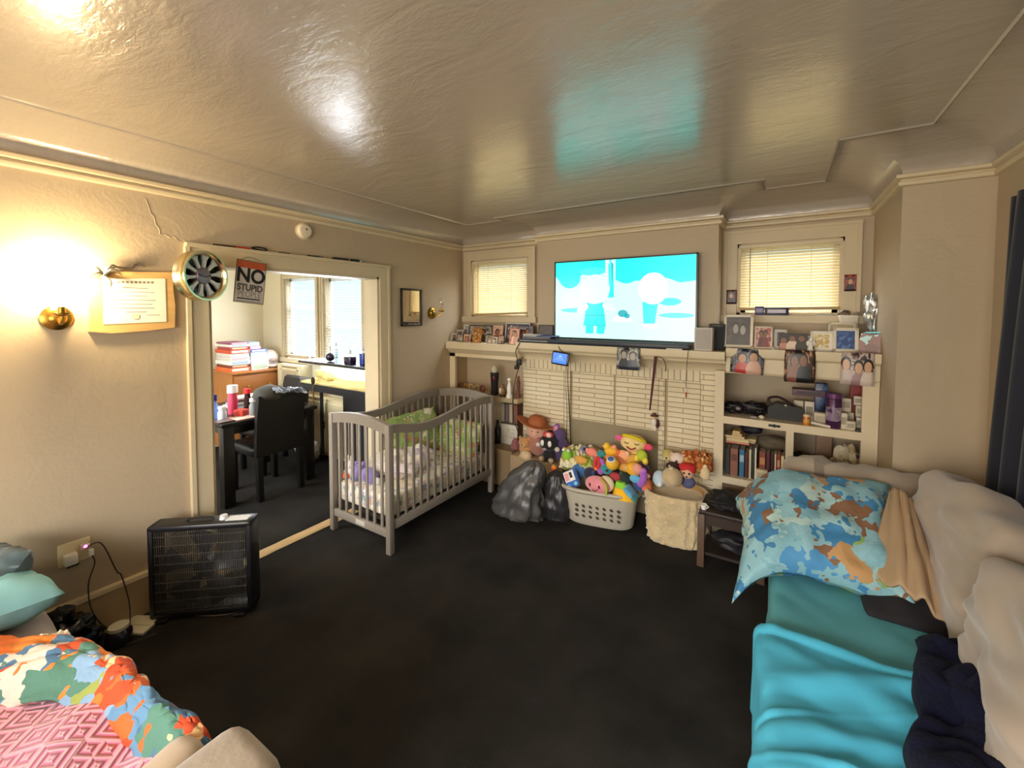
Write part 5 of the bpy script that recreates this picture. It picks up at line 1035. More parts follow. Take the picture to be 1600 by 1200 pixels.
c = P_(1074, 738, 3.24); t = toy('rag_doll', 'red haired rag doll with dark eyes in the fur basket', c-Vector((0, 0, .1)), 'doll')
obj('head', MB().sph(c, .046, (1, .9, 1.0), n=20), SKN, t); obj('hair', MB().sph(c+Vector((0, .012, .024)), .052, (1.15, .9, .85), nz=.15, n=24), mat('#c4262c', .8), t); obj('dress', MB().sph(c+Vector((.004, .01, -.075)), .05, (1, .8, .9)), mat('#5a5f86', .8), t)
for dx in (-.016, .018): obj('eye', MB().sph(c+Vector((dx, -.040, .004)), .0075), DARK, t)
obj('mouth', MB().sph(c+Vector((.002, -.042, -.02)), .008, (1, .6, .8)), mat('#7a3a34', .6), t)
ball(1031, 748, 3.21, .045, mat('#b8cbdc', .85), 'pale blue plush cloth at the left of the fur basket', 'plush_toy', 'plush toy', (.9, .9, 1.1), [('paw', (.01, -.036, -.02), .014, WHITE, (1, 1, 1))])
ball(1059, 717, 3.36, .042, mat('#e3cfc4', .85), 'whitish pink plush head at the back of the fur basket', 'plush_toy', 'plush toy', (1.1, .9, .9), [('ear', (-.034, 0, .022), .014, mat('#e9a8a8', .8), (1, .6, 1)), ('ear', (.034, 0, .022), .014, mat('#e9a8a8', .8), (1, .6, 1)), ('nose', (0, -.038, -.004), .007, DARK, (1, 1, 1))])
ball(1044, 711, 3.38, .038, mat('#b5a766', .85), 'olive yellow plush head at the back left of the fur basket', 'plush_toy', 'plush toy', (1, .9, 1), [('muzzle', (0, -.032, -.012), .018, mat('#d9cf9c', .8), (1.1, .8, .8)), ('nose', (0, -.048, -.006), .006, DARK, (1, 1, 1))])
ball(1052, 729, 3.28, .034, mat('#3b2420', .85), 'dark brown plush under the whitish pink one', 'plush_toy', 'plush toy', (1.3, .8, .8), [('eye', (-.016, -.026, .008), .006, WHITE, (1, 1, 1))])
c = P_(1092, 722, 3.37); mb = MB().pillow(c+Vector((-.01, 0, 0)), (.20, .16, .09), RZ(.2) @ RX(.4), nz=.06, ns=5, seed=8)
solo('patterned_scarf', mb, blotch(['#d08a34', '#b5612c', '#e3b766', '#c77a3c', '#ecd3a0', '#a3502a'], 22, .8, 55., bump=.4), 'orange patterned cloth bunched at the right back of the fur basket', 'cloth')
c = P_(1100, 737, 3.31); ball(1102, 740, 3.27, .030, FUZ('#e0c99a'), 'small cream plush at the right rim of the fur basket', 'plush_toy', 'plush toy', (.9, .9, 1.3), [('ear', (.0, -.006, .042), .012, FUZ('#ecd9b2'), (1, 1, 1))])

# ---- plush toys on the hearth
ZH = .355
c = P_(840, 672, 3.46); t = toy('cowboy_plush', 'plush doll in a wide brown cowboy hat sitting on the hearth', Vector((c.x, 3.46, ZH)), 'plush toy')
obj('body', MB().sph((c.x, 3.465, ZH+.115), .113, (1.0, .75, 1.0), n=22), FUZ('#a06a5a'), t); obj('head', MB().sph(c, .1, (1.1, .85, .95), n=24), FUZ('#d8a48c', v=.05), t)
hat = MB()
def brim(u, v):
    a = 2*PI*u; r = .075+.085*v; return Vector((r*1.3*math.cos(a), r*.8*math.sin(a), .03*v*abs(math.cos(a))**2-.012*v*abs(math.sin(a))))
hat.grid(brim, 36, 4, cu=True); hat.lathe([(.088, .0), (.085, .03), (.075, .065), (.05, .085), (0, .07)], (0, 0, -.004), 24, sc=(1.1, .85, 1))
hat.bm.transform(place(c+Vector((.0, -.012, .058)), RY(.16) @ RX(-.12))); obj('hat', hat, mat('#a25a30', .7, var=.15), t, mods=[('SOLIDIFY', dict(thickness=.006))])
for dx in (-.014, .045): obj('eye', MB().sph(c+Vector((dx, -.078, .006)), .0085), DARK, t)
obj('nose', MB().sph(c+Vector((.02, -.086, -.022)), .013, (1.3, .7, .8)), FUZ('#e0ae96'), t); obj('neckerchief', MB().sph((c.x+.02, 3.42, ZH+.195), .045, (1.3, .6, .5)), mat('#b5475a', .8), t)
for dx in (-.10, .10): obj('arm', MB().sph((c.x+dx, 3.43, ZH+.10), .04, (.8, .9, 1.6)), FUZ('#8d5a6a'), t)
c = P_(857, 697, 3.37); t = toy('plush_toy', 'black plush with big white oval eyes sitting before the cowboy plush', Vector((c.x, 3.38, ZH)), 'plush toy')
BP = FUZ('#141318', .2); obj('body', MB().sph(c, .062, (1.0, .85, .98), n=22).sph(Vector((c.x, 3.385, ZH+.045)), .046, (1, .8, .95)), BP, t)
for dx in (-.024, .028): obj('eye', MB().sph(c+Vector((dx, -.046, .006)), .019, (.75, .5, 1.2)), mat('#eceadf', .4), t)
obj('muzzle', MB().sph(c+Vector((-.006, -.048, -.038)), .012, (1.2, .7, .8)), mat('#9a8f98', .6), t)
for dx, dz in ((-.07, -.025), (.068, -.035)): obj('paw', MB().sph(c+Vector((dx, -.01, dz)), .018), mat('#cfc5b8', .8), t)
obj('foot', MB().sph((c.x-.035, 3.34, ZH+.022), .02).sph((c.x+.03, 3.345, ZH+.02), .02), mat('#c9b49a', .8), t)
obj('cap', MB().sph(c+Vector((.0, -.004, .060)), .034, (1.1, .9, .7)), mat('#d94a48', .7), t); obj('cap_front', MB().sph(c+Vector((.008, -.02, .062)), .022, (1, .7, .9)), mat('#e8c9c4', .7), t)
t.scale = (1.4, 1.15, 1.22)
c = P_(872, 682, 3.43); t = toy('plush_toy', 'purple plush with pink lined ear behind the black plush', Vector((c.x, 3.43, ZH)), 'plush toy')
obj('body', MB().sph((c.x+.0, 3.46, ZH+.10), .085, (.9, .8, 1.2), n=20), FUZ('#4b3a66'), t); obj('head', MB().sph(c+Vector((.0, .02, -.012)), .05), FUZ('#5a447a'), t); obj('ear', MB().sph(c+Vector((-.012, -.01, .048)), .03, (.8, .45, 1.3), RY(.5)), FUZ('#7a4f8c'), t); obj('ear_lining', MB().sph(c+Vector((-.011, -.022, .046)), .020, (.75, .3, 1.25), RY(.5)), mat('#d98aa8', .8), t)
t.scale = (1.25, 1.0, 1.12)
c = P_(820, 695, 3.40); t = toy('plush_bear', 'small tan teddy bear slumped left of the black plush', Vector((c.x, 3.40, ZH)), 'plush toy'); TB = FUZ('#c08a54')
obj('body', MB().sph((c.x, 3.41, ZH+.05), .05, (1, .8, 1)).sph(c, .046, (1.05, .9, .95)).sph(c+Vector((-.036, 0, .034)), .016).sph(c+Vector((.036, 0, .034)), .016), TB, t); obj('muzzle', MB().sph(c+Vector((0, -.036, -.012)), .02, (1.1, .8, .8)), FUZ('#d9b07c'), t); obj('nose', MB().sph(c+Vector((0, -.054, -.006)), .006), DARK, t)
t.scale = (1.3, 1.05, 1.2)
ball(805, 701, 3.49, .045, FUZ('#9a5a5c'), 'dull red plush arm leaning at the left of the tan teddy', 'plush_toy', 'plush toy', (.8, .8, 1.9), [('cuff', (0, -.01, -.06), .036, FUZ('#7a4448'), (1, 1, .5))])
ball(822, 712, 3.365, .045, mat('#d5ba94', .6), 'smooth beige plush ball at the hearth edge above the grey sack', 'plush_ball', 'toy', (1.1, .9, .9), [('ribbon', (-.04, -.01, -.01), .016, mat('#d8d060', .7), (1.4, .6, .5))])
ball(848, 716, 3.36, .018, FUZ('#d09a6a'), 'tiny tan plush paw shape at the hearth edge under the black plush', 'plush_ball', 'toy', (1, 1, 1), [('nose', (0, -.017, .002), .004, DARK, (1, 1, 1))])
c = P_(884, 700, 3.42); t = toy('plush_giraffe', 'little yellow giraffe plush standing right of the black plush', Vector((c.x, 3.42, ZH)), 'plush toy'); obj('body', MB().tube([(c.x-.015, 3.41, ZH+.01), (c.x-.008, 3.42, ZH+.05), (c.x+.004, 3.42, ZH+.09), (c.x+.002, 3.415, ZH+.125)], .022, 10, 5, r1=.015).sph((c.x, 3.405, ZH+.13), .021, (.9, 1.2, .85)), mat('#d8b04a', .8, var=.4, vs=40), t); obj('ear', MB().sph((c.x-.018, 3.415, ZH+.142), .007).sph((c.x+.018, 3.415, ZH+.142), .007), TB, t)
# things left in the corner shelves
ZS = .86
for k, (u, c_, lb) in enumerate([(720, '#6b2a1e', 'dark red ring ornament, first of the row behind the crib headboard'), (728, '#a8804a', 'thin brass loop ornament, second in the row behind the crib'), (736, '#d9b878', 'pale gold ring ornament, third in the row behind the crib'), (745, '#c4a274', 'tan ring ornament, fourth in the row behind the crib'), (754, '#7a2f22', 'brick red ring ornament nearest the tall dark bottle')]):
    p = P_(u, 604, 3.56); mb = MB().tube([Vector((p.x+.026*math.cos(a), 3.56, ZS+.041+.033*math.sin(a))) for a in [2*PI*q/9 for q in range(9)]], .008, 8, 3, closed=True)
    solo('ring_ornament', mb, mat(c_, .4), lb, 'ornament', 'ring ornaments on the corner shelf')
p = P_(773, 620, 3.54); t = thing('glass_vase', 'tall dark glass vase with a pale stopper on the corner shelf', 'vase', (p.x, 3.54, ZS)); obj('body', MB().lathe([(0, 0), (.04, 0), (.042, .01), (.038, .10), (.045, .20), (.044, .235), (0, .235)]), mat('#2a2226', .12, var=.3), t, local=True); obj('stopper', MB().lathe([(0, .235), (.030, .235), (.034, .255), (.034, .285), (.02, .30), (0, .30)]), mat('#c9c6ae', .2), t, local=True); obj('red_drop', MB().sph((.014, -.04, .175), .018, (1, .4, 1.6)), mat('#5a1a1c', .3), t, local=True)
p = P_(785, 622, 3.52); t = thing('bird_figurine', 'brown and cream bird figurine beside the tall dark vase', 'figurine', (p.x, 3.52, ZS)); obj('body', MB().sph((0, 0, .05), .035, (1, .8, 1.3)).sph((.005, -.008, .105), .02), mat('#8d6a4a', .5, var=.3, vs=30), t, local=True); obj('breast', MB().sph((-.012, -.014, .055), .026, (.8, .7, 1.3)), mat('#d8c4a0', .5), t, local=True); obj('base', MB().cyl((0, 0, 0), (0, 0, .012), .03), DARK, t, local=True)
p = P_(797, 622, 3.51); t = thing('white_statuette', 'white standing statuette near the brick edge of the corner shelf', 'statuette', (p.x, 3.50, ZS)); obj('body', MB().lathe([(0, 0), (.035, 0), (.036, .01), (.022, .05), (.026, .10), (.018, .14), (.012, .16), (0, .165)]), WHITE, t, local=True); obj('head', MB().sph((0, -.002, .182), .02), WHITE, t, local=True)
p = P_(809, 622, 3.52); t = thing('red_figurine', 'dark red slim figurine against the bricks on the corner shelf', 'figurine', (p.x, 3.53, ZS)); obj('body', MB().lathe([(0, 0), (.024, 0), (.02, .02), (.016, .10), (.02, .16), (.008, .19), (0, .195)]), mat('#6b3430', .5), t, local=True); obj('head', MB().sph((0, 0, .205), .017), mat('#8d5a48', .5), t, local=True)
ZB = .37
p = P_(797, 694, 3.52); boxt('white_certificate', 'white printed certificate card standing in the lower corner shelf', 'card', 783, 808, 660, 694, 3.55, ZB, .012, mat('#d8d2c2', .5), h=.215, lid=mat('#4a4036', .5), strip=blotch(['#d8d2c2', '#b5ae9e', '#d8d2c2', '#c9c2b2'], 60, .5, 60.))
p = P_(777, 692, 3.52); t = thing('dark_bottle', 'dark bottle standing left of the white certificate card', 'bottle', (p.x, 3.53, ZB)); obj('body', MB().lathe([(0, 0), (.032, 0), (.033, .008), (.033, .15), (.014, .18), (.014, .21), (0, .21)]), mat('#1c1622', .15), t, local=True); obj('cap', MB().lathe([(0, .21), (.016, .21), (.016, .235), (0, .236)]), DARK, t, local=True)
boxt('cream_carton', 'cream carton between the crib post and the dark bottle', 'carton', 766, 773, 674, 694, 3.53, ZB, .05, mat('#d8c89a', .5), h=.14, strip=mat('#b59c5a', .5))
for k, (u0, u1, c_, lb) in enumerate([(783, 789, '#b0a48c', 'tall pale book behind the white certificate, first'), (789, 795, '#7d6a70', 'purple grey book behind the white certificate'), (795, 801, '#c2b498', 'tall cream book third behind the white certificate'), (802, 809, '#8a5a4c', 'reddish book against the bricks behind the certificate')]):
    xa, xb = P_(u0, 690, 3.60).x, P_(u1, 690, 3.60).x; t = thing('book', lb, 'book', ((xa+xb)/2, 3.60, ZB)); w_ = xb-xa-.002
    obj('cover', MB().box(-w_/2, w_/2, 0, .004, 0, .40).box(-w_/2, -w_/2+.003, 0, .11, 0, .40).box(w_/2-.003, w_/2, 0, .11, 0, .40), mat(c_, .5), t, local=True); obj('pages', MB().box(-w_/2+.003, w_/2-.003, .004, .105, .004, .395), mat('#d8cbae', .8), t, local=True)

# ---- sacks on the carpet
def sack(c, prof, sq, nzv, ns, m, name, label, knot=None, seed=0, n=64):
    mb = MB(); rings = []; N_ = len(prof)
    fine = []
    for (r0, z0, x0), (r1, z1, x1) in zip(prof, prof[1:]):
        for k in range(6): f = k/6; fine.append((r0+(r1-r0)*f, z0+(z1-z0)*f, x0+(x1-x0)*f))
    fine.append(prof[-1])
    for r, z, xo in fine:
        rg = []
        for i in range(n):
            a = 2*PI*i/n; q = Vector((math.cos(a)*r*sq[0], math.sin(a)*r*sq[1], z))
            k = 1+nzv*noise.noise(Vector((math.cos(a)*ns, math.sin(a)*ns, z*ns*3+seed)))+nzv*.5*noise.noise(Vector((math.cos(a)*ns*3, math.sin(a)*ns*3, z*ns*8+seed)))
            rg.append(Vector((c[0]+xo+q.x*k, c[1]+q.y*k, max(0.0, z))))
        rings.append(rg)
    loft(mb, rings); return solo(name, mb, m, label, 'bag', sharp=70)
sack((-1.86, 3.03), [(.225, 0, 0), (.235, .03, 0), (.225, .13, .01), (.19, .25, .05), (.14, .36, .10), (.085, .44, .14), (.03, .475, .15)], (1.0, .72), .30, 2.2, mat('#4c4a49', .38, var=.2, bump=.4, bs=12, name='grey sack'), 'trash_bag', 'dark grey full plastic sack standing between crib and laundry basket', seed=3)
sack((-1.565, 3.15), [(.13, 0, 0), (.135, .04, 0), (.13, .16, .0), (.11, .27, .0), (.07, .35, 0), (.02, .385, 0)], (1.0, .8), .25, 2.0, mat('#29272a', .4, bump=.4, bs=14, name='black sack'), 'trash_bag', 'smaller black sack tucked behind the grey one beside the basket', seed=9)
# end table by the sofa
t = thing('end_table', 'low dark brown wooden end table between fur basket and sofa', 'table', (-.26, 3.12, 0))
DB = mat('#2a1f19', .5, var=.25, vs=6)
obj('table_top', MB().box(-.44, -.06, 3.03, 3.34, .36, .385, .005), DB, t); obj('shelf', MB().box(-.42, -.08, 3.05, 3.32, .08, .10), DB, t)
for x in (-.425, -.075):
    for y in (3.045, 3.325): obj('leg', MB().box(x-.022, x+.022, y-.02, y+.02, 0, .36, .004), mat('#5a4434', .5, var=.2), t)
obj('apron', MB().box(-.42, -.08, 3.045, 3.06, .29, .36), mat('#33231a', .5), t)
solo('black_jacket', MB().sph((-.24, 3.19, .425), .075, (1.9, 1.5, .75), nz=.5, ns=5, n=36), mat('#131318', .7, bump=.4, bs=40), 'black jacket heaped on the low end table', 'jacket')
solo('black_shoe_bag', MB().sph((-.24, 3.18, .16), .075, (1.7, 1.1, .8), nz=.35, ns=4, n=30), mat('#1b1a20', .6), 'dark bundle on the lower shelf of the end table', 'bag')
t = thing('white_cup', 'small white cup at the front corner of the end table', 'cup', (-.415, 3.06, .385)); obj('body', MB().lathe([(0, 0), (.016, 0), (.02, .035), (.017, .035), (.013, .004), (0, .004)]), WHITE, t, local=True); obj('handle', MB().tube([(.018, 0, .03), (.03, 0, .022), (.016, 0, .008)], .003, 6, 4), WHITE, t, local=True)

# ================================================================ RIGHT SECTIONAL SOFA
BEIGE = mat('#a39484', .9, var=.14, vs=5, bump=.25, bs=9, sheen=.35, name='beige microfibre')
def soft(mb, x0, x1, y0, y1, z0, z1, bev=.06, nz=.012, ns=4., seed=0, cuts=5, wr=0., wrs=(3, 14, 3)):
    """stuffed block: rounded box, finely divided, lumpy, wr = wrinkles stretched by wrs"""
    b2 = bmesh.new(); bmesh.ops.create_cube(b2, size=1); bmesh.ops.scale(b2, vec=(x1-x0, y1-y0, z1-z0), verts=b2.verts)
    bmesh.ops.bevel(b2, geom=list(b2.edges), offset=bev, segments=4, affect='EDGES', profile=.5)
    bmesh.ops.subdivide_edges(b2, edges=[e for e in b2.edges if e.calc_length() > .09], cuts=cuts, use_grid_fill=True)
    bmesh.ops.subdivide_edges(b2, edges=[e for e in b2.edges if e.calc_length() > .045], cuts=1, use_grid_fill=True)
    c = Vector(((x0+x1)/2, (y0+y1)/2, (z0+z1)/2)); b2.normal_update()
    for v in b2.verts:
        q = v.co+c; n_ = v.normal.copy(); d = nz*noise.noise(q*ns+Vector((seed, 0, 0)))
        if wr: d += wr*(abs(noise.noise(Vector((q.x*wrs[0], q.y*wrs[1], q.z*wrs[2]))+Vector((seed, 3, 1))))-.25)
        puff = .5*bev*max(0, 1-abs(v.co.x/(x1-x0)*2)**3)*max(0, 1-abs(v.co.y/(y1-y0)*2)**3)*max(0, 1-abs(v.co.z/(z1-z0)*2)**3) if False else 0
        v.co = v.co+n_*(d+puff)
    return mb.add(b2, Matrix.Translation(c))
t = thing('sectional_sofa', 'beige microfibre corner sofa along the right wall under turquoise sheets', 'sofa', (.44, 1.5, 0))
obj('base', soft(MB(), .03, .79, .10, 3.03, .06, .30, .03, .004), mat('#6d5d4c', .9, var=.2), t)
for y0, y1 in ((.15, .98), (1.0, 1.84), (1.86, 2.66)): obj('seat_cushion', soft(MB(), .015, .66, y0, y1, .29, .442, .05, .008, seed=y0), BEIGE, t)
obj('corner_backrest', soft(MB(), .035, .775, 2.80, 3.03, .28, .885, .085, .018, 5, 3, wr=.06, wrs=(16, 6, 5)), BEIGE, t)
obj('side_backrest', soft(MB(), .66, .785, .10, 2.80, .25, .74, .05, .01, 4, 5), BEIGE, t)
def bcush(x, y0, y1, z0, z1, rot, seed, dpt=.24):
    mb = MB(); soft(mb, -.5*dpt, .5*dpt, -(y1-y0)/2, (y1-y0)/2, -(z1-z0)/2, (z1-z0)/2, .095, .03, 4.5, seed, wr=.075, wrs=(6, 4, 17))
    mb.bm.transform(place((x, (y0+y1)/2, (z0+z1)/2), RZ(rot[1]) @ RY(rot[0])))
    for v_ in mb.bm.verts: v_.co.x = min(v_.co.x, .795)
    return obj('back_cushion', mb, BEIGE, t, sharp=120, mods=[('SUBSURF', dict(levels=1, render_levels=1))])
bcush(.675, 2.06, 2.77, .46, .99, (.20, .10), 11, .27)
bcush(.645, 1.40, 2.04, .45, .93, (.20, -.02), 23, .25)
bcush(.66, .70, 1.36, .45, .95, (.2, 0), 31, .25)

def cloth(name, f, nu, nv, m, label, cat, thick=.006, sharp=80):
    o = obj(name, MB().grid(f, nu, nv), m, None, sharp=sharp, mods=[('SOLIDIFY', dict(thickness=thick, offset=1.0))]); recentre(o); o['label'] = label; o['category'] = cat; return o
def fold(x, y, a, sc, seed=0.): return a*(abs(noise.noise(Vector((x*sc, y*sc, seed))))-.2)
def vol(q, a, sc, seed): return a*noise.noise(Vector((q[0]*sc, q[1]*sc, seed)))
FIT = mat('#569ea6', .85, var=.10, vs=4, bump=.2, bs=12, name='shaded green sheet'); TURQ = mat('#47aecd', .85, var=.08, vs=3, bump=.2, bs=10, name='turquoise sheet')  # FIT is greener, with the far seat's shading put in as darker colour
def edge(z0, x, y, drop, k=.05):
    """height of a sheet that hangs over the sofa's front edge at x=0"""
    return z0
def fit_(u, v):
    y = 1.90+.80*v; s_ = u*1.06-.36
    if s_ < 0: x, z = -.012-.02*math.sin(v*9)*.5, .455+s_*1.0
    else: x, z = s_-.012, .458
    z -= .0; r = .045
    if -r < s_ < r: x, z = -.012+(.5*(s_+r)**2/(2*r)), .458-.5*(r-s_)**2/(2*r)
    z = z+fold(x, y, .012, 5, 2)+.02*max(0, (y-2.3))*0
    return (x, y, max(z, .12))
cloth('fitted_sheet', fit_, 60, 40, FIT, 'shade-darkened sea green fitted sheet over the far seat cushion below the printed pillow', 'sheet')
def top_(u, v):
    y = .30+1.64*v-.05*u; s_ = u*1.02-.38; wob = .022*noise.noise(Vector((y*3, 1.7, 0)))
    if s_ < 0: x, z = -.03+wob-.035*(-s_)*0, .48+s_*1.0
    else: x, z = s_-.03+wob, .484
    r = .055
    if -r < s_ < r: x, z = -.03+wob+(.5*(s_+r)**2/(2*r)), .484-.5*(r-s_)**2/(2*r)
    f = 0
    # long diagonal pull folds across the seat
    for (a, b, c_, wd, am) in ((.55, 1, 1.62, .045, .026), (.40, 1, 1.42, .035, .02), (-.35, 1, 1.80, .05, .012), (.2, 1, 1.18, .04, .022), (.6, 1, 1.28, .03, .014)):
        d = a*x*-1+b*y-c_+.03*noise.noise(Vector((x*6, y*6, c_))); f += am*math.exp(-(d/wd)**2)*min(1, max(0, x*5+.4))
    for (a, b, c_, wd, am) in ((.9, 1, 1.98, .012, .016), (.75, 1, 1.86, .010, .012), (.5, 1, 1.50, .014, .022), (.45, 1, 1.47, .010, -.010), (.3, 1, 1.33, .012, .018), (1.4, 1, 2.1, .012, .010), (.1, 1, 1.08, .016, .02)):
        d = a*x*-1+b*y-c_+.035*noise.noise(Vector((x*5, y*5, c_*3))); f += am*math.exp(-(d/wd)**2)*max(0, min(1, .6+1.4*noise.noise(Vector((x*3, y*3, c_*7)))))
    f += fold(x, y, .026, 3.2, 5)+fold(x, y, .010, 8, 7)
    if v > .965: f += .018*math.sin((v-.965)/.035*PI)
    if s_ < 0: return (x-f*.8-.012*math.sin(y*11), y, max(.10, z))
    return (x, y, z+f)
cloth('bed_sheet', top_, 150, 210, TURQ, 'bright turquoise sheet rumpled over the near seat cushions of the corner sofa', 'sheet')
# navy blanket on the seat
def navy(u, v):
    y = 1.12+.95*v; x0 = .25+.20*v; x = x0+(.70-x0)*u+.035*(1-u)*noise.noise(Vector((v*6, 0, 2)))
    k = max(0, (1-(2*u-1)**6)*(1-(2*v-1)**6))**.5; h = .075+.07*noise.noise(Vector((x*6, y*6, 4)))+.05*abs(noise.noise(Vector((x*11, y*11, 9))))
    return (x, y, .507+k*max(.02, h))
cloth('fleece_blanket', navy, 60, 90, mat('#12142a', .95, var=.3, vs=10, bump=.8, bs=60, sheen=.02, spec=.1), 'dark navy fleece blanket bunched on the turquoise sheet', 'blanket', .012)
# dark throw between pillow and cushions
def thr(u, v):
    x = .33+.30*u; y = 2.22+.55*v; k = max(0, (1-(2*u-1)**4)*(1-(2*v-1)**4))**.5
    return (x+.02*noise.noise(Vector((u*5, v*5, 1))), y, .466+k*(.05+.16*u*v+.05*noise.noise(Vector((x*9, y*9, 3)))))
cloth('dark_throw', thr, 30, 34, mat('#1a181c', .9, var=.3), 'black throw stuffed between the printed pillow and the back cushions', 'blanket', .012)
# printed pillow
PRINT = blotch(['#3b7fae', '#86b2bd', '#78a8b4', '#a8c2bd', '#4a8cbc', '#8cab60', '#82b0bc', '#8ab6c0', '#7d5a40', '#7fadb8', '#b58c5c', '#3a78a4', '#98bcbf', '#7cacb8'], 9.5, .75, 71., bump=.3, name='pillow print', dist=1.5)
tp = thing('printed_pillow', 'pillow in a blue and green cloud print drooping over the far sofa seat', 'pillow', (.2, 2.45, .5))
def bendp(mb, M):
    mb.bm.transform(M)
    for v in mb.bm.verts:
        x = v.co.x
        if x < .02: d = .02-x; v.co.z -= 2.6*d*d+.35*d; v.co.y -= .25*d
    return mb
Mp = place((.155, 2.53, .672), RZ(.06) @ RX(.62))
mb = MB().pillow((0, 0, 0), (.62, .56, .23), nz=.035, ns=3.2, seed=6, n=46, pinch=.10, p=.5)
obj('printed_cover', bendp(mb, Mp), PRINT, tp, sharp=80)
TAN2 = mat('#a08566', .7, var=.15, vs=6, bump=.2, bs=10)
mb = MB()
def lin_(u, v):
    a = Vector((.345+.10*v, 2.33+.28*v, .575+.30*v)); b = Vector((.585-.05*v, 2.20+.42*v, .50+.30*v)); q = a.lerp(b, u)
    return q+Vector((0, -.03, .05))*math.sin(PI*u)+Vector((0, 0, .022*noise.noise(Vector((u*9, v*2.2, 1)))+.012*math.sin(u*22+v*3)))
obj('tan_lining', mb.grid(lin_, 40, 24), TAN2, tp, sharp=80, label='tan satin lining', mods=[('SOLIDIFY', dict(thickness=.01))])

# curtain on the right wall
def cur(u, v):
    z = .30+1.93*v; y = 2.79+.24*(1-v)-1.6*u; a = (.020+.006*(1-v))*math.sin(u*62+.8*math.sin(v*3))+.006*math.sin(u*23)
    return (XR-.036+a, y, z)
cloth('curtain', cur, 150, 20, mat('#151a2e', .6, var=.2, vs=5, sheen=.2, name='navy curtain'), 'long dark navy curtain hanging over the right wall behind the sofa', 'curtain', .003)

# ================================================================ LEFT SOFA
t = thing('sofa', 'beige fabric sofa under the pink quilt near the outlet wall', 'sofa', (-2.0, 0, 0))
obj('base', soft(MB(), -2.95, -1.02, -.50, .40, .06, .30, .03, .004), BEIGE, t)
for x0, x1 in ((-2.92, -2.08), (-2.06, -1.25)): obj('seat_cushion', soft(MB(), x0, x1, -.45, .42, .29, .44, .05, .01, seed=x0), BEIGE, t)
obj('backrest', soft(MB(), -2.95, -1.02, -.72, -.48, .10, .82, .06, .01), BEIGE, t)
obj('armrest', soft(MB(), -1.22, -.985, -.5, .535, .10, .635, .05, .008, 3, 2), mat('#9c8c78', .9, var=.12, vs=6, bump=.25, bs=30, sheen=.3), t)
mb = MB(); soft(mb, -.075, .075, -.30, .30, -.05, .05, .045, .02, 5, 8, wr=.04, wrs=(6, 5, 6)); mb.bm.transform(place((-1.305, .17, .505), RY(-.2) @ RZ(.05)))
solo('throw_pillow', mb, mat('#b09a80', .9, var=.14, bump=.3, bs=10, sheen=.3), 'beige cushion squeezed between the pink quilt and the sofa armrest', 'pillow', sharp=80)
# pink quilt with raised squares and diamonds
def quilt_mat():
    m, nt, b = base('pink quilt'); b.inputs['Roughness'].default_value = .85; b.inputs['Sheen Weight'].default_value = .3
    v = coords(nt, (1, 1, 1), (0, 0, .78)); mp = v.node; mp.inputs['Scale'].default_value = (10.5, 10.5, 10.5)
    sx = N(nt, 'ShaderNodeSeparateXYZ'); nt.links.new(v, sx.inputs[0])
    def math_(op, a, b_=None):
        n = N(nt, 'ShaderNodeMath', operation=op)
        for i, q in enumerate((a, b_)):
            if q is None: continue
            if isinstance(q, (int, float)): n.inputs[i].default_value = q
            else: nt.links.new(q, n.inputs[i])
        return n.outputs[0]
    def cell(s_): # distance of the cell centre, square metric
        fx = math_('ABSOLUTE', math_('SUBTRACT', math_('FRACT', math_('MULTIPLY', sx.outputs[0], s_)), .5)); fy = math_('ABSOLUTE', math_('SUBTRACT', math_('FRACT', math_('MULTIPLY', sx.outputs[1], s_)), .5))
        return math_('MAXIMUM', fx, fy)
    big, small = cell(1.), cell(2.)
    pb = math_('SINE', math_('MULTIPLY', big, 2*PI*5)); ps = math_('SINE', math_('MULTIPLY', small, 2*PI*2.6))
    ch = math_('FRACT', math_('MULTIPLY', math_('ADD', math_('FLOOR', sx.outputs[0]), math_('FLOOR', sx.outputs[1])), .5))
    sel = math_('GREATER_THAN', ch, .25); h = N(nt, 'ShaderNodeMixRGB'); nt.links.new(sel, h.inputs[0]); nt.links.new(pb, h.inputs[1]); nt.links.new(ps, h.inputs[2])
    st = math_('GREATER_THAN', h.outputs[0], .1)
    cm = N(nt, 'ShaderNodeMixRGB'); cm.inputs[1].default_value = lin('#cf7592'); cm.inputs[2].default_value = lin('#e8aab8'); nt.links.new(st, cm.inputs[0]); nt.links.new(cm.outputs[0], b.inputs['Base Color'])
    bumpit(nt, b, h.outputs[0], .5, .008); return m
AO = [(-2.80, -.22), (-2.55, .10), (-2.376, .265), (-2.139, .395), (-1.857, .462), (-1.6, .462), (-1.40, .492), (-1.32, .50)]
BO = [(-2.42, -.28), (-2.20, .05), (-2.07, .217), (-1.844, .380), (-1.684, .415), (-1.50, .43), (-1.37, .455), (-1.30, .48)]
def along(P, u):
    k = min(len(P)-2, int(u*(len(P)-1))); f = u*(len(P)-1)-k
    p0, p1, p2, p3 = [Vector(P[max(0, min(len(P)-1, k+j))]) for j in (-1, 0, 1, 2)]
    return .5*((2*p1)+(p2-p0)*f+(2*p0-5*p1+4*p2-p3)*f*f+(3*p1-p0-3*p2+p3)*f**3)
def quil(u, v):
    x = -2.90+1.56*u; e = min(.46, .46-.9*max(0, -1.84-x)); y = -.48+(e+.48)*v
    z = .478+fold(x, y, .05, 2.6, 3)+.015*noise.noise(Vector((x*6, y*6, 2)))
    d = (y-.05)*.8+(x+1.9)*.55; z += .03*math.exp(-(d/.06)**2)
    if u > .95: z -= (u-.95)*.9
    return (x, y, z)
cloth('pink_quilt', quil, 70, 60, quilt_mat(), 'pink quilt with raised square and diamond pattern spread on the left sofa', 'quilt', .012)
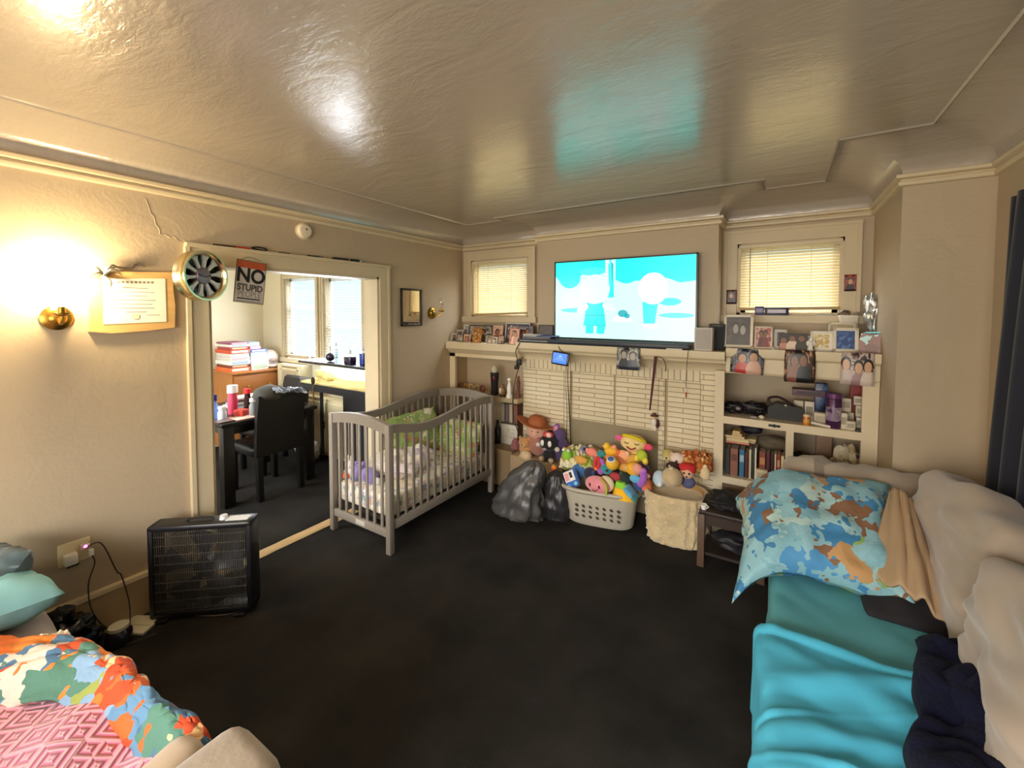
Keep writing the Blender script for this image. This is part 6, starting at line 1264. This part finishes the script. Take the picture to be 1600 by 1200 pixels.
# printed fleece along the front edge of the seat
TIG = blotch(['#d9642a', '#c94a22', '#e3953a', '#5d87a8', '#e8742c', '#4a6f8f', '#efc08a', '#7fa0bd', '#8f9a4a', '#dd8030', '#d9c4b4', '#4f7c6a'], 7.5, .8, 83., bump=.3, name='orange and blue fleece print', dist=1.6)
def tig(u, v):
    a, b_ = along(AO, u), along(BO, u); w_ = min(1, v/.8); q = b_.lerp(a, w_); h = .495+(.045+.03*noise.noise(Vector((u*7, 1, 5))))*math.sin(PI*min(1, .12+w_*.8))**.7
    if v < .2: h -= (.2-v)*.22; q = q-Vector((.0, .03))*(.2-v)*5
    if v > .8: h = .495+(h-.495)-(v-.8)*1.1; q = q+Vector((.01, .02))*(v-.8)*5
    n_ = .014*noise.noise(Vector((q.x*9, v*6, 2)))+.010*noise.noise(Vector((q.x*20, v*10, 6)))
    h -= max(0, u-.86)*.25
    return (q.x+n_*.6, q.y+n_*.6, h+n_*1.3)
cloth('printed_fleece', tig, 110, 44, TIG, 'orange and blue printed fleece blanket rolled along the front edge of the pink quilt', 'blanket', .014)
mb = MB().pillow((-2.72, .13, .545), (.54, .56, .20), RZ(.15) @ RY(-.12) @ RX(-.12), nz=.02, seed=3, n=30)
solo('teal_pillow', mb, mat('#7fb2b6', .85, var=.08, bump=.1, bs=20), 'plain pale teal pillow at the wall end of the left sofa', 'pillow', sharp=80)
mb = MB().pillow(tuple(onx(-22, 905, -2.80)), (.26, .26, .14), RZ(.3) @ RX(.9), nz=.03, seed=7)
solo('grey_cushion', mb, mat('#4d5a5c', .9, var=.2, sheen=.2), 'dark grey cushion standing on the pale teal pillow at the picture edge', 'pillow', sharp=80)
WQ = [onz(44, 1010, .485), onz(118, 1006, .50), onz(58, 997, .53), onz(106, 983, .52)]
def wc_(u, v): return WQ[0].lerp(WQ[1], u).lerp(WQ[2].lerp(WQ[3], u), v)+Vector((0, 0, .02*noise.noise(Vector((u*6, v*5, 3)))))
cloth('white_cloth', wc_, 20, 10, mat('#e3d9c4', .85, var=.1), 'crumpled cream cloth peeping out between teal pillow and printed fleece', 'cloth', .006)

# ================================================================ DINING ROOM
TBK = mat('#1d1916', .35, var=.2, name='black table wood')
t = thing('dining_table', 'black wooden dining table seen through the doorway, cluttered with bottles', 'table', (-4.5, 2.13, 0))
obj('table_top', MB().box(-5.0, -3.995, 1.67, 2.55, .715, .75, .006), TBK, t); obj('apron', MB().box(-4.94, -4.06, 1.73, 2.49, .63, .715), TBK, t)
for x in (-4.93, -4.065):
    for y in (1.735, 2.485): obj('leg', MB().box(x-.045, x+.045, y-.045, y+.045, 0, .715, .006), TBK, t)
CHB = mat('#0f0e10', .45, var=.2, bump=.1, name='black vinyl')
def chair(loc, rz, label):
    t = thing('dining_chair', label, 'chair', loc, rz, None)
    obj('seat', soft(MB(), -.22, .22, -.22, .24, .38, .48, .035, .004), CHB, t, local=True)
    def bk(u, v): return None
    mb = MB(); prof = [(-.23, .40), (-.245, .60), (-.265, .80), (-.30, .945), (-.335, .965), (-.34, .94), (-.31, .80), (-.29, .60), (-.275, .40)]
    mb.prism(prof, 0, -.22, .22); obj('backrest', mb, CHB, t, local=True)
    for x in (-.19, .19):
        obj('leg', MB().box(x-.022, x+.022, .175, .225, 0, .40, .004), CHB, t, local=True); obj('leg', MB().prism([(-.225, .40), (-.285, .40), (-.295, 0), (-.255, 0)], 0, x-.022, x+.022), CHB, t, local=True)
    return t
chair((-4.20, 2.13, 0), PI/2, 'black vinyl dining chair with a grey knitted hat and scarf over its back')
chair((-4.72, 2.46, 0), PI+.05, 'black vinyl dining chair at the far end of the table near the windows')
# cap and scarf on the chair back
mb = MB().sph((-3.93, 2.03, .965), .13, (.75, 1.0, .62), nz=.12, n=24); solo('knitted_hat', mb, mat('#54524c', .8, var=.2), 'dark grey knitted hat slung over the chair back', 'hat')
def scf(u, v): return (-3.99+.19*u, 2.03+.30*v, .985+.04*math.sin(PI*u)+.03*noise.noise(Vector((u*6, v*7, 3)))-.05*v)
cloth('printed_scarf', scf, 16, 20, blotch(['#2a2c36', '#5d6472', '#8f96a4', '#20222a', '#c9ccd4', '#353a48'], 16, .7, 91.), 'grey and black printed scarf over the chair back beside the knitted hat', 'scarf')
# bottles and papers on the table
ZT_ = .75
def bottle(u, v, x, r, h, m, cm, ch, label, neck=None, name='bottle', cat='bottle', trig=None):
    p = onx(u, v, x); t = thing(name, label, cat, (x, p.y, ZT_)); nr = neck or r*.5
    obj('body', MB().lathe([(0, 0), (r*.95, 0), (r, .006), (r, h*.68), (nr, h*.86), (nr, h), (0, h)]), m, t, local=True); obj('cap', MB().lathe([(0, h), (nr*1.25, h), (nr*1.2, h+ch), (0, h+ch)]), cm, t, local=True)
    if trig: obj('spray_trigger', MB().box(-.012, .012, -.05, .02, h+ch-.008, h+ch+.018, .004), trig, t, local=True)
    return t
bottle(335, 648, -4.25, .042, .17, mat('#6d86c8', .2), mat('#1d2f8a', .3), .035, 'blue spray bottle with dark blue trigger at the near end of the dining table', .018, trig=mat('#1d2f8a', .3))
bottle(347, 648, -4.18, .034, .10, mat('#d8dde3', .3), WHITE, .02, 'short white bottle next to the blue spray bottle', .026)
bottle(364, 640, -4.35, .042, .20, mat('#cf4660', .3), mat('#e8e6e2', .3), .07, 'pink bottle with tall white cap on the dining table', .036)
bottle(387, 638, -4.25, .030, .19, mat('#2e1512', .2), mat('#d8232a', .4), .045, 'dark sauce bottle with bright red cap on the dining table', .024)
bottle(396, 645, -4.12, .035, .13, mat('#8b8d8f', .3), WHITE, .03, 'grey bottle beside the chair back on the dining table', .025)
def flat(u0, u1, v, x, m, label, name, cat, d=.12, h=.01, dz=0):
    p0, p1 = onx(u0, v, x), onx(u1, v, x); t = thing(name, label, cat, (x, (p0.y+p1.y)/2, ZT_+dz)); obj('body', MB().box(-d, d, -(p1.y-p0.y)/2, (p1.y-p0.y)/2, 0, h, .002), m, t, local=True); obj('face', MB().box(-d*.85, d*.85, -(p1.y-p0.y)/2*.85, (p1.y-p0.y)/2*.85, h, h+.0012), mat('#6a5a56', .4) if name == 'tablet' else mat('#e8d8c8', .6), t, local=True)
flat(335, 362, 655, -4.10, mat('#4a2f2c', .3), 'dark flat tablet lying at the near corner of the dining table', 'tablet', 'tablet', .07)
flat(360, 395, 650, -4.12, mat('#e08a5a', .6), 'orange printed leaflet on the dining table edge', 'leaflet', 'paper', .09, .003)
for k in range(5):
    boxt_ = MB().box(-4.75+.02*k, -4.50, 2.0+.015*(k % 3), 2.28, ZT_+.022*k, ZT_+.022*k+.02, .003)
    solo('magazine', boxt_, mat(('#d8d5cf', '#8d9aa8', '#e3ddd2', '#5d4a48', '#dcd3c4')[k], .5), ('lowest white', 'grey blue', 'third pale', 'dark brown', 'topmost cream')[k]+' magazine in the pile behind the pink bottle', 'magazine', 'magazine pile on the dining table')
solo('red_packet', MB().cb((-4.2, 1.92, ZT_+.03), (.10, .08, .06), RZ(.4), .008), mat('#d84a3a', .5), 'red and white packet in front of the pink bottle', 'packet')
p = onx(468, 637, -4.05); t = thing('blue_bottle', 'small blue and white bottle lying on the table right of the chair', 'bottle', (-4.08, 2.36, ZT_)); obj('body', MB().cyl((-4.08, 2.34, .775), (-4.06, 2.44, .775), .024, n=14), mat('#2d5fd0', .3), t); obj('cap', MB().cyl((-4.06, 2.44, .775), (-4.055, 2.47, .775), .014, n=12), BLACK, t); obj('white_label', MB().cyl((-4.077, 2.36, .775), (-4.07, 2.39, .775), .0245, n=14), WHITE, t)

# dresser with stacks of boxes
DXF = -5.42
t = thing('dresser', 'orange brown wooden dresser against the dining room wall piled with game boxes', 'dresser', (-5.7, 2.74, 0))
d0, d1 = onx(361, 575, DXF).y, 3.0
zt2 = .99
obj('body', MB().box(-5.95, DXF-.012, d0+.015, d1-.01, .05, zt2-.025), WOOD, t); obj('table_top', MB().box(-5.97, DXF+.02, d0, d1, zt2-.025, zt2, .004), WOOD, t)
for k in range(3):
    z0 = .10+.285*k; dr = obj('drawer', MB().box(DXF-.014, DXF, d0+.03, d1-.025, z0, z0+.27, .004), mat('#9a5f2c', .45, var=.25, vs=5, stretch=(6, 1, 6)), t)
    for yy in (.3, .7): obj('knob', MB().sph((DXF+.012, d0+(d1-d0)*yy, z0+.14), .014), BRASS, dr)
bx_ = [('#d8642c', 'orange box', .05, .0, .48), ('#7a3a2a', 'brown red box', .035, .02, .45), ('#e6e0d6', 'white game box', .05, .0, .40), ('#cfc7be', 'pale grey box', .045, .01, .42), ('#d8d2ca', 'cream box', .04, .02, .35), ('#c9502f', 'orange red box', .045, .0, .30), ('#a8404a', 'crimson box', .035, .03, .28), ('#e3dcd2', 'thin white box', .03, .0, .24), ('#8f4a6a', 'plum box', .025, .02, .22)]
z = zt2
for k, (c_, nm, h, off, dd) in enumerate(bx_):
    t = thing('game_box', nm+(' at the bottom of' if k == 0 else ' at the top of' if k == 8 else ' %s up in' % ('second third fourth fifth sixth seventh eighth'.split()[k-1])) + ' the left box stack on the dresser', 'box', (-5.66, d0+.13, z))
    obj('body', MB().box(-5.84+off, -5.46-off*.5, d0+.01+off*.4, d0+.235-off*.4, z, z+h-.002, .003), mat(c_, .5), t); obj('printed_side', MB().box(-5.46-off*.5, -5.459-off*.5, d0+.03+off*.4, d0+.21-off*.4, z+h*.2, z+h*.8), mat(('#f0d8c0', '#d8b090', '#8fa6b8', '#d8a0a8', '#b8c4cc')[k % 5], .5), t); z += h
z = zt2
for k, (c_, nm, h) in enumerate([('#d9d4d8', 'patterned white box', .09), ('#dfe3ea', 'big pale blue box', .08), ('#a9c4dc', 'light blue box', .05), ('#3f5fae', 'royal blue box', .035), ('#d88aa0', 'pink box', .04), ('#8fc3de', 'sky blue box', .05)]):
    t = thing('game_box', nm+(' at the bottom of' if k == 0 else ' at the top of' if k == 5 else ' %s up in' % ('second third fourth fifth'.split()[k-1])) + ' the right box stack on the dresser', 'box', (-5.64, d0+.34, z)); y0 = d0+.245-.02*(k > 2)*0; wd = (.20, .20, .18, .20, .13, .12)[k]
    obj('body', MB().box(-5.82, -5.45-.01*k, y0, y0+wd, z, z+h-.002, .003), mat(c_, .5), t); obj('printed_side', MB().box(-5.45-.01*k, -5.449-.01*k, y0+.02, y0+wd-.02, z+h*.2, z+h*.75), mat(('#a9b8a0', '#f2f4f8', '#e8eef4', '#c9d4ee', '#f0c0cc', '#d8eaf4')[k], .5), t); z += h
p = onx(430, 560, -5.55); t = thing('white_helmet', 'rounded white helmet on the right end of the dresser', 'helmet', (-5.6, d0+.545, zt2)); obj('shell', MB().sph((-5.62, d0+.545, zt2+.115), .115, (1, .95, 1), n=24), mat('#e3d9d2', .35), t); obj('visor', MB().sph((-5.56, d0+.54, zt2+.10), .075, (.9, .85, .6)), mat('#b5a49a', .3), t); obj('chin_bar', MB().tube([(-5.56, d0+.44, zt2+.04), (-5.49, d0+.53, zt2+.028), (-5.56, d0+.63, zt2+.04)], .02, 8, 5), mat('#efe6de', .35), t)
# air conditioner below the window
a0, a1 = ony(450, 580, DY1).x, ony(488, 580, DY1).x
t = thing('air_conditioner', 'cream window air conditioner set under the left dining window', 'air conditioner', ((a0+a1)/2, DY1-.07, .76))
AC = mat('#dccfa8', .45)
obj('housing', MB().box(a0, a1, DY1-.14, DY1-.002, .765, 1.055, .012), AC, t); obj('intake_grille', MB().box(a0+.12, a1-.10, DY1-.146, DY1-.139, .80, .98, .004), mat('#a8977a', .5), t)
sl = MB()
for k in range(9): sl.box(a0+.125, a1-.105, DY1-.150, DY1-.145, .808+k*.019, .814+k*.019)
obj('grille_slats', sl, mat('#c9b893', .5), t); obj('front_frame', MB().box(a0+.09, a1-.07, DY1-.1465, DY1-.139, .985, 1.0).box(a0+.09, a1-.07, DY1-.1465, DY1-.139, .785, .80).box(a0+.09, a0+.115, DY1-.1465, DY1-.139, .785, 1.0).box(a1-.095, a1-.07, DY1-.1465, DY1-.139, .785, 1.0), AC, t); obj('vent_slot', MB().box(a0+.12, a1-.10, DY1-.143, DY1-.139, 1.012, 1.03), mat('#8f8264', .5), t)
# built in drawers under the windows
t = thing('window_cabinet', 'cream built-in cabinet under the dining windows with dark handles', 'cabinet', (-4.6, 2.95, 0))
obj('body', MB().box(-5.35, -3.9, 2.93, DY1, .04, .70), mat('#dccda4', .5), t)
for k in range(3):
    x0 = -5.33+.48*k; dd_ = obj('door', MB().box(x0, x0+.46, 2.915, 2.93, .08, .66, .004), mat('#e0d2aa', .5), t); obj('handle', MB().box(x0+.40, x0+.42, 2.90, 2.916, .36, .44, .003), DARK, dd_)
# aquarium on its stand
q0, q1 = ony(491, 590, 2.78).x, ony(560, 590, 2.78).x; aqx1 = q1+.40
t = thing('aquarium_stand', 'black metal stand holding the aquarium by the dining window', 'stand', ((q0+aqx1)/2, 2.72, 0))
zA = ony(520, 608, 2.62).z
obj('top_frame', MB().box(q0-.02, aqx1, 2.60, 2.88, zA-.05, zA), BLACK, t)
for x in (q0+.0, aqx1-.02):
    for y in (2.615, 2.865): obj('leg', MB().box(x-.014, x+.014, y-.014, y+.014, 0, zA-.05), BLACK, t)
obj('side_panel', MB().box(q1-.02, aqx1-.01, 2.61, 2.87, .25, zA-.051), BLACK, t)
t = thing('aquarium', 'glass aquarium with sand and yellow rocks glowing by the dining window', 'aquarium', ((q0+aqx1)/2, 2.74, zA)); hA = .235
for nm, a in (('front_glass', (q0, aqx1-.02, 2.612, 2.616)), ('back_glass', (q0, aqx1-.02, 2.864, 2.868)), ('side_glass', (q0, q0+.004, 2.612, 2.868)), ('side_glass', (aqx1-.024, aqx1-.02, 2.612, 2.868))): obj(nm, MB().box(*a, zA+.002, zA+hA), glassy((253, 254, 255), .95, .02, 'tank glass'), t)
def snd(u, v): return (q0+.006+(aqx1-q0-.032)*u, 2.62+.24*v, zA+.035+.03*noise.noise(Vector((u*4, v*3, 1)))+.02*v)
obj('sand', MB().grid(snd, 30, 10), mat('#d8bf7a', .8, var=.3, vs=40), t, mods=[('SOLIDIFY', dict(thickness=.03))])
rk = obj('rocks', MB().sph((q0+.17, 2.74, zA+.11), .055, (1.3, .8, .9), nz=.4, n=16).sph((q0+.26, 2.76, zA+.085), .045, (1.2, .8, .9), nz=.4).sph((q0+.38, 2.72, zA+.08), .04, (1.4, .8, .7), nz=.4), mat('#d9c877', .8, var=.3, vs=20), t)
obj('lid', MB().box(q0-.01, aqx1-.01, 2.60, 2.88, zA+hA, zA+hA+.028, .004), BLACKGL, t); obj('base_trim', MB().box(q0-.006, aqx1-.014, 2.606, 2.874, zA, zA+.02), BLACK, t)
obj('light_strip', MB().box(q0+.05, aqx1-.08, 2.70, 2.78, zA+hA-.014, zA+hA-.002), emat('#fff6dc', 9, 'aquarium lamp'), t)
obj('back_liner', MB().box(q0+.006, aqx1-.03, 2.858, 2.862, zA+.03, zA+hA-.01), mat('#dfe8e6', .6), t)
zL2 = zA+hA+.028
def flask(u, r, h, m, cap, label, y=2.72, cube=False):
    p = ony(u, 565, y); t = thing('perfume_bottle', label, 'bottle', (p.x, y, zL2))
    obj('body', (MB().box(-r, r, -r*.7, r*.7, 0, h, .01) if cube else MB().sph((0, 0, r*.85), r, (1, .8, .85))), m, t, local=True); hh = h if cube else r*1.6
    obj('neck', MB().cyl((0, 0, hh-.005), (0, 0, hh+.02), .010, n=12), glassy((235, 240, 250), .6), t, local=True); obj('stopper', MB().lathe([(0, hh+.02), (.016, hh+.02), (.018, hh+.05), (.006, hh+.075), (0, hh+.076)]), cap, t, local=True)
PLUM, INDG = mat('#2a2038', .12), mat('#2b3f9a', .12)
flask(516, .055, .08, PLUM, CHROME, 'round dark perfume bottle on the left of the aquarium lid')
flask(526, .022, .13, glassy((215, 232, 240), .6, .05), mat('#c9d8e0', .2), 'slim clear bottle right behind the left dark perfume bottle', 2.80, True)
flask(547, .055, .075, PLUM, mat('#e0e6ea', .2), 'square dark perfume bottle with pale stopper on the aquarium lid', 2.70, True)
flask(567, .032, .115, INDG, mat('#d8d0e0', .2), 'tall blue bottle at the right end of the aquarium lid', 2.72, True)
p = ony(486, 560, DY1-.03); t = thing('clear_bottle', 'small clear bottle on the sill above the air conditioner', 'bottle', (p.x, DY1-.03, 1.12)); obj('body', MB().lathe([(0, 0), (.018, 0), (.018, .05), (.008, .07), (.008, .08), (0, .08)]), glassy((225, 235, 240), .6, .05), t, local=True); obj('cap', MB().cyl((0, 0, .08), (0, 0, .092), .009, n=10), WHITE, t, local=True)
t = thing('hanging_brush', 'small dark brush hanging by a brown cord at the aquarium corner', 'brush', (q0-.03, 2.58, .5)); bz = ony(489, 595, 2.58); obj('bristles', MB().sph(bz, .03, (.8, .6, 1.4), nz=.2), mat('#2a1c14', .8), t); obj('cord', MB().tube([bz, bz+Vector((.004, 0, -.15)), bz+Vector((0, 0, -.38))], .006, 6, 4), mat('#6b5422', .7), t)
mb = MB().sph((-4.53, 2.76, .13), .13, (1.0, .9, .98), nz=.3, ns=5, n=36).sph((-4.46, 2.72, .09), .09, (1, .9, .9), nz=.3, ns=5)
solo('white_bag', mb, mat('#c9c3ba', .5, bump=.5, bs=20), 'crumpled white plastic bag on the dining floor in front of the cabinet', 'bag')
